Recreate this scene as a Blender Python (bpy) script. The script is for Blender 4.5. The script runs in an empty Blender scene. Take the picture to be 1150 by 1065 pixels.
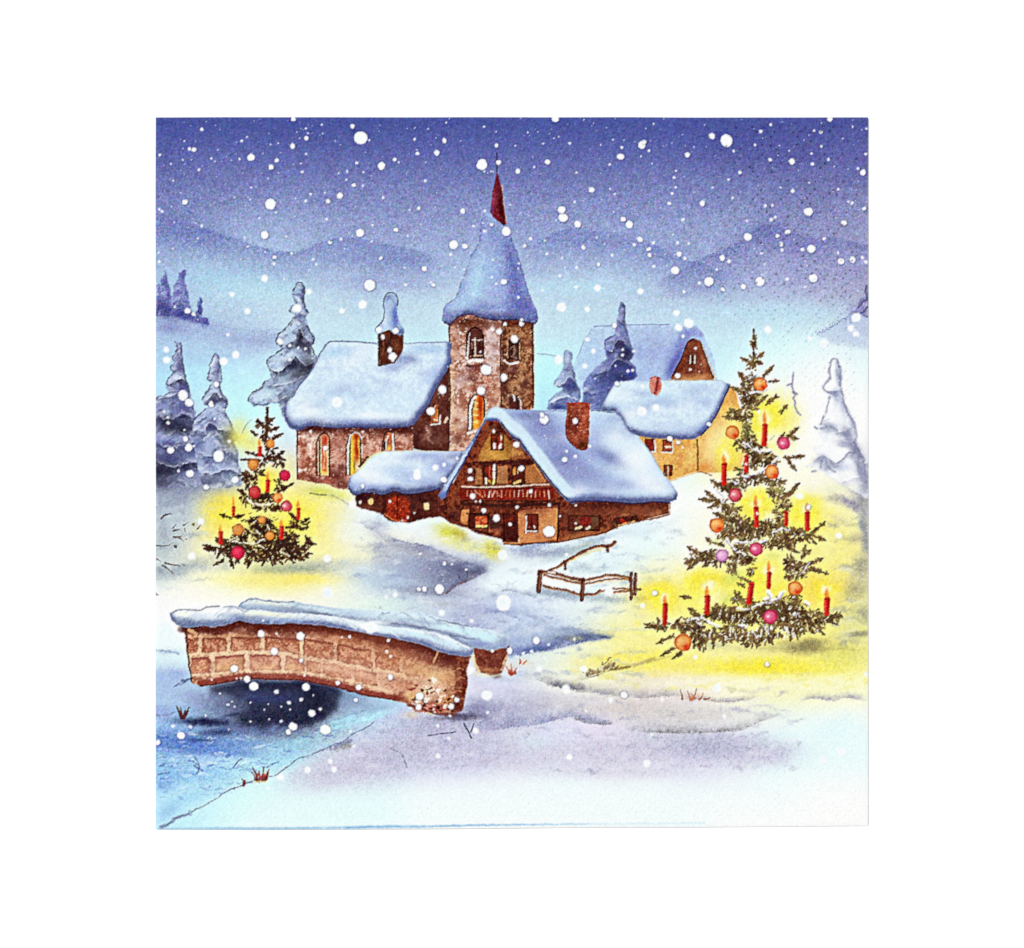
# Folded paper napkin with a printed winter village, lying on a white sheet,
# photographed from straight above.  Everything is built in code.
import bpy, math
import numpy as np
from mathutils import Vector

C = bpy.context.scene.collection
PX = 0.165 / 800.0            # metres per photograph pixel (napkin is 16.5 cm)
TOP = 0.0006                  # height of the napkin's printed face above the table

# ------------------------------------------------------------------ camera
cam_d = bpy.data.cameras.new('camera')
cam = bpy.data.objects.new('camera', cam_d)
C.objects.link(cam)
bpy.context.scene.camera = cam
cam_d.sensor_width = 36.0
cam_d.lens = 90.0
cam.location = (0, 0, TOP + 1150 * PX * cam_d.lens / 36.0)
cam.rotation_euler = (0, 0, 0)
cam_d.clip_start = 0.01
cam_d.clip_end = 200.0

# ------------------------------------------------------------------ light
sc = bpy.context.scene
sc.view_settings.view_transform = 'Standard'
sc.view_settings.look = 'None'
sc.view_settings.exposure = 0.0
sc.view_settings.gamma = 1.0
sc.view_settings.use_curve_mapping = False
w = bpy.data.worlds.new('World'); sc.world = w
w.use_nodes = True
bg = w.node_tree.nodes['Background']
bg.inputs['Color'].default_value = (1.0, 1.0, 1.0, 1)
bg.inputs['Strength'].default_value = 0.49

def lamp(name, loc, target, size, power, col):
    d = bpy.data.lights.new(name, 'AREA')
    d.shape = 'DISK'; d.size = size; d.energy = power; d.color = col
    o = bpy.data.objects.new(name, d); C.objects.link(o)
    o.location = loc
    o.rotation_euler = (Vector(target) - Vector(loc)).to_track_quat('-Z', 'Y').to_euler()
    return o
lamp('softbox_lamp', (-2.6, 2.0, 4.2), (0, 0, 0), 0.9, 215.0, (1.0, 0.995, 0.985))
lamp('softbox_lamp', (2.0, -1.8, 3.6), (0, 0, 0), 1.6, 51.0, (0.99, 0.995, 1.0))

# ------------------------------------------------------------------ the print, painted in numpy
S = 2                                        # supersampling of the print
N = 800 * S
X0, Y0 = 175.0, 132.0
rng = np.random.RandomState(11)
yy, xx = np.mgrid[0:N, 0:N].astype(np.float32)
GX = xx / S + X0 + 0.5 / S
GY = yy / S + Y0 + 0.5 / S
del xx, yy

def hexc(h):
    if isinstance(h, (tuple, list, np.ndarray)): return np.asarray(h, np.float32)
    if len(h) == 3: h = h[0]*2 + h[1]*2 + h[2]*2
    return np.array([int(h[i:i+2], 16) / 255.0 for i in (0, 2, 4)], np.float32)

def box1(a, r, axis):
    if r < 1: return a
    pad = [(0, 0)] * a.ndim; pad[axis] = (r + 1, r)
    c = np.cumsum(np.pad(a, pad, mode='edge'), axis=axis, dtype=np.float64)
    n = a.shape[axis]
    hi = np.take(c, np.arange(2*r+1, 2*r+1+n), axis=axis)
    lo = np.take(c, np.arange(0, n), axis=axis)
    return ((hi - lo) / (2*r+1)).astype(np.float32)

def blur(a, px):                             # px = sigma in photo pixels
    r = int(round(px * S))
    if r < 1: return a
    for _ in range(2):
        a = box1(box1(a, r, 0), r, 1)
    return a

def lattice(n, cells, seed):                 # smooth value noise, -1..1
    r = np.random.RandomState(seed)
    g = r.uniform(-1, 1, (cells + 2, cells + 2)).astype(np.float32)
    t = np.linspace(0, cells, n, endpoint=False).astype(np.float32)
    i = t.astype(int); f = t - i; f = f*f*(3-2*f)
    a = g[i] * (1-f)[:, None] + g[i+1] * f[:, None]
    return a[:, i] * (1-f)[None, :] + a[:, i+1] * f[None, :]

N40 = lattice(N, 20, 1); N12 = lattice(N, 66, 2); N5 = lattice(N, 160, 3)
N3 = lattice(N, 290, 4); N2 = lattice(N, 520, 5); N5b = lattice(N, 170, 6); N3b = lattice(N, 300, 7)
N12b = lattice(N, 60, 8)
WX = N12 * .5 + N5 * .6 + N3 * .45
WY = N12b * .5 + N5b * .6 + N3b * .45
MOT = N12b * .35 + N5b * .45 + N3 * .55 + N2 * .45     # mottling field

RGB = np.zeros((N, N, 3), np.float32)
ID = np.zeros((N, N), np.int16)
PARTS = []                                   # (name, parent index or None, label, kind)
def P(name, parent=None, label=None, kind=None):
    PARTS.append((name, parent, label, kind)); return len(PARTS) - 1

def win(x0, y0, x1, y1, m=4):
    a = int(max(0, (x0 - m - X0) * S)); b = int(min(N, (x1 + m - X0) * S + 1))
    c = int(max(0, (y0 - m - Y0) * S)); d = int(min(N, (y1 + m - Y0) * S + 1))
    return (slice(c, max(c, d)), slice(a, max(a, b)))

def smooth(p, k=6, closed=True):             # Catmull-Rom
    p = np.asarray(p, np.float32); n = len(p); out = []
    for i in range(n if closed else n - 1):
        if closed: a, b, c, d = p[i-1], p[i], p[(i+1) % n], p[(i+2) % n]
        else: a, b, c, d = p[max(i-1, 0)], p[i], p[i+1], p[min(i+2, n-1)]
        for t in np.arange(k) / k:
            out.append(.5*((2*b) + (c-a)*t + (2*a-5*b+4*c-d)*t*t + (3*b-a-3*c+d)*t**3))
    if not closed: out.append(p[-1])
    return np.array(out)

def pmask(pts, wob=0.6, soft=0, curve=False):
    p = np.asarray(pts, np.float32)
    if curve: p = smooth(p)
    s = win(p[:, 0].min(), p[:, 1].min(), p[:, 0].max(), p[:, 1].max(), 5 + soft * 3)
    x = GX[s] + WX[s] * wob; y = GY[s] + WY[s] * wob
    m = np.zeros(x.shape, bool)
    n = len(p)
    for i in range(n):
        ax, ay = p[i]; bx, by = p[(i+1) % n]
        if ay == by: continue
        lo, hi = min(ay, by), max(ay, by)
        c = (y >= lo) & (y < hi)
        if not c.any(): continue
        m ^= c & (x < ax + (y - ay) * (bx - ax) / (by - ay))
    m = m.astype(np.float32)
    m = blur(m, soft) if soft else box1(box1(m, 1, 0), 1, 1)
    return s, m

def lay(s, m, col, a=1.0, pid=None, th=.5):
    col = hexc(col)
    k = (m * a)[..., None]
    RGB[s] = RGB[s] * (1 - k) + col * k
    if pid is not None:
        ID[s] = np.where(m > th, pid, ID[s])

def poly(pts, col, pid=None, a=1.0, wob=.6, soft=0, curve=False, mot=None, amt=1.0):
    s, m = pmask(pts, wob, soft, curve)
    c = hexc(col)
    if mot is not None:                      # mottle towards a second colour
        t = np.clip(MOT[s] * 1.1 * amt + .45, 0, 1)[..., None]
        c = c * (1 - t) + hexc(mot) * t
    lay(s, m, c, a, pid)
    return s, m

def inside(sm, x, y, rx, ry, col, a, ang=0, hard=1.0):
    """soft patch painted only inside mask sm"""
    s, m = sm
    X = GX[s] + WX[s] * 1.2 - x; Y = GY[s] + WY[s] * 1.2 - y
    c, n = math.cos(math.radians(ang)), math.sin(math.radians(ang))
    u = (X * c + Y * n) / rx; v = (-X * n + Y * c) / ry
    g = np.exp(-(u*u + v*v) ** hard * 1.2)
    lay(s, m * g, col, a)

def edge(sm, dx, dy, width, col, a):
    """shade the side of a masked shape that faces (dx, dy)"""
    s, m = sm
    b = blur(m, width)
    sh = np.roll(np.roll(b, -int(dx * S), 1), -int(dy * S), 0)
    lay(s, m * np.clip((np.clip(1 - sh, 0, 1) ** 1.2) * 1.5 * (1 + MOT[s] * .35), 0, 1), col, a)

def ridge(pts, depth, col, a, wob=1.4, up=1, pw=1.0):
    """wash that is crisp along a drawn line and fades away on its upper (or lower) side"""
    t = smooth(pts, 6, False); o = np.argsort(t[:, 0]); t = t[o]
    x0, x1 = t[:, 0].min(), t[:, 0].max()
    s = win(x0, t[:, 1].min() - depth * 1.2, x1, t[:, 1].max() + depth * 1.2, 2)
    x = GX[s] + WX[s] * wob; y = GY[s] + WY[s] * wob * .8
    ly_ = np.interp(x.ravel(), t[:, 0], t[:, 1]).reshape(x.shape)
    d = (ly_ - y) * up / depth
    g = np.clip(d * depth / .8 + .5, 0, 1) * np.clip(1 - np.maximum(d, 0), 0, 1) ** 1.6
    e = np.clip(np.minimum(x - x0, x1 - x) / (.18 * (x1 - x0) + 1), 0, 1)
    g = g * e ** .7 * np.clip(.85 + MOT[s] * .55 * pw + N12[s] * .35, 0, 1.2)
    lay(s, np.clip(g, 0, 1), col, a)

def ledge(sm, pts, depth, col='34354e', a=.85):
    """dusky shade hanging under a drawn snow ledge, clipped to the tree"""
    s, m = sm
    k = RGB[s].copy()
    ridge(pts, depth, col, a, 2.2, -1, 1.3)
    ridge([(x, y - 1) for x, y in pts], depth * .35, 'f4f9fe', .6, 2.2, 1)
    RGB[s] = k + (RGB[s] - k) * m[..., None]

def boughs(sm, n, cols, seed, L=(3, 8), wd=(1.2, 3.2), a=.5):
    """sagging bough strokes clipped to a tree shape"""
    s, m = sm
    r = np.random.RandomState(seed)
    ys, xs = np.nonzero(m > .6)
    cx = float((GX[s] * m).sum() / m.sum())
    keep_ = RGB[s].copy()
    for k in r.randint(0, len(ys), n):
        x = GX[s][0, xs[k]]; y = GY[s][ys[k], 0]
        sd = 1 if x > cx else -1; q = r.uniform(*L)
        line([(x - sd*q*.5, y - q*.25), (x + sd*q*.2, y + q*.12), (x + sd*q*.55, y + q*.5)], r.uniform(*wd), cols[r.randint(len(cols))], a * r.uniform(.5, 1), None, 1.6, .6, True, False, .8)
    RGB[s] = keep_ + (RGB[s] - keep_) * m[..., None]

def dab(x, y, rx, ry, col, a=1.0, ang=0, hard=1.0, wob=1.5, pid=None, grain=0.0):
    R = max(rx, ry) * 2.3
    s = win(x - R, y - R, x + R, y + R)
    X = GX[s] + WX[s] * wob - x; Y = GY[s] + WY[s] * wob - y
    c, n = math.cos(math.radians(ang)), math.sin(math.radians(ang))
    u = (X * c + Y * n) / rx; v = (-X * n + Y * c) / ry
    g = np.exp(-(u*u + v*v) ** hard * 1.2)
    g = g * np.clip(1 + MOT[s] * grain, 0, 1.5)
    lay(s, np.clip(g, 0, 1), col, a, pid)

def line(pts, wd, col, a=1.0, pid=None, wob=.5, soft=0.35, curve=False, taper=False, grain=0):
    p = np.asarray(pts, np.float32)
    if curve: p = smooth(p, 5, False)
    s = win(p[:, 0].min(), p[:, 1].min(), p[:, 0].max(), p[:, 1].max(), wd + 4)
    x = GX[s] + WX[s] * wob; y = GY[s] + WY[s] * wob
    m = np.zeros(x.shape, np.float32); n = len(p) - 1
    for i in range(n):
        ax, ay = p[i]; bx, by = p[i+1]
        r0 = wd / 2 * (1 - i / n * .8 if taper else 1); r1 = wd / 2 * (1 - (i+1) / n * .8 if taper else 1)
        L = (bx-ax)**2 + (by-ay)**2 + 1e-6
        t = np.clip(((x-ax)*(bx-ax) + (y-ay)*(by-ay)) / L, 0, 1)
        d = np.sqrt((x-ax-t*(bx-ax))**2 + (y-ay-t*(by-ay))**2)
        m = np.maximum(m, np.clip((r0 + (r1-r0)*t - d) / (soft*2) + .5, 0, 1))
    if grain: m = m * np.clip(1 + MOT[s] * grain, 0, 1)
    lay(s, m, col, a, pid)
    return s, m

def disc(x, y, r, col, a=1.0, pid=None, wob=.4, soft=.4, ry=None):
    ry = ry or r
    s = win(x-r, y-ry, x+r, y+ry, 3)
    X = (GX[s] + WX[s]*wob - x) / r; Y = (GY[s] + WY[s]*wob - y) / ry
    m = np.clip((1 - np.sqrt(X*X + Y*Y)) * r / (soft*2) + .5, 0, 1)
    lay(s, m, col, a, pid)
    return s, m

# ---------------------------------------------------------------- base washes
GXs = [175 + 50*i for i in range(17)]
TAB = {
132: '4a56a1 4a56a1 4a56a1 4a56a1 4a56a1 4a56a1 4a56a1 4a56a1 4a56a1 4a56a1 4a56a1 4a56a1 4a56a1 4a56a1 4d56a0 5058a1 535aa2',
172: '5c64ac 646cb1 646cb1 646cb1 646cb1 646cb1 646cb1 646cb1 646cb1 646cb1 646cb1 646cb1 6168ae 5e62aa 5e62aa 6266ac 6468ae',
212: '7880bb 7a84bd 8089c1 8089c1 8089c1 8089c1 8089c1 8089c1 8089c1 8089c1 8089c1 8089c1 8089c1 8089c1 7c82bb 7c80b8 7e82b8',
252: '8490c8 929fd0 a2b2dc a4b4dd 99a5d3 99a5d3 99a5d3 99a5d3 99a5d3 99a5d3 99a5d3 99a5d3 99a5d3 99a5d3 9298ca 969aca 9a9eca',
292: 'a6bce2 b4cfea b6d2ec b4cce8 abbee2 a6b4dc abbee2 abbee2 abbee2 abbee2 abbee2 abbee2 a6b6dc a6b0da a4aad6 a8acd4 aaacd0',
332: 'b0c8e6 bad6ec c8e2f2 c8dff0 c8dff0 bcd4ea c8dff0 c8dff0 c8dff0 c8dff0 c8dff0 bfd2ea bccee8 b8c8e6 b6bfe0 b4b8da aaaacc',
372: 'b8d0ea b6cee9 b8cce8 d0ebf6 d0ebf6 d0ebf6 d0ebf6 d0ebf6 d0ebf6 d0ebf6 cae4f3 cae4f3 d0ebf6 d0ebf6 dafafe def8fc dff0fa',
412: 'bef bef cef cef cef cff cff cff cff cff cef cef cef dff eff fff eff',
452: 'bdf cef cff cff cff cef cef cef cef bef cef cef dff fff fff fff fff',
492: 'abd bcd dff def def cef cef cef cef bef cef cef eff ffe fff fff fff',
532: '99b abd dee edb dda def cef cef cef def def def efe ffe ffe ffe ccd',
572: 'abc bcd ed9 fe8 dee def dff def def def def eff fff ffe ffc fea eec',
612: 'bcc ddc fe9 fe8 fea eec ccd dde def dff eff dff eff ffd ff9 fe8 fea',
652: 'cdd ffc ffa fe9 ffc dee bcd aac eff eff dee dec fe9 fe7 fe8 fe8 ed9',
692: 'fff fff fff eef dee ced bcd cde bce cde ded fe9 fe7 fe6 fe7 fe7 de9',
732: 'dff dff def def def def cce cce cdd ded eea fe8 fe8 fe9 fe8 fe7 fe9',
772: '89c 9ac 88a 447 447 78a cce ccd cce eed eec dcc edd ffb fe9 ffa ffb',
812: '8ae 68b 447 335 89a bdf cce bbd ccd cce dce ccd ccc dde dff eff eff',
852: '7ad 9be bef bef dde cce cce cce dde def dde dde cce dde dff dff dff',
892: 'adf bef cff dff dff dff eff eff eff eff eff eff eff eff eff fff fff',
931: 'adf bef dff dff dff dff eff eff eff eff eff eff eff fff fff fff fff'}
ry_ = sorted(TAB)
tab = np.array([[hexc(h) for h in TAB[r].split()] for r in ry_])
lx = np.arange(0, N, 4) / S + X0; ly = np.arange(0, N, 4) / S + Y0
base = np.zeros((len(ly), len(lx), 3), np.float32)
for ch in range(3):
    cols = np.array([np.interp(lx, GXs, row) for row in tab[:, :, ch]])
    base[:, :, ch] = np.array([np.interp(ly, ry_, cols[:, i]) for i in range(len(lx))]).T
def up(a, f):
    t = np.clip((np.arange(N) - (f-1)/2) / f, 0, a.shape[0] - 1.001)
    i = t.astype(int); f_ = (t - i).astype(np.float32)
    b = a[i] * (1-f_)[:, None, None] + a[i+1] * f_[:, None, None]
    return b[:, i] * (1-f_)[None, :, None] + b[:, i+1] * f_[None, :, None]
for _ in range(2):
    base = box1(box1(base, 6, 0), 6, 1)
RGB[:] = up(base, 4)
del base
g_ = RGB.mean(2, keepdims=True); k_ = np.clip((345 - GY) / 40, 0, 1)[..., None] * .0
RGB[:] = RGB * (1 - k_) + g_ * k_ 

sky = P('printed_sky', None, 'indigo to pale blue snowy night sky across the top of the print')
hill_l = P('printed_hill', None, 'faint blue printed hill at left with a hollow in its ridge')
hill_m = P('printed_hill', None, 'faint blue printed hill between the steeple and the far right hill')
hill_r = P('printed_hill', None, 'faint violet printed hill above the decorated right tree')
slope_l = P('printed_slope', None, 'pale printed snow slope below the far dark pines')
slope_r = P('printed_slope', None, 'printed snow slope rising to the right edge')
snow = P('printed_snow_ground', None, 'printed snowy ground tinted yellow and lavender')
ID[:] = sky
ID[int((470-Y0)*S):] = snow

# far hills
def hill(top, depth, col, a, pid, base_y):
    t = smooth(top, 6, False)
    pts = list(map(tuple, t)) + [(t[-1][0], base_y), (t[0][0], base_y)]
    s, m = pmask(pts, .8)
    ty = np.interp(GX[s][0], t[:, 0], t[:, 1])
    d = (GY[s] - ty[None, :]) / depth
    g = np.clip(1 - d, 0, 1) ** 1.3
    g = g * np.clip((GX[s] - GX[s][0, 0] - 3) / 34 + (1 if t[0][0] < 180 else 0), 0, 1) * np.clip((GX[s][0, -1] - 3 - GX[s]) / 34 + (1 if t[-1][0] > 970 else 0), 0, 1)
    g = g * np.clip(.9 + MOT[s] * .25, 0, 1.1) + .35 * np.clip(1 - d * 7, 0, 1) * (d > 0) * g
    lay(s, m * g, col, a)
    ID[s] = np.where(m > .5, pid, ID[s])
hill([(175, 230), (200, 246), (235, 258), (270, 270), (300, 280), (330, 283), (352, 276), (378, 267), (402, 268), (430, 274), (470, 282), (498, 292)], 56, '7c88c2', .62, hill_l, 345)
hill([(588, 281), (603, 274), (622, 262), (642, 257), (668, 260), (692, 262), (712, 271), (736, 276), (756, 288), (790, 297), (835, 312)], 50, '828ec6', .64, hill_m, 345)
hill([(735, 318), (760, 306), (782, 293), (815, 278), (836, 268), (850, 256), (862, 252), (876, 254), (892, 262), (910, 268), (935, 266), (975, 276)], 56, '7a80bc', .66, hill_r, 335)
dab(215, 262, 50, 16, '6672b6', .42, 14); dab(420, 290, 55, 9, '7f8dc6', .35); dab(470, 300, 40, 8, '8b98cc', .3)
dab(452, 292, 22, 5, '6f7cc0', .3); dab(660, 272, 60, 10, '7a86c6', .35); dab(748, 285, 24, 9, '7280c4', .35)
dab(862, 262, 26, 10, '646cb6', .45); dab(900, 276, 50, 10, '7c80c0', .35, 8); dab(940, 300, 60, 22, 'a8a8d8', .4)
dab(430, 318, 80, 10, 'a4aedc', .45); dab(240, 312, 60, 12, 'a9d6f0', .45); dab(300, 325, 60, 14, 'bfeef8', .5)
dab(650, 322, 70, 12, 'c2ecf8', .5); dab(870, 350, 110, 14, 'c6f0fb', .5); dab(540, 310, 20, 26, 'bfe6fa', .3)
line([(588, 281), (603, 275), (616, 266), (634, 259), (645, 258)], 1.1, '6a74b4', .55, curve=True, grain=.8)
line([(255, 268), (285, 276), (318, 284)], 1.2, '6a78b8', .35, curve=True, grain=.8)
# near slopes
poly([(175, 366), (215, 354), (232, 357), (262, 369), (300, 371), (322, 374), (322, 392), (175, 420)], 'b4c8e8', slope_l, .35, soft=3)
dab(300, 382, 48, 9, 'a2acd6', .65); dab(235, 372, 34, 8, '9fb2dc', .5, 10); dab(196, 378, 20, 8, 'a9c6ea', .4)
line([(238, 362), (256, 368), (285, 372), (312, 370)], 1.1, '8a92bc', .5, curve=True, grain=.9)
poly([(917, 375), (940, 362), (958, 350), (975, 332), (975, 392), (930, 385)], 'a9b0dc', slope_r, .35, soft=2)
line([(917, 375), (930, 369), (944, 361), (957, 353), (966, 343), (975, 330)], 1.6, '8286b8', .7, curve=True, grain=.8)
dab(958, 346, 9, 5, '9a9ccc', .6, -45)

# ---------------------------------------------------------------- ground washes
def washes(L):
    for x, y, rx, ry, col, a, ang in L: dab(x, y, rx, ry, col, a, ang, grain=.5)
washes([
 (215, 560, 45, 22, '9fb0c8', .5, 0), (190, 590, 22, 30, 'b4c4cc', .6, 0), (235, 545, 38, 10, 'b8c8e0', .5, 0),
 (262, 578, 34, 26, 'fbe968', .75, 0), (340, 562, 40, 18, 'fdec78', .55, 0), (335, 590, 44, 24, 'fbe766', .5, 0),
 (300, 655, 50, 12, 'fdee88', .7, 0), (352, 632, 30, 8, 'f6ee9a', .4, 0), (235, 615, 30, 18, 'fbf0a0', .6, 0),
 (375, 556, 26, 12, 'eef0a0', .7, 10), (357, 552, 14, 7, 'e6e878', .6, 0), (378, 610, 26, 18, 'ffef8c', .6, 0),
 (400, 625, 36, 10, 'fbf4ac', .5, 0), (398, 585, 26, 20, 'e4f6fa', .7, 30),
 (330, 638, 46, 8, '9aa89a', .75, 0), (305, 640, 26, 6, 'a0a870', .5, 0), (375, 635, 30, 6, 'a8b0b8', .6, 0), (345, 631, 40, 4, '8e9a98', .4, 0),
 (252, 636, 10, 5, '9aa8b4', .8, 0), (228, 637, 14, 5, 'a8b4bc', .7, 10), (195, 645, 22, 7, 'a4b0b8', .7, -12), (205, 638, 30, 3, '98a4b0', .5, -10),
 (270, 690, 70, 18, 'ffffff', .8, 0), (200, 680, 30, 22, 'ffffff', .7, 0),
 (190, 712, 22, 18, 'e6f8fc', .8, 0), (186, 733, 18, 3, '98acc8', .6, 0), (192, 760, 24, 9, '8494cc', .85, -4),
 # middle yard
 (452, 605, 44, 9, 'f2f6e0', .9, 12), (505, 600, 20, 9, 'e8e468', .9, 18), (552, 618, 14, 9, 'e9e25c', .95, 40), (520, 612, 26, 8, 'f2f0a8', .8, 14),
 (478, 598, 26, 9, 'eef8f6', .8, 8), (520, 626, 34, 6, 'dcecf8', .9, 12), (425, 588, 14, 10, '98a2c0', .55, 60), (440, 578, 16, 6, 'ccd8ee', .8, 25),
 (412, 577, 14, 9, 'd8e8f0', .7, 0), (455, 612, 34, 4, '9c9cae', .65, 12),
 (470, 632, 48, 16, '9aa4c4', .75, 8), (500, 640, 40, 13, '7c83a8', .8, 4), (525, 640, 28, 8, '5e6288', .85, -14), (440, 648, 40, 12, 'a8c0e0', .6, 0),
 (485, 664, 40, 6, '8a90b0', .75, 6), (430, 668, 34, 5, 'c0cce0', .6, 0), (410, 640, 34, 12, 'c6e2f4', .5, 0), (396, 632, 22, 5, 'b4bcb0', .4, 0),
 (600, 640, 60, 18, 'e4f8fc', .9, 0), (560, 655, 30, 10, 'e8fafc', .9, -20), (580, 672, 30, 4, 'ccd4f0', .7, 0),
 (575, 668, 16, 3, '8088b0', .5, -6), (545, 684, 30, 7, '9aa0c8', .8, 8), (535, 700, 34, 5, '8c90c0', .6, 10), (590, 690, 26, 9, 'aab6d6', .75, 16), (500, 678, 30, 4, 'a4a8b4', .7, 4),
 (615, 700, 44, 9, 'b4c4e4', .8, 8), (565, 700, 10, 18, 'b4c0dc', .6, 0), (640, 712, 40, 6, '7a84ac', .8, -4), (610, 724, 48, 5, '6a74a4', .85, -6), (660, 714, 24, 3.4, '55607e', .85, 2),
 (580, 735, 34, 5, 'a4b0cc', .7, -5), (650, 730, 60, 6, 'e4f4d8', .5, -4),
 (640, 618, 34, 8, 'b0c0c8', .7, -14), (672, 606, 40, 5, '9aa8c0', .65, -14), (620, 620, 28, 5, '98a0b8', .75, -5), (656, 614, 12, 3, 'c8d070', .7, -20), (585, 618, 20, 5, '8288ac', .8, 6), (603, 613, 16, 3.2, '5e6490', .8, -6),
 (720, 588, 34, 6, 'c0d0e4', .7, -10), (735, 594, 26, 5, 'a8bcd4', .5, -20), (700, 628, 40, 12, 'dcf2fa', .7, 0), (745, 570, 20, 20, 'f2fdfe', .8, 0),
 (648, 637, 18, 4, '8898a8', .65, -10), (635, 668, 40, 4.5, '8494a8', .6, 4), (612, 663, 14, 4, '7a80a4', .6, 10), (690, 674, 30, 3.5, '8a98a8', .7, 0), (722, 672, 12, 2.6, '50585c', .8, 4), (664, 640, 30, 8, 'd8f0f4', .5, 0),
 # yellow right
 (735, 660, 30, 24, 'fbe560', .6, 0), (760, 690, 40, 24, 'fdea70', .45, 0), (725, 700, 36, 14, 'fdf090', .6, 0), (700, 735, 50, 12, 'fcee80', .7, -6), (740, 745, 60, 12, 'fce870', .6, 0),
 (860, 745, 60, 9, 'fdea52', .8, 0), (790, 752, 60, 8, 'fdf07c', .6, 0), (940, 745, 34, 12, 'e8e878', .7, 0), (950, 725, 26, 22, 'd0cc6a', .45, 0), (905, 727, 24, 8, 'a89a58', .75, 0), (900, 722, 34, 6, 'b8b060', .4, 0),
 (958, 690, 14, 30, 'c8c890', .6, 0), (966, 650, 12, 30, 'b4b49c', .5, 0), (945, 640, 20, 30, 'e4dc80', .5, 0), (955, 590, 20, 12, 'e8ec9c', .7, 0),
 (850, 580, 34, 30, 'fdea60', .7, 0), (905, 585, 34, 26, 'fbea68', .7, 0), (865, 650, 34, 26, 'fdea50', .75, 0), (795, 660, 32, 24, 'fde84a', .8, 0), (920, 665, 34, 26, 'fbdc66', .75, 0), (940, 620, 26, 26, 'fbee78', .6, 0),
 (860, 480, 26, 34, 'f6ea50', .8, 0), (880, 470, 18, 26, 'fbf070', .7, 0), (815, 510, 30, 30, 'fdea60', .7, 0), (790, 560, 20, 12, 'f4fcfc', .7, 0),
 (830, 620, 30, 16, 'e8f0b0', .5, 0), (930, 560, 20, 12, 'f8f8b0', .6, 0),
 (700, 790, 70, 8, 'd8ccc4', .6, 2), (800, 775, 80, 8, 'f6f2cc', .5, 0),
])
# white hot haloes round the candle flames
for x, y, r in ((866, 642, 16), (798, 664, 17), (812, 505, 12), (866, 488, 12), (888, 640, 9), (907, 570, 8), (862, 578, 10), (930, 668, 8)):
    dab(x, y, r, r * .9, 'fffdf0', .85, hard=1.6)
# drift lines of the foreground
def rough(pts, wd, col, a, soft=1.2, grain=1.0): line(pts, wd, col, a * .8, None, 1.6, soft, True, False, grain)
washes([
 (560, 795, 60, 18, 'b8b8d4', .5, -6), (545, 800, 26, 12, '8488b0', .55, 0), (600, 790, 30, 12, 'a8acc4', .45, 0), (570, 812, 40, 6, '8c90b8', .6, -6),
 (440, 850, 70, 26, 'bcbcd8', .75, -14), (490, 830, 60, 16, 'b4b4d4', .55, 0), (520, 850, 70, 18, 'c0c0de', .6, 0), (700, 850, 100, 18, 'd0cee4', .6, 0),
 (800, 838, 56, 16, 'b8bada', .75, 0), (850, 850, 36, 14, 'cccae0', .6, 0), (745, 828, 50, 8, 'b8bccc', .55, 0), (650, 790, 40, 10, 'd8d8dc', .6, 0),
 (600, 835, 20, 8, 'c8ecf4', .7, 0), (850, 812, 50, 8, 'f0f4e8', .5, 0), (775, 800, 56, 10, 'dcd8d4', .7, 0), (720, 805, 50, 9, 'd0cdd0', .6, 0),
 (345, 868, 26, 12, 'c4c4dc', .7, -14), (375, 878, 44, 9, 'cfcfe4', .6, -14), (640, 862, 70, 10, 'd4d2e8', .55, 0), (940, 820, 40, 20, 'd8f8fc', .8, 0)])

k_ = (np.clip((GY - 530) / 30, 0, 1) * .85)[..., None]        # thin, light washes on the ground
RGB[:] = RGB * (1 - k_) + (1 - (1 - np.clip(RGB, 0, 1)) ** 1.38) * k_
_r = np.random.RandomState(17)                  # granulating edges: pigment scattered between washes
jx = (_r.normal(0, 2.2 * S, (N, N)) * (_r.rand(N, N) < .55)).astype(np.int32); jy = (_r.normal(0, 2.2 * S, (N, N)) * (_r.rand(N, N) < .55)).astype(np.int32)
_y, _x = np.mgrid[0:N, 0:N]
RGB[:] = RGB[np.clip(_y + jy, 0, N-1), np.clip(_x + jx, 0, N-1)]
del jx, jy, _x, _y
sm = poly([(436, 604), (452, 608), (470, 612), (488, 617), (504, 623), (522, 630), (536, 636), (549, 639), (540, 646), (526, 652), (512, 658), (500, 665), (492, 670), (470, 668), (440, 664), (410, 655), (418, 630), (425, 612)], 'a4acc4', None, .28, soft=5, wob=2)
for a_ in ((520, 642, 30, 10, '5c6084', .85, -10), (537, 641, 14, 5, '3c3a58', .9, -10), (500, 645, 24, 14, '777c9c', .7, 0), (465, 618, 26, 6, '9a9aa8', .7, 14), (505, 660, 16, 6, '74789c', .6, -20), (450, 640, 20, 10, 'b4c8e4', .6, 0)): inside(sm, *a_)
ridge([(432, 603), (452, 607), (470, 611), (488, 616), (504, 622), (522, 629), (536, 635), (549, 638)], 12, '70749a', .75, up=-1)
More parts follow.
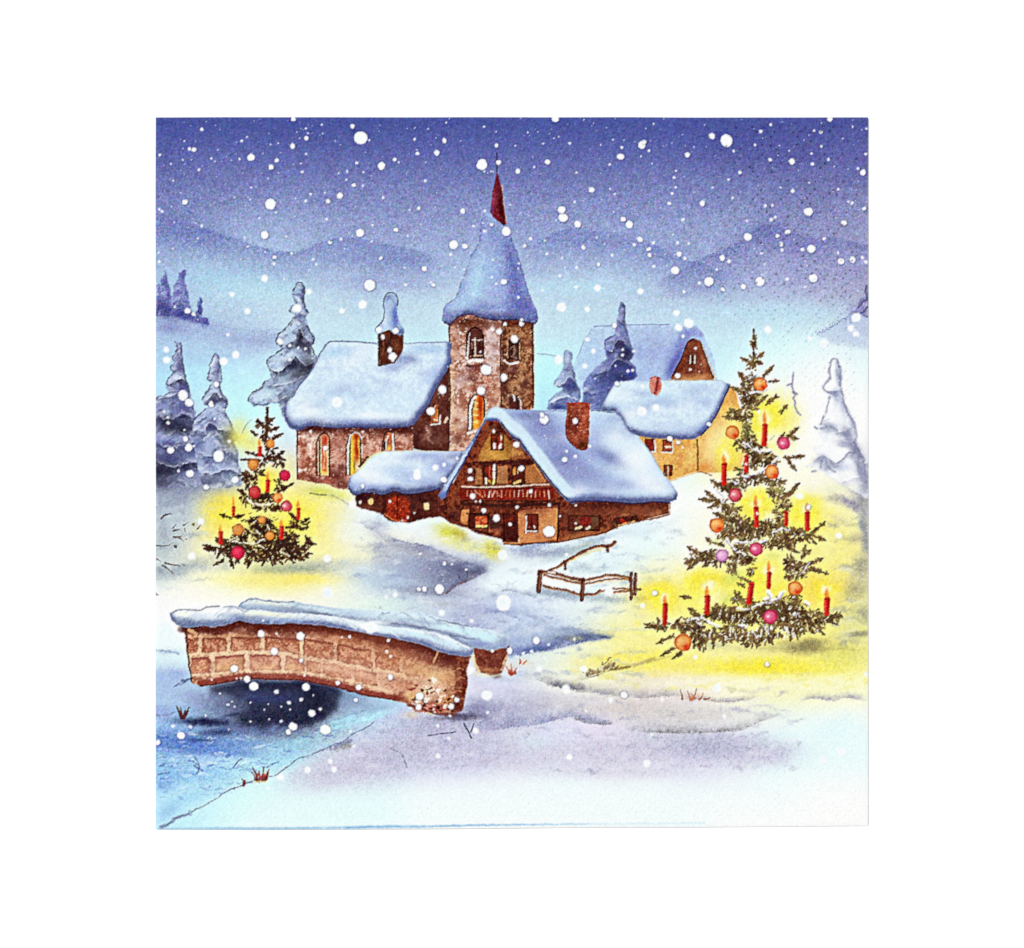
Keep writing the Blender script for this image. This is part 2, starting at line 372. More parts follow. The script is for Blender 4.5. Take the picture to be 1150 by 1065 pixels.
washes([(500, 640, 34, 15, '6c7092', .65, 0), (470, 640, 44, 14, 'a6aec8', .6, 6), (520, 640, 18, 8, '54567c', .6, -10), (478, 664, 44, 6, '8e92a8', .6, 4), (430, 655, 34, 10, 'bcd4ee', .5, 0), (405, 648, 24, 8, 'c8dcec', .5, 0),
 (425, 598, 14, 7, 'a4a8c0', .5, 30), (560, 720, 14, 10, 'b4c2de', .6, 0), (590, 650, 60, 10, 'f0fcff', .8, 0), (560, 676, 40, 8, 'c4d0ea', .5, 0), (530, 690, 30, 8, 'a0a8cc', .5, 0),
 (640, 620, 40, 6, 'a0b0c0', .5, -16), (600, 622, 26, 7, 'a2a8c4', .5, -6), (640, 668, 44, 5, '8c9aaa', .55, 3), (668, 640, 26, 6, 'b0c4cc', .4, 0), (690, 632, 34, 14, 'e8f8fc', .6, 0),
 (440, 848, 76, 26, 'c6c4da', .75, -14), (520, 845, 80, 20, 'c8c6de', .65, 0), (390, 865, 60, 14, 'd2cee2', .7, -14), (490, 815, 50, 12, 'b2b2ce', .6, 0), (700, 846, 110, 18, 'd6d2e4', .75, 0), (800, 838, 60, 15, 'bcbcd6', .8, 0), (860, 846, 40, 14, 'ccc8de', .65, 0), (600, 850, 70, 14, 'd6d2e6', .5, 0),
 (640, 790, 60, 10, 'd8d6da', .6, 0), (570, 800, 56, 16, 'b4b4d2', .6, -6), (535, 800, 26, 12, '9092b4', .55, 0), (760, 803, 80, 10, 'dad6d4', .7, 0), (700, 795, 60, 8, 'd8cfc8', .5, 0), (700, 868, 90, 8, 'dcd8e8', .5, 0),
 (240, 630, 40, 6, 'b0b8a8', .5, 0), (330, 640, 46, 6, '92a096', .6, 0), (195, 600, 22, 34, 'b4c0cc', .45, 0), (190, 560, 20, 18, 'a4aec6', .6, 0), (225, 548, 50, 8, '9ca8c8', .6, 0), (195, 642, 24, 7, 'a0acb4', .5, -12),
 (262, 578, 30, 24, 'fdee5c', .7, 0), (338, 585, 36, 24, 'fdec60', .65, 0), (300, 652, 60, 9, 'fdf08c', .6, 0), (375, 580, 22, 20, 'fff29c', .5, 0), (300, 600, 60, 34, 'fdf08c', .4, 0),
 (735, 662, 26, 20, 'fde848', .7, 0), (795, 660, 30, 22, 'fdea44', .6, 0), (860, 655, 34, 24, 'fdec58', .6, 0), (920, 660, 30, 24, 'fbde5c', .7, 0), (905, 590, 30, 22, 'fbe85c', .6, 0), (850, 575, 30, 24, 'fdea54', .6, 0), (730, 745, 70, 11, 'fdee70', .7, -4), (860, 748, 76, 9, 'fdec50', .75, 0), (700, 715, 40, 14, 'fbf494', .6, 0), (950, 735, 34, 14, 'e4e26c', .6, 0), (905, 726, 26, 8, 'a4965c', .6, 0), (945, 620, 22, 40, 'faf08c', .5, 0), (960, 690, 18, 30, 'd8d488', .45, 0)])
ridge([(500, 668), (512, 658), (526, 652), (540, 646), (549, 639)], 14, '4a4a6c', .7); line([(501, 667), (512, 658), (524, 653), (534, 648)], 1.3, '7c4838', .6, None, .8, grain=.6)
for x_ in (516, 525): line([(x_, 651 - (x_-515)*.3), (x_ - 1, 645 - (x_-515)*.3)], 1.1, '2c2438', .6)
sm = poly([(560, 712), (580, 700), (605, 698), (625, 704), (645, 704), (662, 711), (690, 716), (672, 720), (650, 724), (620, 729), (590, 735), (572, 738), (560, 736)], 'b0c0de', None, .6, soft=1.2, wob=2)
for a_ in ((650, 716, 30, 4, '3f4a74', .9, -3), (610, 727, 40, 5, '5560a0', .8, -8), (640, 706, 20, 6, '8c98b8', .6, 10), (675, 716, 14, 2, '4c5c70', .9, 2), (585, 720, 20, 8, 'a0b4e0', .5, 0)): inside(sm, *a_)
ridge([(566, 738), (590, 735), (620, 729), (650, 723), (672, 718), (692, 716)], 9, '46548c', .8)
for R_ in (([(585, 762), (605, 764), (625, 772), (650, 777), (690, 781), (720, 784), (752, 782), (775, 783)], 15, '8e8c94', .65), ([(615, 770), (640, 774), (665, 774)], 12, '5e5c6c', .7),
 ([(640, 766), (660, 762), (690, 753), (720, 747), (745, 740), (765, 735)], 7, '948c5c', .6), ([(768, 784), (795, 787), (815, 789), (835, 787), (852, 782)], 7, '94858c', .75), ([(896, 788), (915, 785), (935, 787), (950, 784), (975, 788)], 12, '8c88a4', .65),
 ([(535, 822), (585, 816), (610, 813), (642, 805), (655, 809), (690, 815)], 16, '9298bc', .75), ([(640, 806), (662, 813), (690, 814)], 7, '66687c', .7), ([(700, 821), (735, 822), (770, 823), (800, 823), (830, 821), (855, 811), (878, 803)], 14, '9a9698', .6),
 ([(716, 823), (735, 823), (770, 824), (800, 823), (825, 822)], 5, '62625e', .5), ([(850, 731), (880, 733), (930, 730), (975, 732)], 8, 'a8a468', .35), ([(540, 690), (556, 688), (572, 692), (590, 700)], 8, '8086b8', .6), ([(520, 700), (540, 706), (560, 706)], 7, '7c80b4', .6), ([(552, 668), (570, 664), (590, 668), (605, 672)], 7, '6c7aa0', .55),
 ([(565, 688), (585, 690), (605, 697), (625, 706)], 9, '9aa4c8', .55), ([(392, 612), (410, 616), (425, 612), (440, 604)], 6, '9a9ca8', .4), ([(404, 585), (412, 592), (420, 596), (430, 604)], 8, '8c92b0', .6), ([(412, 572), (428, 578), (440, 586), (448, 592)], 9, '98a2c4', .55)):
    ridge(*R_)

washes([(372, 556, 20, 7, 'e4e470', .7, 8), (355, 552, 12, 5, 'd4dc60', .6, 0), (505, 598, 16, 8, 'd8d848', .9, 20), (552, 617, 12, 9, 'd8d040', .95, 50), (524, 612, 30, 7, 'eceea0', .8, 14), (516, 601, 8, 5, 'b8a040', .5, 30), (462, 592, 12, 4, 'f4fbfc', .8, 0),
 (862, 468, 18, 22, 'fff03c', .8, 0), (884, 480, 10, 20, 'fff6a0', .6, 0), (818, 505, 16, 20, 'fff06c', .8, 0), (850, 566, 20, 16, 'ffee48', .9, 0), (902, 575, 20, 16, 'fff04c', .85, 0), (800, 650, 24, 12, 'ffec28', .9, 0), (862, 645, 22, 16, 'ffec30', .85, 0), (742, 668, 18, 18, 'ffee50', .8, 0), (925, 662, 18, 14, 'ffe050', .8, 0), (860, 752, 70, 7, 'ffee3c', .8, 0), (712, 738, 50, 8, 'ffee6c', .7, -6), (885, 625, 16, 8, 'fff6a8', .7, 0),
 (250, 575, 20, 16, 'ffee44', .7, 0), (338, 572, 20, 16, 'ffee4c', .7, 0), (320, 590, 18, 10, 'ffec40', .7, 0), (300, 548, 14, 10, 'ffec3c', .8, 0), (240, 598, 16, 12, 'fff078', .6, 0), (340, 650, 40, 6, 'ffee70', .7, 0),
 (185, 538, 22, 10, '44465c', .7, 0), (225, 540, 40, 7, '6c7494', .65, 0), (205, 552, 40, 10, '9098b4', .6, 0),
 (802, 664, 15, 13, 'fffef2', .85, 0), (868, 641, 14, 13, 'fffef0', .8, 0), (868, 490, 11, 11, 'fffde0', .7, 0), (808, 508, 9, 12, 'fffde4', .6, 0), (892, 636, 8, 9, 'fffce0', .6, 0), (862, 582, 8, 8, 'fffff4', .7, 0), (740, 640, 30, 14, 'fdfce0', .7, 0), (790, 615, 22, 22, 'fffdee', .7, 0), (758, 700, 18, 8, 'fffbc8', .6, 0), (820, 640, 20, 10, 'fbfbd0', .5, 0), (700, 700, 34, 10, 'f8f8c0', .5, 0), (915, 540, 24, 14, 'fffef0', .7, 0), (930, 612, 16, 20, 'fcf6b0', .6, 0), (800, 768, 90, 8, 'fefce0', .7, 0), (920, 770, 60, 9, 'fcfbdc', .6, 0), (395, 600, 24, 24, 'f4fbfa', .6, 20), (230, 665, 50, 10, 'fffdf0', .6, 0),
 (968, 560, 9, 22, '8484a0', .65, -20), (955, 545, 10, 5, '8c88a4', .6, 30), (972, 600, 5, 22, '848898', .6, 0), (950, 566, 14, 4, '98909c', .55, 25), (966, 640, 10, 14, '9c9c94', .55, 0), (958, 665, 14, 7, 'a8a478', .5, 0), (970, 690, 7, 10, '848488', .5, 0), (960, 713, 14, 3.4, '7c7c6c', .6, -5), (945, 585, 10, 4, 'b0aca0', .4, 20),
 (904, 727, 22, 7, '8c8058', .65, 0), (915, 722, 14, 4, '70684c', .4, 0), (800, 725, 26, 5, 'a8b0a0', .5, 0), (856, 728, 30, 4, 'b4ac78', .5, 0),
 (182, 545, 14, 9, '585a74', .6, 0), (210, 545, 34, 5, '808aa8', .6, 0), (196, 565, 24, 8, '9ca6bc', .55, -10), (182, 600, 10, 30, 'a4b0bc', .6, 0), (180, 640, 12, 6, '98a4b0', .6, 0)])
_r = np.random.RandomState(29)                  # small broken washes over the snow
for (xa, xb, ya, yb, n__, cols_) in ((400, 720, 600, 765, 260, ['a4b0d0', 'f2fbfe', 'b8c4dc', '9098bc', 'ffffff']), (380, 900, 775, 868, 240, ['bcbad4', 'eceaf6', 'c8c4dc', 'f4f4fc', 'a8a8c4']), (178, 240, 545, 660, 60, ['a4b0c0', 'dce8ee', '98a4b8', 'c8d4dc']), (400, 470, 565, 620, 40, ['a0a8c4', 'f4fafe', 'b8c0d8']), (640, 975, 690, 775, 110, ['f6ec7c', 'fffac4', 'f2f09c', 'e4e49c', 'fff070']), (935, 975, 540, 725, 60, ['8c8ea4', 'fbfbe0', 'a8a894', 'e8e8b8', '9c9ca4']), (640, 760, 585, 660, 60, ['b8c8d8', 'f8fdff', 'a8b8cc'])):
    for _ in range(n__):
        x, y = _r.uniform(xa, xb), _r.uniform(ya, yb)
        dab(x, y, _r.uniform(3, 13), _r.uniform(.9, 3.2), cols_[_r.randint(len(cols_))], _r.uniform(.15, .5), _r.uniform(-14, 14), 1.3, 3, None, .9)
_r = np.random.RandomState(18)                  # granulating edges: pigment scattered between washes
jx = (_r.normal(0, 0.9 * S, (N, N)) * (_r.rand(N, N) < .55)).astype(np.int32); jy = (_r.normal(0, 0.9 * S, (N, N)) * (_r.rand(N, N) < .55)).astype(np.int32)
_y, _x = np.mgrid[0:N, 0:N]
RGB[:] = RGB[np.clip(_y + jy, 0, N-1), np.clip(_x + jx, 0, N-1)]
del jx, jy, _x, _y
# ---------------------------------------------------------------- stream
water = P('printed_stream', None, 'printed blue frozen stream flowing out below the bridge')
sm = poly([(175, 752), (215, 758), (228, 768), (300, 760), (380, 770), (455, 792), (440, 803), (405, 822), (372, 838), (344, 851), (318, 868), (280, 880), (235, 901), (196, 922), (181, 931), (175, 931)], 'bfe8fa', water, .25, curve=False, soft=.8)
washes([
 (190, 785, 24, 10, 'bcd8f0', .8, 0), (225, 785, 34, 9, 'a8b8e0', .7, 6), (185, 800, 16, 6, '9aa8dc', .5, 0), (250, 790, 30, 14, '7882ac', .55, 0),
 (215, 835, 50, 13, '5474c8', .75, 0), (185, 830, 16, 10, '5c7cd0', .7, 0), (270, 838, 40, 8, '6c94dc', .6, 0), (250, 845, 60, 5, '5c86d4', .6, 4),
 (200, 870, 30, 9, '8cbcf0', .7, 0), (185, 880, 12, 9, '5c8cd8', .6, 0), (230, 870, 40, 12, '9cd0f6', .6, 0), (215, 895, 40, 9, 'a8dcf8', .6, -20), (190, 912, 14, 7, '8cbce8', .5, -30),
 (330, 838, 40, 10, 'a4dcf2', .7, -8), (385, 812, 30, 8, 'b4e8fa', .9, -20), (420, 798, 24, 4, 'a4c8dc', .8, -18), (415, 806, 26, 4, 'c0f0fc', .9, -18), (300, 858, 40, 8, 'a8e0f8', .6, -10), (385, 780, 18, 8, '98bcd8', .7, 10)])
pl = P('shaded_water', water, 'dark indigo water in shade under the bridge')
sm = poly([(226, 770), (262, 764), (300, 762), (340, 764), (372, 770), (384, 778), (379, 792), (366, 806), (350, 815), (325, 819), (300, 818), (272, 818), (262, 806), (282, 794), (276, 784), (250, 778)], '2d3048', pl, .9, soft=3.2, wob=5, mot='3c4060')
inside(sm, 285, 782, 18, 9, '5a68a8', .6); inside(sm, 305, 785, 30, 5, '4a60b4', .7); inside(sm, 355, 784, 18, 16, '1c1e3a', .9); inside(sm, 320, 804, 40, 10, '20223c', .9); inside(sm, 330, 770, 60, 5, '1c1c34', .7); inside(sm, 240, 774, 20, 5, '4a4a60', .8); dab(300, 790, 60, 20, '2c2f4c', .6, 0, 1.6, 5); dab(355, 786, 20, 18, '22243a', .6, 0, 1.6, 4); ridge([(232, 778), (262, 770), (300, 767), (340, 768), (372, 774), (400, 782)], 14, '282a44', .8, up=-1); dab(400, 788, 18, 6, '8ca4c4', .6, 14)
dab(232, 811, 36, 5.5, '1e2348', .95, 3, 1.3); dab(245, 822, 26, 4, '2c3768', .8, -5); dab(225, 831, 16, 2.6, '30427e', .7, -6); dab(262, 803, 14, 2, '2c3050', .8, -14); dab(290, 822, 50, 6, '5c6c9c', .55, 0); dab(335, 822, 26, 5, '8a94ac', .6, -14)
_r = np.random.RandomState(23)
for _ in range(260):
    x = 176 + _r.rand() ** 1.3 * 200; y = _r.uniform(818, 925)
    if y > 931 - (x - 181) * .46 - 6 or y > 900: continue
    L_ = _r.uniform(2, 11); line([(x, y), (x + L_*.5, y + _r.normal(0, .8)), (x + L_, y + _r.normal(0, 1))], _r.uniform(.8, 2.4), ['dff4fc', '5878c4', '9cc4ec', '4464b4', 'eefaff', '7c9cd8'][_r.randint(6)], .5 * (1 if y < 880 else .5), None, 1.2, .5, True, False, .9)
for pts, wd, col, a in (
 ([(175, 804), (185, 804), (196, 800)], 2, '8c8cac', .7), ([(196, 771), (203, 767), (213, 763)], 2.5, '40487c', .8),
 ([(268, 860), (285, 868), (300, 872)], 2, '7c88b8', .5), ([(330, 828), (352, 822), (360, 818)], 3, '808ea8', .6),
 ([(366, 812), (385, 806), (402, 800), (412, 798)], 2, '7c9cc0', .5), ([(362, 823), (372, 816), (385, 812)], 2.5, 'a0b8cc', .5), ([(200, 735), (186, 732), (177, 731)], 2.5, '8498bc', .6)):
    rough(pts, wd, col, a, .6)
bank = [(180, 931), (192, 923), (206, 916), (216, 912), (228, 905), (242, 897), (255, 889), (268, 884), (280, 879), (296, 873), (308, 871), (320, 864), (334, 853), (345, 849), (356, 845), (372, 837), (384, 833), (392, 827), (402, 822), (412, 817), (420, 811)]
line(bank, 1.5, '7c80a0', .8, curve=True, wob=1, grain=.7)
rough([(180, 930), (200, 919), (214, 913)], 4, '7880a4', .8, .8); rough([(372, 839), (384, 836), (392, 832)], 6, '6a6e9c', .7, 1)
rough([(345, 850), (360, 843), (372, 838)], 3, '8084b0', .6, 1); rough([(376, 842), (392, 838)], 5, '78725c', .5, 1.2)
for p in ([(222, 869), (224, 860), (219, 850)], [(218, 860), (228, 866)], [(262, 862), (268, 855), (272, 852)], [(178, 870), (190, 868)], [(300, 862), (306, 858), (313, 856)]):
    line(p, 1.6, '4c5a98', .6, curve=True, grain=.8)
# broken twig and marks on the snow bank
line([(481, 826), (495, 824), (512, 822)], 1.4, '5c6080', .8); line([(439, 841), (450, 846), (455, 855), (457, 862)], 1.6, '7c7a98', .6, curve=True, grain=.7)
line([(521, 813), (526, 822), (529, 829)], 1.8, '3c3a60', .9); line([(532, 813), (529, 822)], 1.4, '4a4870', .8)
# blue edge strip at the bottom fold of the tissue
line([(175, 932.5), (230, 931), (330, 931), (420, 929), (500, 928.5), (560, 927.5), (620, 928), (660, 928)], 3.8, '9cc8ea', .7, wob=.6, soft=1, taper=True, grain=.4)
line([(600, 928), (680, 927.6), (790, 927)], 2.6, 'c4e4f4', .35, wob=1, soft=1.2, grain=.9)
line([(390, 930.5), (440, 929.6), (530, 928.4), (600, 928.2)], 2.2, '7ab0e0', .5, soft=.8, taper=True, grain=.6)
# ---------------------------------------------------------------- snow laden pines
def snowroof(sm, seed, dark='747ca8', edgec='34365c', warm='f6fbff', n=16):
    """granulating washes that give a snow roof its painted modelling"""
    s, m = sm
    r = np.random.RandomState(seed)
    ys, xs = np.nonzero(m > .8)
    for k in r.randint(0, len(ys), n):
        x = GX[s][0, xs[k]]; y = GY[s][ys[k], 0]
        inside(sm, x, y, r.uniform(8, 22), r.uniform(4, 9), [warm, 'a8b8e2', warm, 'bcd0ee'][r.randint(4)], .42, r.uniform(-20, 20))
    e = np.clip(1 - np.roll(blur(m, 1.6), -int(3 * S), 0), 0, 1)
    lay(s, m * np.clip(e * 1.3 * (.8 + MOT[s] * .7), 0, 1), edgec, .75)
    e = np.clip(1 - np.roll(blur(m, 4.5), -int(6 * S), 0), 0, 1)
    lay(s, m * np.clip(e * (.7 + MOT[s] * .7), 0, 1), dark, .55)
def pine(pid, out, col, shades, lines, mot=None, a=.9, lc='4c5070', la=.7, lw=1.5, soft=.7, wob=1.3):
    sm = poly(out, col, pid, a, wob, soft, False, mot)
    for x, y, rx, ry, c, al, an in shades: inside(sm, x, y, rx, ry, c, al, an)
    big_ = sm[1].sum() / 4 * .014 * (0 if mot == 'ffffff' else 1)
    boughs(sm, int(big_) + 6, ['eef4fc', '4c5078', 'e4eefa', '3c3e58', 'a8b8dc', 'f8fcff'] if big_ else ['b4bcd4', 'ffffff', 'd0d6e6', '8c92b0'], pid, (3, 9), (1.6, 4), .5)
    for x, y, rx, ry, c, al, an in shades:
        if hexc(c).mean() < .45: inside(sm, x, y, rx*1.0, ry*1.05, c, al*.95, an)
    s_, m_ = sm                                  # light from upper left: speckled snow tops, dusky right flanks
    fl_ = np.clip(np.roll(blur(m_, 2.2), int(3 * S), 1) - blur(m_, 2.2) + .02, 0, 1)
    lay(s_, m_ * np.clip(fl_ * 1.3 + np.clip(1 - np.roll(blur(m_, 1.5), -int(2*S), 1), 0, 1) * .8, 0, 1) * np.clip(.7 + MOT[s_] * .9, 0, 1.2) * (.5 if mot == 'ffffff' else 1), '50547c', .65)
    for L in lines: line(L, lw, lc, la, None, 1.2, .6, True, False, .8)
    return sm
lab = 'printed violet pine far behind at the left edge, '
far_pines = (
 ([(175, 322), (179, 318), (182, 312), (185, 304), (188, 312), (190, 322), (193, 332), (193, 356), (175, 352)], 'leftmost and hazy'),
 ([(193, 352), (194, 328), (198, 318), (203, 308), (205, 301), (208, 303), (208, 318), (211, 330), (214, 346), (216, 362), (193, 354)], 'tallest of its clump'),
 ([(219, 358), (221, 340), (223, 332), (226, 338), (227, 350), (229, 362), (220, 362)], 'small and thin'),
 ([(226, 362), (228, 358), (231, 357), (233, 365), (228, 367)], 'a tiny stub'))
for o, l in far_pines:
    pid = P('printed_pine_tree', None, lab + l)
    sm = poly(o, '6a6eb4', pid, .85, 2.6, .7, False, '8e92cc', .9)
    xs = [p[0] for p in o]; ys = [p[1] for p in o]
    inside(sm, sum(xs)/len(xs), max(ys) - 8, 12, 12, '43458c', .8); boughs(sm, 30, ['b0b8e4', '42448a', '5c60a8', 'c8d4f0'], pid, (2, 5), (1, 2.2), .7); inside(sm, sum(xs)/len(xs) + 2, min(ys) + 8, 2.5, 8, '5c5ea4', .7)
dab(188, 353, 16, 8, '4a4c92', .75, 12); dab(210, 356, 18, 5, '5658a0', .8, 14); dab(190, 368, 22, 8, '8e94cc', .7, 4); dab(225, 362, 12, 4, '6a6cac', .6, 25)

P_edge = P('printed_pine_tree', None, 'printed grey violet branches entering at the right edge above the snow slope')
poly([(975, 320), (972, 326), (973, 334), (966, 334), (962, 344), (955, 350), (965, 352), (971, 356), (975, 358)], '7e78b0', P_edge, .7, 2, .6, False, 'a8a4d0')
for p in ([(973, 321), (972, 328), (974, 335)], [(974, 336), (968, 340), (963, 346)], [(975, 344), (970, 350), (966, 352)]): line(p, 2, '524e80', .75, grain=.6)

cA = P('printed_pine_tree', None, 'printed snowy pine at the left edge, taller of the dark pair')
sA = [(197, 384), (203, 385), (204, 398), (205, 408), (207, 418), (209, 428), (211, 436), (214, 443), (217, 452), (219, 462), (222, 478), (228, 500), (232, 520), (236, 542), (222, 546), (200, 547), (175, 548), (175, 448), (180, 444), (184, 446), (190, 441), (186, 434), (187, 429), (192, 424), (195, 418), (190, 416), (190, 411), (196, 407), (193, 403), (194, 399), (198, 396)]
sm = pine(cA, sA, 'b4bede', [
 (186, 472, 16, 6, '3a3a5c', .9, 0), (200, 481, 20, 7, '2e2e48', .9, 0), (206, 461, 10, 12, '565890', .8, 30), (205, 436, 6, 10, '5a5c94', .8, 20), (200, 400, 3, 10, '686a90', .6, 0), (202, 412, 4, 6, '5c5e88', .6, 0),
 (186, 455, 12, 6, '8088bc', .7, 0), (186, 495, 18, 9, '8a96cc', .8, 0), (205, 500, 16, 8, 'a8b4dc', .7, 0), (190, 515, 20, 9, '54568c', .85, 0), (215, 506, 12, 7, '54588c', .7, 0), (182, 530, 18, 12, '2c2c44', .95, 0), (205, 525, 14, 6, '44466c', .8, 0), (190, 500, 26, 4, '4c5080', .7, 0), (205, 530, 16, 7, '8c98d0', .8, 0), (225, 528, 10, 8, '7480b4', .7, 0), (196, 424, 6, 3, 'e8ecfa', .8, -30), (193, 392, 3, 6, 'd4dcf4', .6, 0), (198, 543, 30, 3, '9aa0bc', .7, 0)],
 [[(197, 384), (199, 390), (197, 397), (193, 402), (196, 406), (190, 413), (195, 418)], [(203, 385), (204, 400), (206, 415), (209, 429), (214, 444)], [(195, 418), (187, 430), (189, 433), (198, 428), (205, 430)], [(176, 448), (180, 444), (184, 446), (190, 441), (198, 441)]], '8c92c0')
ledge(sm, [(186, 433), (196, 430), (204, 426), (211, 432)], 8); ledge(sm, [(176, 449), (190, 446), (203, 443), (215, 447)], 10, '484c74'); ledge(sm, [(175, 468), (190, 472), (206, 466), (219, 471)], 17, '2c2c46', .9); ledge(sm, [(175, 498), (195, 504), (215, 498), (229, 505)], 13, '3c3e62'); ledge(sm, [(175, 519), (195, 526), (215, 520), (234, 526)], 15, '2c2c44', .9)
cB = P('printed_pine_tree', None, 'printed snowy pine at left with a looped white tip, right of the taller one')
sB = [(240, 399), (243, 397), (246, 402), (247, 412), (249, 425), (247, 436), (252, 445), (255, 452), (252, 462), (258, 472), (260, 480), (266, 486), (268, 492), (263, 496), (267, 508), (268, 520), (272, 534), (270, 546), (240, 548), (226, 546), (222, 528), (218, 505), (216, 484), (216, 477), (222, 468), (229, 462), (234, 457), (228, 452), (228, 446), (233, 438), (237, 430), (233, 426), (232, 421), (236, 417), (235, 410)]
sm = pine(cB, sB, 'c4d0e8', [
 (248, 446, 9, 8, '7a80a8', .85, 0), (238, 441, 5, 5, 'd8e8f8', .7, 0), (238, 408, 3, 10, 'eef8fe', .8, 15), (244, 418, 4, 8, '9098c0', .8, 0), (243, 428, 4, 4, '7c82a8', .7, 0), (240, 452, 10, 2.5, '484c6c', .85, -14),
 (234, 470, 14, 8, 'a8b8e4', .8, -30), (238, 478, 6, 8, '54588a', .85, 0), (228, 480, 7, 4, '6068a4', .7, 0), (258, 484, 6, 9, 'b8d0ec', .8, 0), (256, 490, 7, 7, '3c3e54', .9, 30), (262, 496, 6, 4, '44465c', .8, 0),
 (240, 500, 18, 12, '9ca8d0', .7, 0), (222, 500, 8, 10, '6c78b0', .7, 0), (262, 514, 9, 12, '74809c', .85, 0), (236, 518, 14, 8, '7884b8', .7, 0), (232, 540, 14, 4, '565c84', .8, 0), (262, 536, 9, 6, 'b4cce4', .8, 0), (250, 528, 12, 7, 'a0b4dc', .7, 0)],
 [[(235, 411), (240, 399), (243, 397), (246, 403), (248, 418), (249, 426), (247, 436), (255, 451), (252, 460)], [(236, 414), (233, 425), (238, 427)], [(237, 432), (227, 449)], [(252, 461), (260, 478), (259, 484), (265, 487)], [(231, 459), (220, 470), (216, 478)]], '9aa4c8')
ledge(sm, [(228, 450), (236, 447), (243, 441), (250, 448), (256, 452)], 9); ledge(sm, [(216, 483), (226, 485), (237, 477), (247, 483), (257, 485), (267, 491)], 14, '3c4066'); ledge(sm, [(220, 508), (235, 513), (250, 507), (268, 513)], 13, '4c5278'); ledge(sm, [(222, 530), (240, 534), (256, 528), (272, 534)], 11, '484c6a')
dab(222, 538, 50, 5, '9098b4', .45); dab(182, 542, 16, 6, '44445c', .7)

cC = P('printed_pine_tree', None, 'printed tall snow laden pine standing beside the church roof')
sC = [(334, 317), (339, 318), (342, 324), (341, 341), (346, 350), (343, 356), (345, 366), (348, 373), (353, 378), (352, 386), (348, 389), (352, 398), (357, 406), (355, 414), (349, 420), (339, 432), (329, 447), (320, 457), (322, 470), (317, 468), (313, 452), (305, 452), (298, 456), (290, 455), (285, 458), (280, 452), (280, 445), (286, 440), (293, 436), (296, 429), (304, 424), (303, 415), (300, 406), (308, 400), (315, 397), (318, 391), (310, 387), (309, 382), (313, 376), (322, 368), (328, 362), (330, 352), (325, 349), (326, 345), (330, 341), (328, 330), (330, 323)]
sm = pine(cC, sC, 'c8daf0', [
 (340, 335, 3, 16, '7078b0', .9, 0), (334, 330, 4, 8, 'a0b4dc', .8, 0), (336, 355, 8, 4, '7880b0', .9, 0), (343, 372, 5, 9, '8c98bc', .8, 0), (325, 376, 9, 7, 'c0dcf0', .8, -40), (337, 380, 3.5, 9, '2e2a40', .95, 10), (340, 388, 9, 4, '3e3c54', .9, 14), (326, 388, 8, 4, '686c90', .8, -20), (349, 380, 4, 6, '8ca4c4', .7, 0),
 (345, 392, 6, 7, '54566c', .85, 30), (345, 403, 10, 7, '6c7488', .85, 0), (334, 398, 10, 6, 'a8bcdc', .8, 0), (318, 406, 14, 8, 'c8dcf0', .85, -20), (329, 410, 8, 6, '30304a', .95, 0), (345, 414, 12, 6, '383848', .95, -20), (337, 420, 12, 6, '5c6070', .85, -20), (322, 416, 8, 4, '7880a4', .8, -30),
 (305, 432, 16, 7, '98a8c8', .8, -25), (330, 430, 12, 8, '8490b4', .85, -40), (300, 443, 16, 8, 'd4eef8', .9, -20), (318, 445, 12, 6, '8c98b8', .8, -40), (325, 452, 7, 8, '646c84', .85, 0), (296, 453, 14, 3, '90b4dc', .8, 0), (319, 462, 4, 8, '98a8c4', .7, 0)],
 [[(330, 326), (334, 317), (340, 319), (342, 328), (341, 342), (346, 351)], [(330, 342), (325, 349), (331, 352)], [(329, 356), (327, 361), (320, 369), (311, 378), (310, 387)], [(345, 366), (349, 374), (353, 380), (351, 387)], [(318, 391), (308, 399), (300, 405), (302, 413), (304, 417)], [(297, 429), (293, 436), (281, 443), (279, 452)], [(349, 388), (354, 398), (356, 407)]], '8c98b8', lc='44465c', la=.85)
ledge(sm, [(310, 387), (320, 386), (330, 382), (336, 371), (343, 383), (353, 386)], 12, '30304a', .9); ledge(sm, [(300, 414), (312, 418), (323, 411), (331, 401), (341, 412), (352, 408)], 13, '2c2c40', .92); ledge(sm, [(297, 431), (310, 434), (325, 430), (342, 424)], 8, '5c6480', .6); ledge(sm, [(280, 454), (295, 453), (312, 451), (328, 444)], 8, '5c6688', .8)

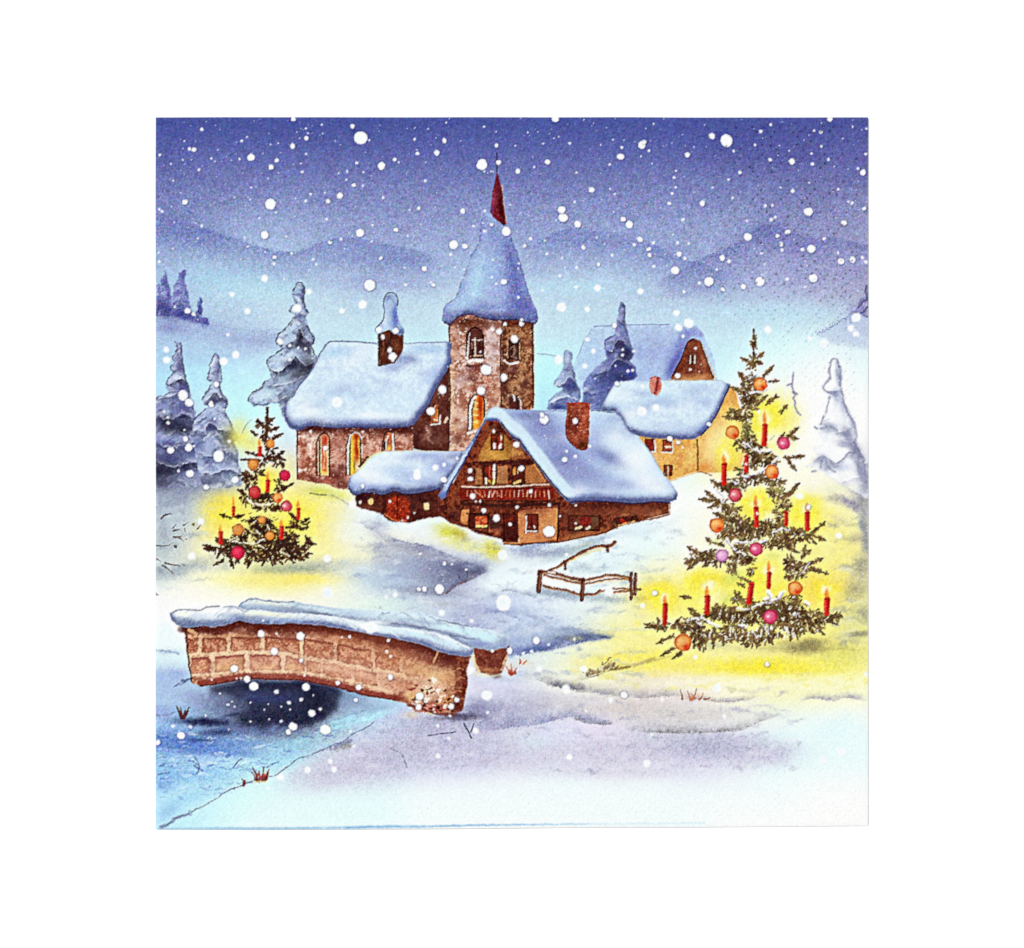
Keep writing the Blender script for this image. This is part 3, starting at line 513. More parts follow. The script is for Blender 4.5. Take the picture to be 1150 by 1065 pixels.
cF = P('printed_pine_tree', None, 'printed white pine with grey outline at the right edge')
sF = [(934, 404), (940, 403), (943, 410), (942, 418), (944, 428), (946, 440), (951, 460), (958, 475), (962, 490), (958, 496), (966, 508), (975, 522), (975, 560), (960, 552), (940, 540), (920, 528), (905, 524), (912, 520), (920, 512), (912, 505), (925, 498), (918, 484), (923, 476), (928, 462), (931, 444), (926, 438), (926, 430), (931, 426), (931, 412)]
sm = pine(cF, sF, 'f4f8fc', [(940, 418, 3, 12, 'b8c0e0', .6, 0), (938, 442, 6, 4, '9ca4c4', .8, 0), (932, 430, 4, 8, 'ffffff', .9, 0), (946, 456, 3, 14, 'b4bcdc', .6, -10), (932, 482, 10, 6, 'c4cce0', .8, 0), (950, 488, 6, 8, '9aa0bc', .8, 20), (955, 502, 4, 14, '8c90b0', .8, -20), (924, 515, 8, 5, 'c0c8e0', .7, 0), (940, 505, 14, 10, 'ffffff', .9, 0), (928, 524, 6, 6, 'a4a8c4', .7, 0), (945, 525, 12, 5, 'd4dcf0', .8, 0), (966, 524, 5, 14, 'a0a4c0', .8, -20), (970, 545, 6, 12, '9a9cb8', .7, 0), (935, 470, 6, 8, 'ffffff', .8, 0)],
 [[(932, 412), (935, 404), (940, 404), (943, 412)], [(931, 414), (932, 426), (925, 434), (928, 440), (936, 440)], [(943, 412), (944, 426), (946, 442), (951, 460), (959, 476), (962, 490), (958, 497)], [(958, 497), (966, 510), (971, 524), (974, 536)], [(932, 446), (927, 462), (922, 476)], [(915, 480), (922, 482), (930, 478), (940, 484)], [(913, 530), (922, 524), (924, 514), (930, 524), (938, 530)]], 'ffffff', a=.85, la=.55, lc='8486a4', lw=2.6)
ledge(sm, [(920, 482), (931, 479), (941, 486), (957, 480)], 8, '9094ac', .7); ledge(sm, [(911, 519), (925, 512), (940, 519), (955, 508), (970, 513)], 11, '8c90aa', .75); ledge(sm, [(926, 438), (936, 440), (946, 437)], 6, '8c92b4', .7); ledge(sm, [(930, 545), (950, 540), (968, 536), (975, 540)], 10, '8c8ea8', .7)
washes([(952, 488, 5, 10, '9498b4', .7, -20), (948, 500, 10, 4, '9ca0bc', .7, 20), (962, 506, 5, 14, '8488a8', .8, -25), (930, 478, 9, 4, 'a8acc8', .6, 0), (922, 516, 8, 5, 'a8acc4', .6, 0), (935, 522, 8, 4, '9498b0', .6, 20), (968, 530, 5, 12, '8084a4', .7, -20), (940, 446, 4, 8, '9ca2c4', .7, 0), (944, 422, 2.5, 10, '8c92b8', .7, 0), (955, 470, 3, 14, '9ca2c0', .6, -18), (950, 562, 16, 4, '9c94b4', .6, 30), (936, 560, 10, 4, 'a4a494', .55, 0), (962, 570, 10, 5, '8c88a8', .6, 40), (972, 535, 6, 10, '8c8ca8', .6, 0), (970, 585, 6, 12, '8890a8', .6, 0), (960, 605, 12, 6, 'b0a890', .55, 0), (968, 632, 8, 10, '989880', .5, 0), (962, 660, 12, 8, 'a8a084', .5, 0), (972, 610, 4, 20, '8c90a0', .5, 0), (966, 712, 10, 3, '9c9880', .6, 0), (955, 540, 12, 8, 'ffffff', .7, 0), (940, 548, 22, 4, 'f0f4d0', .6, 0)])
cG = P('printed_pine_tree', None, 'thin grey outline of a printed pine right of the decorated tree top')
for p in ([(891, 419), (890, 428), (889, 434), (891, 440), (893, 444), (891, 447), (893, 452), (892, 456), (895, 462), (899, 467)], [(888, 431), (884, 433)], [(890, 440), (895, 443)]):
    line(p, 2.0, '8884a4', .7, cG, .8, .6, True)

# ---------------------------------------------------------------- far house
fh = P('printed_house', None, 'far printed house with a pale blue snow roof and small brown gable')
r = P('roof', fh)
sm = poly([(648, 402), (651, 393), (656, 383), (661, 374), (667, 367), (681, 365), (751, 364), (768, 366), (782, 366), (789, 373), (797, 390), (803, 405), (806, 428), (755, 430), (640, 440), (640, 420)], 'aebde6', r, .55, 1, .5, False, 'c4d8f4')
for a in ((735, 395, 40, 22, '9ca8dc', .6, 0), (765, 385, 8, 26, '8088cc', .8, 30), (780, 374, 14, 6, '8a94d4', .8, 0), (790, 395, 4, 20, 'a4b4e4', .8, -20), (665, 400, 16, 22, 'bcd8f4', .6, 0), (755, 415, 7, 14, '5c62b0', .8, 35), (700, 420, 40, 8, 'a8b4e0', .5, 0), (760, 402, 4, 18, '5a5eac', .8, 32)): inside(sm, *a)
line([(667, 367), (700, 365), (751, 364.5)], 1.1, '7c80b4', .7, grain=.8); line([(648, 402), (656, 383), (664, 370)], 1.2, '8c94c4', .5, grain=.8)
line([(603, 397.5), (612, 398), (624, 400)], 1.2, '8c98b8', .6); 
wl = P('gable_wall', fh)
sm = poly([(772, 383), (779, 380), (786, 383), (790, 394), (794, 405), (800, 420), (802, 427), (790, 428), (755, 430), (753, 424), (760, 412), (767, 398)], '6e3020', wl, 1, .7, mot='8c4a34')
inside(sm, 778, 425, 30, 5, 'dca068', .95); inside(sm, 776, 388, 6, 4, '9c5c40', .6); inside(sm, 790, 405, 3, 14, 'c07850', .6, -20)
line([(755, 423), (763, 408), (772, 385), (778, 381)], 1.6, '3a1a3c', .8); line([(786, 384), (792, 400), (801, 424)], 1.5, '3c1a18', .9); line([(788, 386), (795, 401), (803, 424)], .8, 'e8a468', .8)
wi = P('window', fh); poly([(773, 399), (782, 399), (782, 409), (773, 409)], '4a1c14', wi, 1, .3)
line([(775.5, 400), (775, 408)], 1.7, 'fbe6b4', 1, None, .2); line([(780.5, 399.5), (780.3, 408)], 1.7, 'fbe6b4', 1, None, .2)

cD = P('printed_pine_tree', None, 'printed dark violet pine in front of the far brown-gabled house')
sD = [(698, 341), (701, 342), (702, 352), (703, 366), (706, 382), (711, 394), (710, 403), (706, 406), (712, 412), (715, 421), (710, 428), (693, 430), (688, 440), (680, 452), (674, 462), (655, 460), (655, 445), (655, 430), (664, 418), (672, 410), (682, 402), (678, 390), (680, 382), (690, 376), (691, 366), (694, 358), (694, 348)]
sm = pine(cD, sD, '8f98ca', [
 (698, 355, 3, 12, 'a4aace', .7, 0), (700, 364, 4, 5, '7078a8', .8, 0), (696, 376, 5, 6, '7480b0', .8, 0), (688, 384, 7, 7, 'b8c4e8', .7, -40), (697, 388, 6, 5, '404468', .9, 20), (703, 398, 6, 8, '3c406c', .85, 60),
 (686, 398, 12, 8, '7880bc', .85, -50), (700, 414, 12, 6, '6068ac', .85, 0), (694, 420, 12, 5, '44486c', .9, 0), (675, 424, 12, 10, '7078bc', .8, 0), (708, 422, 6, 5, '5058a8', .8, 0), (680, 440, 12, 10, '6c76b8', .85, -40), (664, 440, 8, 12, 'a0b0e0', .7, 0), (672, 456, 8, 6, '5868a4', .85, 0), (698, 408, 8, 6, '34386a', .9, 20), (690, 428, 16, 5, '3c4078', .9, 0), (704, 396, 4, 6, '282c50', .9, 0), (670, 412, 8, 5, 'a8b4e4', .7, -40)],
 [[(694, 350), (697, 341), (701, 343), (702, 355), (704, 368)], [(690, 377), (680, 383), (679, 391)], [(704, 368), (707, 384), (712, 396), (706, 405), (713, 414), (715, 422)]], '7078b4', a=.97, la=.6, lc='484c84')
ledge(sm, [(679, 392), (688, 395), (697, 382), (707, 393)], 10, '34365c'); ledge(sm, [(664, 421), (680, 418), (694, 406), (706, 411), (716, 420)], 16, '363a68', .9); ledge(sm, [(655, 440), (670, 442), (690, 434)], 14, '4c548c')
for a in ((697, 386, 5, 5, '3a3c64', .8, 0), (700, 400, 7, 6, '32345c', .8, 0), (694, 416, 16, 8, '4a5090', .7, -10), (700, 424, 14, 5, '34386c', .85, 0), (678, 434, 16, 8, '5660a4', .75, -20), (676, 450, 10, 9, '5c68a8', .7, 0), (682, 404, 7, 5, '7880b8', .6, -30), (708, 420, 5, 4, '4048a0', .7, 0)): inside(sm, *a)
cE = P('printed_pine_tree', None, 'small printed pale pine between the church tower and the cottage chimney')
sE = [(635, 394), (641, 395), (643, 402), (641, 408), (645, 418), (646, 428), (650, 436), (653, 448), (648, 456), (640, 462), (618, 462), (614, 458), (617, 450), (626, 442), (632, 438), (626, 434), (622, 430), (627, 424), (632, 416), (632, 408), (632, 400)]
sm = pine(cE, sE, 'a2aed4', [(637, 404, 3, 8, 'c4cce4', .7, 0), (639, 414, 5, 7, '8890b8', .8, 0), (640, 428, 5, 8, '9098c8', .7, 0), (641, 436, 7, 5, '565c90', .85, 0), (626, 434, 5, 5, 'b0c4e4', .7, 0), (645, 446, 8, 4, '7c8cc0', .7, 0), (622, 450, 7, 5, 'dcecf8', .8, 0), (628, 458, 10, 4, '434e90', .9, 0), (641, 434, 6, 6, '484e88', .9, 0), (636, 450, 10, 5, '6c7ab4', .7, 0), (652, 452, 6, 8, 'a0b0dc', .5, 0)],
 [[(633, 402), (634, 395), (639, 394), (643, 402)], [(641, 408), (646, 424)], [(622, 432), (627, 425)], [(616, 458), (618, 450), (625, 442)], [(628, 456), (632, 452), (640, 452)]], '8c98c4', a=.75, la=.5, lc='6068a0')
ledge(sm, [(622, 432), (632, 433), (640, 426), (647, 433)], 9, '4c5288'); ledge(sm, [(615, 457), (626, 450), (640, 447), (653, 452)], 9, '4a508c')

# ---------------------------------------------------------------- yellow house
yh = P('printed_house', None, 'printed yellow house with a snow roof right of the cottage')
wl = P('wall', yh)
sm = poly([(716, 490), (770, 489), (783, 492), (792, 484), (804, 466), (813, 448), (820, 434), (826, 440), (834, 470), (836, 500), (832, 528), (800, 531), (784, 531), (766, 536), (752, 541), (740, 528), (728, 508)], 'efc068', wl, 1, .7, mot='dc9c50')
for a in ((800, 505, 14, 26, 'fbe49c', .85, 0), (815, 470, 9, 20, 'f2c46c', .7, 0), (812, 495, 16, 24, 'fff4b0', .95, 0), (825, 480, 10, 26, 'fff08c', .9, 0), (745, 500, 20, 5, 'd88c48', .5, 0), (775, 515, 7, 12, 'f7dc84', .7, 0), (790, 525, 10, 6, 'e08c40', .6, 0), (826, 510, 8, 20, 'fff080', .8, 0), (735, 515, 8, 8, 'f4d89c', .7, 0)): inside(sm, *a)
line([(783, 494), (784, 510), (783.5, 529)], 1.8, '6a3418', .9, grain=.5); line([(752, 540), (766, 535), (784, 530)], 1.6, 'f4e0b0', .8)
line([(784, 530), (792, 531), (799, 534)], 1.5, '8c4c24', .7, grain=.6)
r = P('roof', yh)
sm = poly([(675, 462), (678, 452), (684, 440), (689, 433), (697, 428), (740, 427), (790, 427), (808, 427), (820, 432), (817, 441), (811, 453), (805, 466), (797, 478), (787, 489), (778, 493), (747, 493), (722, 491), (712, 488), (704, 484), (698, 470), (690, 462)], 'd2e6f7', r, 1, .8, .4, mot='e2f3fc')
edge(sm, 0, 4.5, 2.6, '5c6294', .85); edge(sm, 3, 3, 2.4, '707aa8', .7)
for a in ((700, 440, 20, 10, 'e4f4fc', .7, 0), (760, 445, 40, 8, 'd0ecf8', .5, 0), (790, 484, 10, 8, '5c70b8', .7, -50), (735, 487, 30, 4, '98acdc', .5, 0), (690, 458, 12, 5, 'a8c4e8', .5, 0)): inside(sm, *a)
snowroof(sm, 43)
line([(819.5, 433), (811, 452), (804, 467), (796, 479), (787, 489.5)], 1.5, '40305c', .85)
line([(745, 427.5), (790, 427), (806, 427.5)], .8, 'c8a890', .5)
line([(675, 462), (683, 442), (690, 433), (697, 428.5)], 1, '98a8cc', .6, grain=.8)
line([(692, 462), (698, 469), (703, 482), (712, 488)], 2, '98a0cc', .6, curve=True, grain=.6)
ch = P('chimney', yh)
sm = poly([(730, 424), (735, 422), (741, 424), (743, 430), (742, 440), (737, 445), (731, 441), (729, 432)], 'dc9488', ch, 1, .5, mot='c86858')
line([(739, 425), (738, 433), (736, 442)], 3, '8c3038', .85, grain=.4); line([(730, 425), (736, 422.5), (742, 425)], 1, 'b04850', .8)
def panes(pid, x0, y0, x1, y1, frame='5a2418', glass='8c3020', lit='fff4d4', bars=True):
    sm = poly([(x0, y0), (x1, y0), (x1, y1), (x0, y1)], frame, pid, 1, .35)
    poly([(x0+1.4, y0+1.2), (x1-1.4, y0+1.2), (x1-1.4, y1-1.4), (x0+1.4, y1-1.4)], glass, None, 1, .4, mot='5a2018')
    return sm
w1 = P('window', yh); panes(w1, 724, 493, 736, 509, glass='a04030'); line([(735, 495), (736, 508), (731, 508)], 1.8, 'fff8e4', .95); line([(726, 496), (733, 500)], 3, '8c2c20', .9)
w2 = P('window', yh); panes(w2, 744, 494, 755, 508, glass='b85030'); line([(743.5, 508), (755, 508.5)], 1.6, 'fffaf0', 1); line([(755, 494), (755.3, 508)], 1.4, 'fffaf0', .9); line([(748, 502), (753, 502)], 3, 'fbeccc', .8)
w3 = P('window', yh); panes(w3, 745, 522, 755, 535, glass='8c3820'); line([(750, 524), (750.4, 534)], 1.3, 'f8d8a0', .9)

# ---------------------------------------------------------------- church
chu = P('printed_church', None, 'printed brick church with pointed steeple and snow covered roofs')
gw = P('gable_wall', chu)
sm = poly([(506, 402), (501, 416), (494, 430), (485, 446), (477, 460), (470, 471), (462, 480), (464, 504), (480, 507), (507, 507), (507, 402)], '55261f', gw, 1, .6, mot='6e3a30')
for a in ((495, 440, 6, 18, '7a4438', .6, 20), (480, 487, 3, 8, 'b88478', .8, 30), (490, 494, 12, 8, '84564a', .55, 0), (500, 420, 3, 14, '42201e', .8, 0), (468, 495, 4, 14, '3c1a1a', .7, 0)): inside(sm, *a)
line([(479, 481), (484, 488), (480, 492), (486, 498)], 2, 'c8988c', .55, grain=.7)
gwin = P('window', chu)
poly([(487, 456), (492, 454), (493, 474), (483, 476), (484, 466)], '8c3c24', gwin, 1, .5, mot='c87848')
line([(489, 455), (487, 460)], 1.5, 'ecc8a0', .8); line([(491.5, 460), (491, 470), (488, 473)], 1.4, 'e88c3c', .9); line([(494, 467), (494, 476), (484, 477.5)], 1.9, 'f8e4d0', .95); line([(487, 471), (491, 472.5)], 1.6, 'fff0c0', .8)
line([(492.5, 458), (492.7, 472)], 1, '2c1210', .9); line([(502, 470), (500, 474)], 3.4, 'f4d0b8', .85)

nw = P('nave_wall', chu)
sm = poly([(333, 478), (400, 476), (464, 476), (464, 506), (440, 508), (420, 514), (408, 524), (398, 534), (393, 542), (390, 550), (378, 549), (366, 543), (352, 542), (343, 540), (333, 538)], 'a45c46', nw, 1, .7, mot='deb09c', amt=1.8)
for a in ((400, 479, 120, 8, '481a18', 1.0, 0), (350, 481, 40, 6, '481a18', .9, 0), (450, 482, 30, 7, '481a18', .9, 0), (344, 492, 3, 6, 'fbe8dc', .7, 0), (348, 504, 3, 7, 'f8e4d8', .75, 0), (340, 515, 5, 12, 'a85c48', .7, 0), (351, 494, 5, 4, 'fbf0e4', .8, 0), (380, 505, 6, 20, 'd4a494', .75, 0), (340, 535, 10, 4, '904838', .7, 0), (352, 538, 6, 4, '6c2c24', .7, 0), (377, 535, 12, 9, '6a2c26', .9, 20), (384, 527, 5, 6, '54221e', .7, 0), (385, 545, 10, 6, '6a3028', .8, 0), (416, 500, 6, 5, 'f0d0c0', .7, 0), (425, 495, 5, 6, 'eccabc', .6, 0), (412, 512, 7, 7, 'b46c54', .7, 0), (455, 495, 8, 8, 'c89080', .6, 0), (370, 540, 8, 4, 'b0604c', .7, 0)): inside(sm, *a)
line([(334, 480), (333.5, 510), (334, 538)], 1.7, '2c1416', .95)
line([(335, 490), (342, 491)], 1.6, 'fff4ec', .8); line([(335, 530), (344, 527)], 3, 'f4dccc', .85, grain=.5); line([(346, 499), (349, 501), (349, 510)], 2.2, 'fbeee4', .85, grain=.4)
rng = np.random.RandomState(5)
def specks(smk, n, cols, r=(.5, 1.1), a=.75):
    s, m = smk
    ys, xs = np.nonzero(m > .8)
    for k in rng.randint(0, len(ys), n):
        x = GX[s][0, xs[k]]; y = GY[s][ys[k], 0]
        c = cols[rng.randint(len(cols))]; an = rng.uniform(0, 3.14); L = rng.uniform(.3, 2.4)
        line([(x, y), (x + math.cos(an)*L, y + math.sin(an)*L*.6)], rng.uniform(*r)*1.4, c, a * rng.uniform(.5, 1), None, .3)
for q_ in range(26): inside(sm, rng.uniform(335, 462), rng.uniform(488, 540), rng.uniform(2, 6), rng.uniform(2, 5), ['ecd0c0', 'dcae98', '8c4434', 'f4e0d4'][q_ % 4], .6)
specks(sm, 190, ['7c3a2c', '5c2820', 'f4dccc', 'e8bca8', '9c5440', 'd89c84'])
def lancet(pid, x0, x1, yt, yb, cols, frame='240e0e', fw=1.8):
    """pointed church window: round arched top, coloured streaks of glass inside"""
    cx = (x0+x1)/2; r_ = (x1-x0)/2
    top = [(cx + r_*math.cos(t), yt + r_*1.25 - r_*1.25*math.sin(t)) for t in np.linspace(math.pi, 0, 9)]
    smw = poly([(x0, yb)] + top + [(x1, yb)], cols[0], pid, 1, .35)
    n = len(cols)
    for i, c in enumerate(cols[1:]):
        inside(smw, x0 + (i + .8) * (x1-x0) / (n - .4), (yt+yb)/2 + (i % 2) * 2, 1.5, (yb-yt)*.42, c, .95)
    line([(x0, yb)] + top + [(x1, yb)], fw, frame, .95, pid, .35)
    return smw
W1 = P('lancet_window', chu, 'arched window nearest the left corner with red glass')
s1 = lancet(W1, 359, 370, 487, 534, ['fbe6b0', 'b8381c', 'fff0c0'])
inside(s1, 365.5, 495, 4, 8, 'b42c1c', 1); inside(s1, 366, 519, 2, 13, 'd04a20', 1); inside(s1, 363, 530, 5, 3, 'f8c850', .8); inside(s1, 365, 528, 3, 1.5, 'c85020', .9)
line([(355.5, 534), (355.5, 498), (359, 490), (365, 485)], 2, '4a1e20', .95); line([(357.4, 533), (357.4, 497), (361, 489)], 1, 'd8a088', .8)
W2 = P('lancet_window', chu, 'tall arched window with yellow glass and a white reveal')
s2 = lancet(W2, 393, 405, 486, 534, ['f8cc58', 'f4b440', 'b83418'])
inside(s2, 400, 505, 2.6, 18, 'b43418', 1); inside(s2, 400, 490, 4, 5, 'a82818', 1); inside(s2, 396, 525, 3, 10, 'fcd848', .9); inside(s2, 402, 525, 3, 8, 'fff8d8', .9); inside(s2, 398, 524, .8, 6, '3c2418', .9)
line([(388.5, 535), (388.5, 500), (392, 490)], 1.5, '341614', .95); line([(390.7, 532), (391, 500), (393.5, 489)], 2.2, 'fffaf4', .97); line([(394, 489), (398, 485.5), (403, 487), (406.5, 493)], 1.2, 'f8ecd8', .95); line([(406.3, 500), (406.5, 514)], 1.2, 'fff4dc', .9)
line([(404, 524), (408, 520), (413, 514)], 3.5, '5c2620', .85, grain=.5)
W3 = P('lancet_window', chu, 'small arched window just above the annex roof')
s3 = lancet(W3, 431, 443, 485, 507, ['c8744c', '54241c', 'a84c28'], fw=1.5)
line([(433.3, 505), (433.5, 496), (436, 490)], 1.9, 'fff8f0', .95); line([(441, 488), (441.5, 506)], 2.4, 'fff8f0', .95); inside(s3, 436, 504, 2.5, 4, 'f8d060', .95); line([(432, 496), (432, 505)], 1.4, '2c1814', .9)
line([(429, 495), (429, 508)], 1.5, '4a2420', .8)

tw = P('tower', chu)
smL = poly([(504, 358), (520, 349), (545, 350), (563, 350), (563, 420), (563, 462), (548, 470), (538, 485), (528, 500), (521, 507), (504, 507), (505, 440)], 'a0624c', tw, 1, .7, mot='e4c8bc', amt=1.8)
for a in ((525, 362, 40, 6, '5a281e', 1, 0), (530, 366, 20, 5, '6e3828', .8, 0), (512, 385, 6, 18, 'a86c54', .7, 0), (552, 388, 9, 26, 'dcc8cc', .85, 0), (552, 410, 6, 10, 'e4d4d4', .6, 0), (520, 428, 12, 10, 'dcc8c8', .8, 0), (507, 440, 3, 40, 'eccc98', .7, 0), (530, 425, 8, 5, '7c3c34', .85, 0), (531, 414, 9, 3, '70303a', .7, 0), (530, 436, 10, 5, 'b47458', .7, 0), (548, 427, 8, 6, 'c87c5c', .6, 0), (556, 440, 8, 12, 'c88c6c', .7, 0), (515, 470, 8, 20, 'dcb098', .7, 0), (514, 494, 8, 7, '844838', .85, 0), (511, 480, 6, 5, 'e4c0a0', .6, 0), (508, 503, 5, 4, 'f4dcc0', .8, 0), (553, 455, 6, 10, 'e0b898', .6, 0), (513, 400, 8, 6, 'd8b09c', .6, 0)): inside(smL, *a)
for q_ in range(34): inside(smL, rng.uniform(506, 562), rng.uniform(370, 500), rng.uniform(2, 7), rng.uniform(1.5, 4), ['ecd4c8', 'dcb098', '8c4838', 'e8d4d0', 'e0b488'][q_ % 5], .6)
specks(smL, 260, ['9c5840', '7c3c2c', 'f0dcd0', 'e4b890', 'c07858', '8c4a3a', 'ffffff'], a=.6)
smR = poly([(563, 350), (590, 352), (598, 358), (599, 400), (599, 452), (599, 460), (585, 462), (563, 462)], '6a3424', tw, 1, .5, mot='b8845c', amt=1.8)
for a in ((582, 362, 30, 7, '5a2418', 1, 0), (592, 385, 5, 20, 'a86c48', .7, 0), (566, 395, 2.5, 26, '542420', .7, 0), (577, 415, 7, 5, '5c2a2c', .85, 0), (590, 430, 6, 6, '5c2c28', .8, 0), (568, 430, 5, 14, '542a24', .8, 0), (582, 428, 4, 5, 'b87c50', .7, 0), (594, 445, 5, 10, '8a4c34', .8, 0), (572, 450, 4, 8, '5a3028', .8, 0), (585, 438, 6, 4, 'b48060', .6, 0), (568, 452, 4, 5, 'c8a088', .5, 0)): inside(smR, *a)
for q_ in range(22): inside(smR, rng.uniform(564, 598), rng.uniform(370, 455), rng.uniform(2, 5), rng.uniform(1.5, 3.5), ['c89470', '5c2820', 'b47850', 'd8b090'][q_ % 4], .6)
specks(smR, 230, ['5c2820', '3c1a18', 'd89c70', 'c08058', 'e8c8a0', '703828'], a=.65)
line([(504.3, 362), (505, 385), (504.5, 410), (506, 440), (504.5, 480), (503.6, 504)], 1.6, '34161c', .85); line([(562.5, 372), (562, 400), (562.5, 428), (563, 458)], 1.8, '44201e', .85, grain=.6); line([(598, 362), (598.5, 400), (598.6, 458)], 2, '34181a', .95); line([(600.3, 366), (600.5, 455)], .9, 'f0dcc0', .7)
tws = P('arched_window', chu, 'upper left tower window with a white cross bar and snowy sill')
s4 = lancet(tws, 524, 543, 368, 403, ['5a2a24', '48201e', '6c3c34', '4a221e'])
for p, w_, c_ in (([(533.5, 380), (533.7, 400)], 1.7, 'e4c8b8'), ([(530, 382), (542, 381.6)], 1.4, 'dcbcb0'), ([(528, 374), (526, 384), (526, 400)], 1.3, 'f0dcd0'), ([(525, 390), (525, 402)], 1.2, 'fff4e8'), ([(529, 400), (542, 399.6)], 1.5, 'd8a890'), ([(530, 386), (530, 398)], .9, 'b88474')): line(p, w_, c_, .9)
line([(530.5, 393), (530.5, 401)], 1.8, '1e0c0c', .95)
line([(526, 406.5), (531, 404.5), (541, 405)], 3.6, 'ffffff', 1, tws, .8); line([(525, 403), (524, 402)], 3, 'fff4e8', .9)
line([(524, 411), (534, 411), (541, 409.5)], 3, '5c2830', .8, grain=.4)
twb = P('arched_window', chu, 'upper right tower window')
s5 = lancet(twb, 571, 582.5, 380, 404, ['44201e', '38181a', '5a3430'])
line([(573, 392), (577, 388), (579, 396), (574, 400), (581, 402)], 1, 'b8907c', .7); line([(577, 390), (577, 402)], .8, 'd0a890', .6)
line([(566, 405), (572, 408.5), (582, 407)], 2.6, 'fbf0e4', .95, twb, .7); line([(583.5, 385), (584, 404)], 1.3, 'e0b080', .8); line([(570, 385), (570, 402)], 1.2, 'e8b888', .7)
twc = P('arched_window', chu, 'lower left tower window glowing orange beside a white reveal')
s6 = lancet(twc, 530, 544, 443, 482, ['e08838', 'f0b048', 'b83414'])
inside(s6, 539, 455, 3.4, 14, 'b03014', 1); inside(s6, 535, 475, 5, 9, 'f4bc40', .9); inside(s6, 533, 455, 2, 10, 'f0b878', .9); inside(s6, 537, 470, 3, 3, 'd04818', .9)
line([(525.6, 483), (525.8, 458), (528, 449), (533, 443)], 1.6, '200e10', .97, twc, .3); line([(528, 481), (528.3, 460), (531, 449), (534, 446)], 2.8, 'fffcf4', 1, twc, .3); line([(530.4, 481), (530.6, 462), (533, 450)], 1.2, '200e10', .95, None, .3); line([(525, 484), (531, 484)], 1.2, '2c1412', .9)
line([(526, 487), (534, 484)], 3, 'f4e0d0', .85)
for yy_ in (452, 459, 466, 474): line([(532, yy_), (536, yy_ + 1)], 1.6, 'ffe098', .8)
twd = P('arched_window', chu, 'lower right tower window cut by the cottage roof')
poly([(572, 460), (572, 448), (577, 443), (582, 444), (585, 450), (585, 461), (572, 461)], '5c2c26', twd, 1, .4, mot='44201c')
line([(577, 444), (578, 450)], 2, 'f4e4dc', .9); line([(582, 446), (584.5, 450), (585, 460)], 1.4, 'f8ece4', .9); line([(580.4, 446), (581, 461)], 1.5, '2c1414', .9)

nr = P('nave_roof', chu)
sm = poly([(368, 386), (374, 383.5), (400, 384), (424, 385), (455, 386), (503, 384.5), (505, 395), (507, 406), (503, 413), (498, 422), (489, 437), (481, 455), (473, 464), (465, 475), (456, 479), (430, 480.5), (400, 480), (372, 480), (356, 478), (346, 479), (337, 483), (327, 480), (321, 470), (320, 457), (328, 445), (338, 431), (349, 418), (355, 405), (360, 396)], 'd2e6f8', nr, 1, .8, .35, True, 'e4f4fc')
edge(sm, 0, 5, 3.4, '585e90', .95); edge(sm, 4, 2, 2.6, '5c6498', .85)
for a in ((345, 460, 16, 10, 'f6fcff', .8, 0), (380, 440, 30, 20, 'd4ecfa', .6, 0), (335, 475, 10, 5, 'a4b4e0', .6, 0), (400, 474, 70, 4, '98a8e0', .55, 0), (455, 404, 14, 7, '8490c4', .85, 0), (440, 412, 14, 5, 'a8b4dc', .8, 0), (480, 392, 26, 6, 'a8c8ec', .6, 0), (490, 420, 9, 16, 'a4b8e8', .55, 30), (440, 450, 34, 16, 'daf0fc', .6, 0), (415, 466, 20, 6, 'f0faff', .8, 0), (380, 395, 26, 7, 'b4d8f4', .6, 0)): inside(sm, *a)
snowroof(sm, 41)
line([(328, 447), (338, 431), (349, 418), (356, 404), (361, 395), (368, 386), (376, 383.5), (400, 384), (423, 386)], 1.4, '68709c', .8, curve=True, grain=.5); line([(455, 386), (480, 385), (502, 384.5)], 1.1, '7c84b0', .7, grain=.6)
line([(321, 457), (320, 469), (326, 480), (336, 483.5)], 1.4, '5c66a8', .8, curve=True); line([(336, 483), (347, 479), (372, 480.5), (416, 480), (456, 479.5), (466, 475), (474, 464), (482, 454), (490, 437), (500, 420)], 1.3, '2c2a58', .7, curve=True, grain=.5)
bt = P('bell_turret', chu)
sm = poly([(425, 375), (438, 370), (453, 375), (453, 391), (449, 400), (443, 408), (426, 411)], '4e241c', bt, 1, .6, mot='6a3828')
inside(sm, 446, 390, 5, 8, '80462c', .7); line([(425, 376), (425.5, 395), (425, 410)], 1.5, '22100f', .9); line([(430, 380), (431, 392), (429, 400)], 1.4, '8c5844', .6); line([(439, 376), (439, 400)], 1.4, '30141a', .7); line([(426, 411), (434, 409)], 1.4, '3c2834', .8)
bc = P('turret_cap', chu)
sm = poly([(422, 371), (425, 365), (430, 359), (431, 350), (430, 341), (432, 333), (437, 328.5), (443, 330), (447, 336), (447, 344), (446, 352), (448, 360), (453, 368), (454, 374), (449, 377), (441, 373), (436, 369), (430, 373), (425, 376), (422, 374)], 'b4cae8', bc, 1, .7, .3)
inside(sm, 444, 356, 4, 16, '5c6cbc', .85); inside(sm, 432, 360, 4, 9, 'dcf0fc', .8); inside(sm, 437, 334, 5, 4, '6c78ac', .6); inside(sm, 450, 372, 5, 4, '54609c', .8)
line([(422, 373), (422, 369), (430, 360), (432, 350), (430.5, 341), (433, 332), (438, 328.5), (444, 330), (447, 337), (446, 343)], 1.3, '4c5478', .8, curve=True)

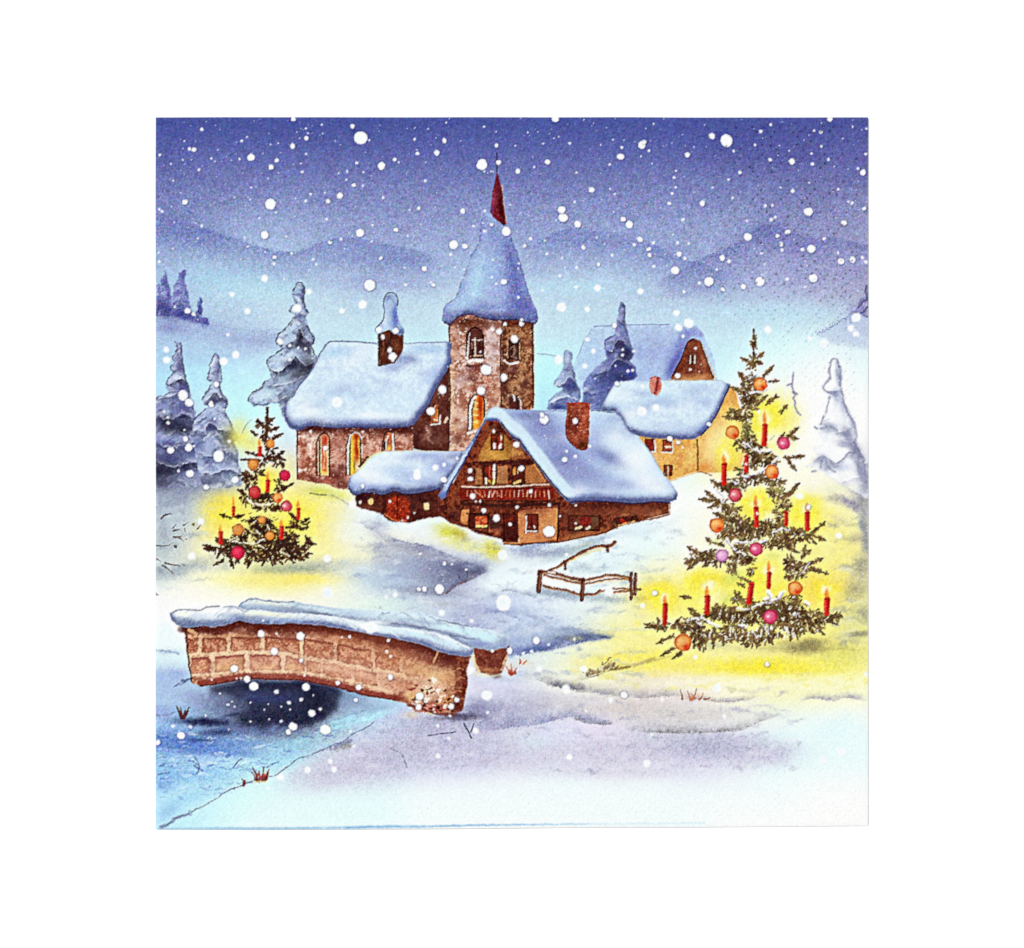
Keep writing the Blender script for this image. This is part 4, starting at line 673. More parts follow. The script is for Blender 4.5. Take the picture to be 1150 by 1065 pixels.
st = P('steeple_roof', chu)
sm = poly([(543, 241), (552, 238), (560, 248), (571, 256), (573, 265), (577, 277), (581, 286), (587, 306), (594, 330), (598, 340), (603, 350), (604, 357), (601, 363), (590, 361), (578, 359), (565, 358), (558, 359), (545, 358), (532, 354), (522, 353), (514, 357), (505, 364), (498, 361), (497, 355), (499, 347), (504, 341), (510, 337), (515, 326), (520, 312), (526, 296), (531, 284), (538, 274), (540, 258)], 'a9bbe6', st, .75, 1.0, .6, True, '98a8dc')
for a in ((580, 320, 13, 50, '666cb8', .8, -10), (586, 345, 20, 12, '5e64b0', .8, 0), (572, 285, 6, 24, '7078bc', .7, -12), (534, 318, 12, 30, 'bfe4f8', .85, 14), (520, 342, 14, 9, 'b8dcf6', .75, -20), (552, 300, 10, 20, 'a8c8ee', .6, 0), (545, 345, 20, 8, '8894cc', .7, 0), (555, 262, 10, 14, '8c98d0', .7, 0), (506, 355, 8, 5, '8088c0', .7, 0), (560, 355, 40, 4, '585ea0', .75, 0), (525, 350, 14, 4, '7880b8', .6, 0), (600, 357, 5, 6, '5a60a4', .7, 0)): inside(sm, *a)
snowroof(sm, 45, '5c62a0', n=0)
line([(572, 262), (578, 280), (586, 303), (594, 330), (602, 348), (603, 358)], 1.5, '5c64ac', .6, curve=True, grain=.8); line([(542, 262), (536, 276), (528, 292)], 1.3, '6c78b8', .5, curve=True, grain=.8); line([(512, 335), (502, 342), (498, 350), (499, 361)], 1.2, '6c78ac', .6, curve=True, grain=.6)
line([(499, 362), (506, 364), (516, 355.5), (528, 353), (540, 357), (558, 359.5), (575, 358.5), (590, 361.5), (601, 363.5)], 1.6, '30264e', .85, curve=True)
sp = P('spire', chu)
sm = poly([(558, 193), (560, 198), (563, 210), (565, 225), (567, 240), (569, 252), (566, 254), (559, 248), (554, 244), (550.5, 238), (552, 226), (554, 212)], '6a1c26', sp, 1, .4, .0)
inside(sm, 554, 228, 3.6, 14, 'a8406c', .85, 10); inside(sm, 559, 245, 4, 5, '8c2838', .7); inside(sm, 563, 235, 2.6, 18, '3c0e10', .85, -8); inside(sm, 552, 236, 2, 4, '6c3c80', .7)
line([(563.5, 208), (566, 225), (568.6, 247), (569.2, 251)], .9, 'd8a890', .75); line([(558, 172), (558.3, 183), (557.8, 194)], 1.3, '2a2440', .9, sp, .3); line([(555.6, 182), (560.5, 182)], 1.1, '2a2440', .8, sp, .3); line([(556.5, 178), (556.8, 190)], .7, '584c48', .6, None, .3)

# ---------------------------------------------------------------- annex
an = P('printed_barn', None, 'low printed brown barn with rounded snow roof left of the cottage')
wl = P('wall', an)
sm = poly([(398, 550), (496, 546), (522, 540), (522, 592), (510, 587), (494, 580), (480, 582), (460, 587), (448, 586), (437, 585), (427, 577), (412, 572), (400, 569)], '481c19', wl, 1, .7, mot='683024')
inside(sm, 410, 570, 14, 4, '8c5440', .7); inside(sm, 495, 572, 14, 8, '70342a', .6); inside(sm, 470, 560, 12, 8, '38161a', .7); inside(sm, 405, 558, 14, 4, '2c1220', .7)
for x in (492, 497, 504): line([(x, 562), (x + .5, 578)], 1, '8c4a40', .6, grain=.6)
dr = P('door', an, 'dark red barn door')
sd = poly([(434, 560), (444, 557), (454, 558), (460, 564), (461, 580), (456, 586), (442, 585), (433, 578)], '7a2016', dr, 1, 1, mot='a8331c')
line([(446, 557), (446.5, 584)], 1.4, '34100e', .85); specks(sd, 60, ['c84a28', '4a1410', 'd86438'], a=.7)
line([(432, 577), (440, 583), (447, 585), (456, 585)], 1.5, 'e88c5c', .7, grain=.7)
wa = P('window', an, 'small yellow lit window at the left end'); disc(416.5, 563.3, 2.9, 'f8d48c', 1, wa, .4, .4, 3.6); line([(416, 560.5), (417, 566)], .9, 'e0883c', .8)
wb = P('window', an, 'small square lit window right of the door'); poly([(476, 565), (481.5, 564.5), (482, 572.5), (476.5, 573)], 'fbe6a0', wb, 1, .4); line([(479, 567), (479, 572)], 1.2, 'e8a050', .6)
r = P('roof', an)
sm = poly([(392, 550), (392, 540), (395, 535), (401, 530), (407, 523), (413, 516), (422, 510), (436, 507), (469, 506), (497, 507), (520, 508), (518, 515), (509, 530), (499, 543), (494, 549), (484, 551), (472, 553), (458, 554.5), (444, 551.5), (430, 555), (420, 553), (407, 553), (398, 556)], 'd4e6f8', r, 1, .8, .35, True, 'e6f4fc')
edge(sm, 0, 4.5, 2.8, '585e90', .95)
for a in ((410, 532, 14, 12, 'f8fdff', .85, -30), (440, 525, 24, 10, 'dceefa', .6, 0), (500, 520, 16, 16, '8c98d4', .8, 0), (480, 542, 18, 7, '98a8dc', .6, 0), (486, 512, 30, 5, 'a0b0dc', .75, 0), (509, 512, 10, 5, '7c84b4', .8, 0), (420, 547, 30, 3, '8c9cdc', .5, 0), (455, 533, 22, 9, 'd0e4fa', .7, 0)): inside(sm, *a)
snowroof(sm, 42)
line([(404, 528), (410, 520), (418, 512), (430, 508)], 1.4, 'e8ec9c', .8, curve=True); line([(392, 549), (398, 556), (408, 554), (420, 554), (430, 556), (444, 552.5), (460, 555.5), (480, 552.5), (494, 549)], 1.5, '241c48', .75, curve=True, grain=.4); line([(440, 507), (470, 506.4), (500, 507.5)], 1.1, 'd8d0b0', .7)

# ---------------------------------------------------------------- half timbered cottage
ct = P('printed_cottage', None, 'printed half-timbered cottage with red balcony and big snow roof')
wl = P('wall', ct)
sm = poly([(546, 470), (560, 470), (576, 490), (584, 494), (600, 516), (625, 548), (640, 560), (700, 562), (752, 561), (752, 578), (740, 582), (726, 584.5), (710, 588), (693, 592), (680, 599.5), (660, 603), (640, 607), (627, 609.5), (612, 609), (600, 611), (585, 613), (566, 611), (563, 605.5), (550, 602), (537, 599), (520, 592), (506, 588), (496, 580), (494, 562), (504, 553), (520, 522), (532, 500)], '4c1c15', wl, 1, .6, mot='8c4229', amt=1.5)
for a in ((660, 575, 30, 8, '7e3e2c', .7, 0), (720, 572, 26, 6, '8e4c30', .8, -10), (735, 577, 14, 4, 'c8845c', .75, -8), (648, 604, 20, 4, 'd08a50', .75, -12), (670, 598, 16, 3, 'c87848', .6, -14), (655, 600, 26, 5, 'b06c44', .75, -10), (640, 585, 12, 12, '7c3c2c', .6, 0), (700, 585, 16, 5, 'a86840', .7, -14), (690, 575, 50, 5, '7c3a28', .6, 0), (700, 583, 8, 5, 'dc9c60', .6, -14), (690, 567, 60, 3, '4a1e1c', .8, 0), (510, 580, 10, 8, '3c1a1c', .7, 0), (555, 570, 30, 5, '6e3022', .7, 0)): inside(sm, *a)
specks(sm, 240, ['8c4c34', '3c1614', 'a8643c', '7a3824'], a=.55)
# ochre and orange plaster panels between the timbers
def panel(p, c, m=None, a=1): return poly(p, c, None, a, .6, 0, False, m)
s_ = panel([(545, 497), (551, 488), (566, 488), (573, 496), (577, 510), (572, 516), (538, 518.5), (538, 512)], 'c08840', 'a86a30'); inside(s_, 555, 510, 14, 6, 'e0a850', .85); inside(s_, 570, 500, 5, 8, '8c5a2c', .6)
panel([(575, 500), (584, 500), (588, 510), (591, 515), (574, 516)], '9c5a34', 'c88c50')
panel([(559, 524), (570, 523), (570, 543), (558, 543)], 'a86a44', 'bc8450')
s_ = panel([(590, 523), (600, 521), (606, 530), (612, 542), (590, 543)], 'a8683c', 'c07844'); line([(600, 522), (608, 533), (612, 541)], 1.5, 'f0a060', .8)
panel([(534, 526), (541, 526), (541, 544), (534, 544)], '9c6440', 'b87c48'); panel([(548, 479), (556, 476), (560, 484), (549, 484)], '6c3c2c', '7c4830')
line([(532, 519.5), (560, 520.5), (598, 518)], 2.4, '441a18', .9, grain=.3)
panel([(518, 573), (527, 572), (525, 590), (518, 588)], 'c47c48', 'd8945c'); panel([(527, 593), (540, 596), (552, 598), (561, 602), (564, 595), (560, 586), (530, 586)], '84402c', 'b06844')
s_ = panel([(582, 575), (590, 573), (626, 571), (627, 585), (626, 606), (600, 610), (584, 610), (582, 600)], 'c4784a', 'd4905c'); inside(s_, 615, 592, 8, 8, 'f0c080', .6); inside(s_, 600, 574, 20, 3, '8c4630', .8); inside(s_, 620, 580, 8, 6, 'e0a060', .7)
line([(627.5, 567), (627, 588), (626.5, 608)], 2, '38181a', .9); line([(625, 575), (624, 606)], 1.1, 'f4b868', .6)
line([(520, 566), (560, 568), (628, 566)], 3.5, '401a18', .85, grain=.4)
line([(566, 611), (575, 609), (586, 613)], 2, '7c3c2c', .9); line([(566, 609.5), (584, 610)], 2, 'ecb070', .6, grain=.5)
line([(586, 612.5), (600, 610), (612, 610), (628, 609)], 1.3, '3a1c24', .8, grain=.4)
line([(693, 591), (680, 598), (650, 604), (628, 609)], 1.2, '3a1c28', .7, grain=.5); line([(751, 565), (751.5, 577), (727, 583)], 1.2, 'f8e4d0', .7, grain=.3)
ba = P('balcony', ct, 'carved red wooden balcony rail across the gable')
sb = poly([(517, 548), (622, 548), (623, 560), (618, 562), (517, 561), (514, 555)], '93261a', ba, 1, .6, mot='741c14')
line([(519, 547), (545, 547.5), (585, 546), (600, 544.5), (616, 544.5)], 2, 'e4c0ac', .9, ba, .5, grain=.3)
rr = np.random.RandomState(3)
for i, x in enumerate(np.arange(525, 621, 4.8)):
    k = rr.uniform(-1.3, 1.3) if 538 < x < 605 else 0
    line([(x + k, 551 + rr.uniform(0, 1)), (x - k * .6, 559 - rr.uniform(0, 2))], rr.uniform(.9, 1.6), ['f0a880', 'f4c8a4', 'e07a50', 'fbe4cc'][rr.randint(4)], rr.uniform(.45, .9), None, .5)
for p in ([(533, 551), (538, 555), (543, 559)], [(551, 551), (553, 559)], [(556, 552), (562, 558)]): line(p, 1.1, 'e48a68', .8)
line([(517, 549), (620, 548.6)], 1, '4a1414', .8, grain=.3); line([(616, 551), (617, 560)], 1.6, 'f4e0c4', .8); line([(517, 562.5), (622, 563)], 1.6, '3a1818', .8)
aw = P('window', ct, 'small attic window with red panes'); panes(aw, 551, 488, 566, 506, '2c1210', 'a03420'); line([(558.5, 490), (558.3, 504)], 1.2, '3a1414', .9)
line([(555, 499), (555, 503)], 3, 'fbe8d8', .95); line([(562, 499), (561, 503)], 3.4, 'fff4e4', .95); line([(563, 489), (563, 494)], 1.8, 'fbd8b0', .9)
bw = P('window', ct, 'tall red-curtained window left above the balcony'); sx = panes(bw, 543, 522, 558, 544, '3a1614', '982c1c')
for p, w_, c_ in (([(555, 523), (555, 528)], 3, 'fff4dc'), ([(555, 531), (555, 536)], 3.2, 'fff0d0'), ([(555, 539), (554, 543)], 3, 'fbdc90'), ([(546, 538), (546, 543)], 3, 'fbecc8'), ([(549, 540), (551, 543)], 2, 'f4a040'), ([(550, 524), (550, 536)], 1.5, 'd45a34')): line(p, w_, c_, .9)
line([(543.4, 523), (543, 543)], 1.3, '1e0c0c', .9)
cw = P('window', ct, 'window right above the balcony with an orange lit pane'); panes(cw, 575, 522, 589, 544, '3c1816', '5c2822')
line([(578, 526), (577, 532)], 3.2, 'd8883c', .9); line([(584, 540), (578, 543)], 3, 'f0b878', .9); line([(582, 527), (581, 532)], 1.6, 'f4c080', .8)
dw = P('window', ct, 'wide ground floor window with a lit red and yellow pane'); panes(dw, 526, 577, 548, 594, '32140f', '4c2418')
sx = poly([(534, 580), (547, 580), (547, 592), (534, 592)], 'b03820', dw, 1, .5, mot='e07848'); line([(535, 591), (547, 591)], 3, 'fbd888', .9, grain=.3); line([(540, 583), (540, 590)], 1, '5c1810', .7); line([(524, 577), (545, 577)], 1.4, '1c0e12', .9)
line([(549, 577), (548, 596)], 1.6, '2c1410', .9); panel([(550, 580), (562, 580), (562, 594), (550, 594)], '4a261e', '5c3428')
dd = P('door', ct, 'dark plank door in the gable front'); poly([(566, 577), (580, 577), (580.5, 607), (566, 606)], '451816', dd, 1, .4, mot='5e2018')
line([(565.5, 576), (566, 606)], 1.4, '220e10', .9); line([(581, 578), (581.5, 607)], 1.2, '2a1012', .9); line([(568, 585), (577, 583)], 2, '8c2c1c', .7, grain=.4); line([(582.5, 605), (583, 609)], 1.6, 'f8ccb0', .8)
ew = P('window', ct, 'ground floor window with a white frame on two sides'); panes(ew, 590, 577, 605, 598, '30120f', '7e2a1e')
line([(591, 580), (590.8, 599)], 1.7, 'fff8f0', .95); line([(592, 597), (603, 596.6)], 1.6, 'fbe8dc', .9); line([(597, 580), (597, 590)], 1, '3c1010', .8); line([(600, 591), (601, 593)], 2, 'fbe4d0', .8)
fw_ = P('window', ct, 'dark window with red curtain in the side wing'); panes(fw_, 638, 579, 674, 596, '381610', '6e4430'); poly([(650, 581), (664, 581), (663, 592), (651, 592)], '9c2c24', None, 1, .6, mot='6c2018')
line([(647, 594), (653, 592)], 3, 'f8dcb4', .8, grain=.4); line([(659, 594), (662, 592)], 3, 'fbecc8', .85, grain=.4); line([(638, 596), (674, 596)], 1.5, '3c1a18', .8)
gw_ = P('window', ct, 'low dark window near the right end of the wing'); poly([(688, 582), (700, 580), (716, 579), (718, 583), (708, 587), (696, 590), (689, 594)], '3c1a18', gw_, 1, .7, mot='6c2c20')
line([(698, 584), (702, 587)], 3.4, 'b82c20', .85); line([(712, 582), (714, 584)], 3, '54301c', .9); line([(695, 590), (704, 588), (712, 586)], 2, 'f4d090', .7, grain=.6); line([(690, 588), (693, 593)], 2, '906040', .7)
r = P('roof', ct)
sm = poly([(548, 461), (556, 457), (565, 459), (600, 461), (634, 461), (664, 461), (688, 462), (697, 468), (702, 477), (707, 486), (722, 497), (734, 514), (746, 534), (757, 548), (761, 555), (759, 561), (751, 564), (730, 563), (710, 565), (690, 563), (672, 563), (655, 563), (643, 565), (636, 562), (624, 549), (615, 538), (607, 527), (599, 517), (592, 508), (586, 502), (583, 495), (575, 492), (569, 483), (563, 475), (558, 472), (547, 472), (541, 479), (531, 500), (520, 522), (508, 541), (501, 557), (496, 561), (493, 556), (501, 541), (510, 528), (521, 508), (532, 492), (540, 479)], 'd0e6f8', r, 1, .6, .3)
for a in ((605, 480, 26, 18, '949fd4', .95, 40), (630, 515, 26, 26, '8f9ad2', .95, 40), (652, 530, 36, 18, '98a6d8', .9, 20), (590, 466, 20, 5, '8c98cc', .85, 10), (640, 490, 24, 24, 'a0ace0', .8, 0), (680, 480, 14, 14, 'bcd0f0', .8, 0), (678, 512, 26, 9, '8a96d0', .8, 25), (690, 542, 40, 7, 'b0c4ec', .7, 0), (715, 520, 24, 20, 'eaf6fe', .9, 20), (700, 500, 16, 10, 'dff0fc', .8, 0), (735, 545, 14, 10, 'e4f2fc', .8, 0), (690, 470, 10, 6, 'b0c0e4', .7, 0), (705, 480, 5, 14, 'b0bce0', .6, -30), (668, 557, 30, 4, '7c88c4', .6, 0)): inside(sm, *a)
band = [(548, 463), (556, 458), (566, 461), (575, 472), (590, 484), (600, 497), (612, 511), (622, 525), (634, 540), (644, 556), (638, 562), (624, 547), (607, 526), (592, 506), (583, 494), (572, 486), (563, 475), (557, 471), (547, 471)]
bs, bm = poly(band, 'cfe6f6', None, .95, .8, .9, True)
edge(sm, 0, 4.5, 3, '50568a', .9)
snowroof(sm, 44, '7c84ae', '3c4070')
for a in ((612, 482, 24, 14, '8c94c8', .75, 40), (632, 515, 22, 20, '8890c4', .7, 40), (655, 532, 34, 12, '98a0cc', .7, 20), (596, 468, 24, 5, '8890bc', .7, 6), (682, 512, 24, 7, '848cc0', .8, 28), (700, 545, 50, 6, 'a8b4dc', .6, 0), (715, 515, 20, 18, 'f4fafe', .9, 30), (690, 492, 14, 12, 'e8f2fa', .8, 0), (738, 548, 14, 8, 'f0f8fe', .8, 0), (668, 492, 8, 16, 'b4bce4', .6, 0), (725, 540, 18, 12, 'f4faff', .8, 0)): inside(sm, *a)
poly([(549, 463), (556, 458.5), (565, 460), (574, 469), (589, 482), (600, 496), (612, 510), (622, 524), (634, 539), (643, 553), (637, 558), (625, 546), (609, 527), (594, 507), (585, 493), (573, 485), (565, 475), (558, 470), (548, 470), (544, 473)], 'd8ecf8', None, .95, .9, .8, True)
poly([(541, 481), (533, 494), (522, 510), (511, 529), (503, 542), (500, 552), (506, 541), (518, 522), (530, 500), (538, 484)], 'dcebfa', None, .9, .8, .6, True)
inside(sm, 497, 555, 3, 6, '6c7cc0', .7); inside(sm, 510, 534, 4, 12, 'c4d8f8', .6, 30)
line([(563, 474), (575, 491), (583, 494), (599, 516), (612, 532), (624, 548), (638, 562)], 1.5, '2a1020', .85, None, .6, grain=.2); line([(541, 480), (531, 501), (520, 522), (508, 541), (501, 556)], 1.5, '282458', .8, grain=.3); line([(546, 472.5), (558, 472.5)], 1.4, '4c5090', .7)
line([(640, 564), (665, 563), (690, 564), (710, 566), (735, 564), (752, 565)], 1.6, '24204c', .8, curve=True, grain=.3)
line([(540, 479), (548, 462)], 1.4, 'e8e0a0', .6); line([(664, 461.5), (676, 462), (690, 463.5)], 1.3, '5c6088', .7, grain=.7); line([(566, 460.5), (600, 462), (634, 462)], 1.2, '7c84b4', .5, grain=.7)
line([(592, 485), (612, 510), (630, 536)], 1.3, 'b0c0e8', .5, grain=.8)
ch = P('chimney', ct, 'stout red brick chimney')
sm = poly([(636, 453), (648, 452.5), (662, 453), (662, 475), (661, 496), (659, 505), (653, 506), (646, 503), (640, 498), (635, 490), (634, 478), (636, 468)], '8c3626', ch, 1, .7, mot='b05840')
for a in ((640, 475, 4, 22, '5c2420', .7, 0), (655, 500, 8, 6, '4a2418', .85, 0), (648, 470, 3, 14, '5c1c18', .7, 0), (657, 470, 3, 12, 'c46448', .6, 0)): inside(sm, *a)
specks(sm, 90, ['e0a080', '4a1814', 'c05838', 'f4c8a8', '701e18'], a=.7); line([(636, 453), (650, 453), (662, 453.5)], 1.6, 'a03024', .8)
line([(635, 478), (636, 490), (641, 498), (648, 504)], 1.3, '3c2450', .7, curve=True); line([(663, 458), (663, 490)], 1, 'e8d4c8', .6)

# ---------------------------------------------------------------- little rail fence in the snow
fe = P('printed_fence', None, 'small printed wooden rail fence in the snow below the cottage')
def rail(pts, wd=2.2, col='6c3a2c'):
    pid = P('rail', fe); line(pts, wd * 1.5, col, .95, pid, .8, .4, True, False, .25)
for pts, wd in (([(617, 641), (626, 637), (635, 631), (650, 622), (664, 616), (677, 613)], 2.2), ([(677, 613), (685, 613), (691, 609)], 2.6), ([(607, 643), (620, 643), (636, 648), (654, 652)], 2.6), ([(610, 658), (622, 661), (636, 663)], 2.2), ([(636, 663), (645, 666), (654, 670)], 2.2), ([(611, 646), (625, 649), (640, 653), (653, 655)], 1.6), ([(674, 664), (682, 663), (689, 662)], 1.6), ([(658, 656), (672, 653), (690, 650), (707, 651)], 1.3), ([(656, 652), (668, 650), (685, 646), (707, 649)], 1.8), ([(656, 668), (668, 667), (674, 664)], 2), ([(688, 662), (700, 661), (708, 662)], 1.3), ([(688, 666), (700, 664), (708, 664)], 1.3)):
    rail(pts, wd)
    line([(x + .3, y + wd * .55) for x, y in pts], 1.1, 'd8a468', .75, None, 1, .4, True, False, .5)
for x0, y0, x1, y1, wd in ((606, 643, 605, 664, 4.4), (655, 651, 653, 674, 3.6), (709, 644, 709, 673, 3.2), (714, 645, 713, 668, 3), (634, 630, 635, 639, 2.5), (682, 614, 683, 620, 2.5)):
    pid = P('post', fe); line([(x0, y0), (x1, y1)], wd * 1.2, '5c2c24', .95, pid, .8, .4, False, False, .2)
    line([(x0 + wd*.2, y0 + 2), (x1 + wd*.2, y1 - 2)], wd*.25, 'c08c68', .6, None, .6)
sn = P('snow_cap', fe, 'white snow lying on the rails')
for p, w_ in (([(605, 640), (614, 641)], 4), ([(619, 638), (628, 633)], 2.6), ([(680, 609), (690, 607)], 4.5), ([(612, 654), (624, 659)], 5), ([(642, 663), (650, 667)], 3), ([(659, 648), (690, 644)], 2), ([(676, 664), (686, 662)], 4), ([(616, 644), (624, 645)], 3)): line([(q_[0], q_[1] - 1.6) for q_ in p], w_ * .6, 'fbfdff', .95, sn, .8, .5)
line([(640, 630), (664, 620), (677, 617)], 1.6, 'e8d070', .6, grain=.4); line([(660, 655), (700, 653)], 1.2, 'e8c890', .4)
line([(714, 662), (719, 662)], 3, '6c3a30', .8)

# ---------------------------------------------------------------- brick bridge
br = P('printed_bridge', None, 'printed red brick bridge with snow along its parapets')
bk = P('far_parapet', br, 'short brown far parapet at the right end')
sm = poly([(530, 718), (573, 720), (569, 742), (564, 756), (550, 759), (535, 754)], '713026', bk, 1, .6, mot='8c4a38')
specks(sm, 40, ['b87858', '4a1c18', 'd8a080'], a=.6); inside(sm, 548, 752, 14, 3, 'e0a070', .7)
line([(530, 733), (533, 745), (538, 755)], 3.5, 'f0d8b0', .85, grain=.3); line([(570, 735), (564, 752)], 3, 'f4d8b0', .7, grain=.4); dab(558, 759, 5, 3, '6c5850', .8); dab(545, 758, 16, 2.5, 'f8f0c0', .6)
wl = P('brick_wall', br)
T_ = [(205, 702), (214, 704), (227, 702), (239, 704), (258, 700), (269, 697), (288, 699), (312, 700), (328, 699), (346, 701), (365, 703), (396, 708), (420, 713), (440, 716), (458, 720), (476, 725), (494, 731), (510, 736), (528, 736)]
B_ = [(527, 742), (524, 752), (525, 768), (522, 785), (519, 797), (508, 805), (489, 801), (467, 800), (458, 791), (444, 788), (428, 785), (416, 783), (400, 779), (383, 774), (366, 770), (353, 767), (330, 764), (310, 763.5), (290, 763), (275, 763.5), (262, 765), (251, 767), (238, 769.5), (225, 771), (215, 767), (212, 752), (210, 734), (208, 716)]
sm = poly(T_ + B_, 'ac6c54', wl, 1, .9, mot='e2b498', amt=1.5)
topx = np.array([p[0] for p in T_]); topy = np.array([p[1] for p in T_])
# course lines follow the hump of the bridge
cx_ = np.array([208, 230, 255, 275, 300, 320, 340, 365, 395, 425, 455, 480]); cy_ = np.array([737, 735, 734.5, 733, 733.5, 735, 738, 742, 748.5, 753.5, 760, 768])
lxx = np.array([214, 235, 255, 280, 310, 335, 360, 385, 410, 436, 458]); lyy = np.array([759, 758, 755.5, 754, 754, 755, 758.5, 763.5, 770, 778, 785])
ux_ = np.array([208, 225, 257, 300, 340, 380, 420, 470]); uy_ = np.array([716, 715.5, 714, 713.5, 716, 722, 730, 742])
def cl(X, Yp, x0, x1, dy=0): return [(x, float(np.interp(x, X, Yp)) + dy) for x in np.linspace(x0, x1, 14)]
def brick(x0, x1, Xa, Ya, Xb, Yb, c, m, dt=1.6, db=1.6):
    xs = np.linspace(x0, x1, 8)
    t = [(x, float(np.interp(x, Xa, Ya)) + dt) for x in xs]; b = [(x, float(np.interp(x, Xb, Yb)) - db) for x in xs[::-1]]
    k = poly(t + b, c, None, .92, 1.4, 0, False, m, 1.8)
    return k
line(cl(cx_, cy_, 212, 466), 4.6, 'f2d4ac', .85, None, 1.8, 1.0, True, False, .65); line(cl(lxx, lyy, 216, 440, -.5), 3.6, 'f2d4b0', .75, None, 1.6, .8, True, False, .65); line(cl(ux_, uy_, 214, 300), 3, 'ecb884', .6, None, 1, .8, True, False, .6)
for x in (224.5, 256.5, 295, 338.5, 376.5, 419.5, 452): 
    ya, yb = np.interp(x, ux_, uy_), np.interp(x, cx_, cy_); line([(x, ya), (x + .5, yb)], 4 if x < 350 else 2.6, 'f2d4ac', .85 if x < 350 else .6, None, 1.8, .8, False, False, .6)
for x in (238.5, 277, 318, 343, 361, 396, 425):
    ya, yb = np.interp(x, cx_, cy_), np.interp(x, lxx, lyy); line([(x, ya), (x + .3, yb)], 4.6 if x < 330 else 2.4, 'f2d6b4', .85 if x < 330 else .6, None, 1.8, .8, False, False, .6)
UB = [(210, 222), (227, 254), (259.5, 292), (298, 336), (341, 374), (379, 417), (422, 449)]
LB = [(215, 235), (242, 274), (281, 315), (320, 341), (345, 359), (363, 394), (398, 423)]
for i, (a, b) in enumerate(UB):
    k = brick(a, b, ux_, uy_, cx_, cy_, 'b0654a', 'd89e7c', 1.5, 2.6)
    edge(k, 0, -2.4, 1.0, '7a3226', .75); edge(k, -2, 0, .8, '84382c', .5); specks(k, 40, ['a04a34', 'e0a878', '8c3c2c', 'f0c090'], a=.5)
for i, (a, b) in enumerate(LB):
    k = brick(a, b, cx_, cy_, lxx, lyy, 'bc7258' if i != 1 else 'cc9060', 'dca484', 2.6, 1.8)
    edge(k, 0, -2.4, 1.0, '8a3430', .85 if i < 3 else .4); edge(k, 1.8 if i in (0, 1, 2) else -1.5, 0, .8, '7a302c', .6 if i < 3 else .3); inside(k, (a+b)/2, 750, 12, 4, 'f4d090', .6 if i in (1, 2, 3) else .25); specks(k, 26, ['b06048', 'f0c8a0', 'e0a080'], a=.5)
# dark top course and bottom voussoir
line([(x, y + 4) for x, y in T_[:-1]], 9, '501a15', .9, None, 1.6, 1.8, True, False, .45); line([(x, y + 2) for x, y in T_], 3, '3c1618', .6, None, 1, 1, True)
for x, y in ((232, 707), (243, 710), (285, 708), (262, 706), (325, 708), (300, 706)): inside(sm, x, y, 9, 5, '5c221c', .7)
line([(x, y - 3.6) for x, y in B_[9:-4]], 6.5, '8c3a32', .9, None, 1.0, 1.0, False, False, .35); line([(x, y - .8) for x, y in B_[9:-4]], 1.6, '46161c', .85, None, .9, .5)
for x in (275, 282): line([(x, 756), (x + .5, 762)], 1, '5c2420', .7)
line([(209, 716), (211, 734), (213, 752), (215, 766)], 2, '33161a', .9, None, 1.2); line([(212, 708), (220, 712)], 4, 'f0c090', .8, grain=.4); line([(205, 702), (210, 716)], 2, '5a2620', .8)
for a in ((243, 750, 5, 3, 'fbe8b8', .5, 0), (440, 735, 34, 14, 'cc8a60', .6, 15), (430, 722, 40, 6, '93503c', .55, 14), (385, 718, 40, 8, 'b86e48', .6, 10), (480, 742, 16, 5, '8a4030', .7, 15), (500, 745, 20, 7, '74342a', .8, 10), (515, 748, 9, 12, '6e3026', .8, 0), (522, 765, 5, 26, '64281f', .9, 0), (490, 760, 20, 10, 'ecc890', .85, 0), (470, 752, 16, 8, 'dcac78', .8, 0), (480, 775, 16, 12, 'fbe8cc', .85, 0), (505, 762, 10, 10, 'd89c6c', .7, 0), (455, 770, 16, 8, 'd08464', .7, 10), (400, 757, 50, 5, 'e4b090', .7, 14), (366, 750, 16, 4, 'f0c8ac', .5, 10), (450, 785, 12, 4, '7c3228', .9, 15), (490, 795, 26, 7, '9c4434', .8, 0), (515, 792, 7, 10, '54231e', .8, 0), (505, 785, 10, 7, 'e0a860', .6, 0), (462, 782, 8, 6, 'f0c884', .7, 0)): inside(sm, *a)
rng = np.random.RandomState(8)
for i in range(90):
    x, y = rng.normal(487, 18), rng.normal(786, 10)
    if not (458 < x < 523 and 758 < y < 803): continue
    disc(x, y, rng.uniform(.7, 2.6), ['fff4e0', '5c1e1c', 'f4c878', '7c2c24', '30161c', 'e8a090', 'fff8f0', '9c3c2c'][rng.randint(8)], .85, None, 1.2, .4, rng.uniform(.7, 2))
inside(sm, 300, 745, 60, 16, 'f0ccb4', .3); inside(sm, 400, 752, 60, 16, 'f0c8b4', .35, 12); inside(sm, 500, 740, 26, 7, '5c221c', .75, 14); inside(sm, 440, 724, 50, 5, '6c2a22', .6, 14); inside(sm, 340, 710, 60, 5, '602018', .5, 2); inside(sm, 522, 770, 4, 24, '4c1814', .8)
specks(sm, 420, ['e8b88c', '9c4c34', 'f4d8b0', '84382a', 'd08458'], (.35, .7), a=.45)
line([(493, 730), (490, 738), (487, 744)], 2.2, 'ecb888', .7, grain=.3); line([(514, 735), (513, 748)], 1.5, '4a1e1a', .7, grain=.3); line([(509, 752), (522, 752), (524, 766)], 1.4, '4c1c18', .8, curve=True); line([(510, 775), (518, 772), (524, 774)], 1.6, 'dca070', .8); line([(517, 760), (518, 770)], 2, 'e8a878', .7)
poly([(511, 737), (527, 741), (525, 752), (525, 768), (522, 785), (518, 798), (506, 804), (508, 790), (511, 772), (510, 755)], '642418', None, .7, 1.4, .4, False, '94503a', 1.4)
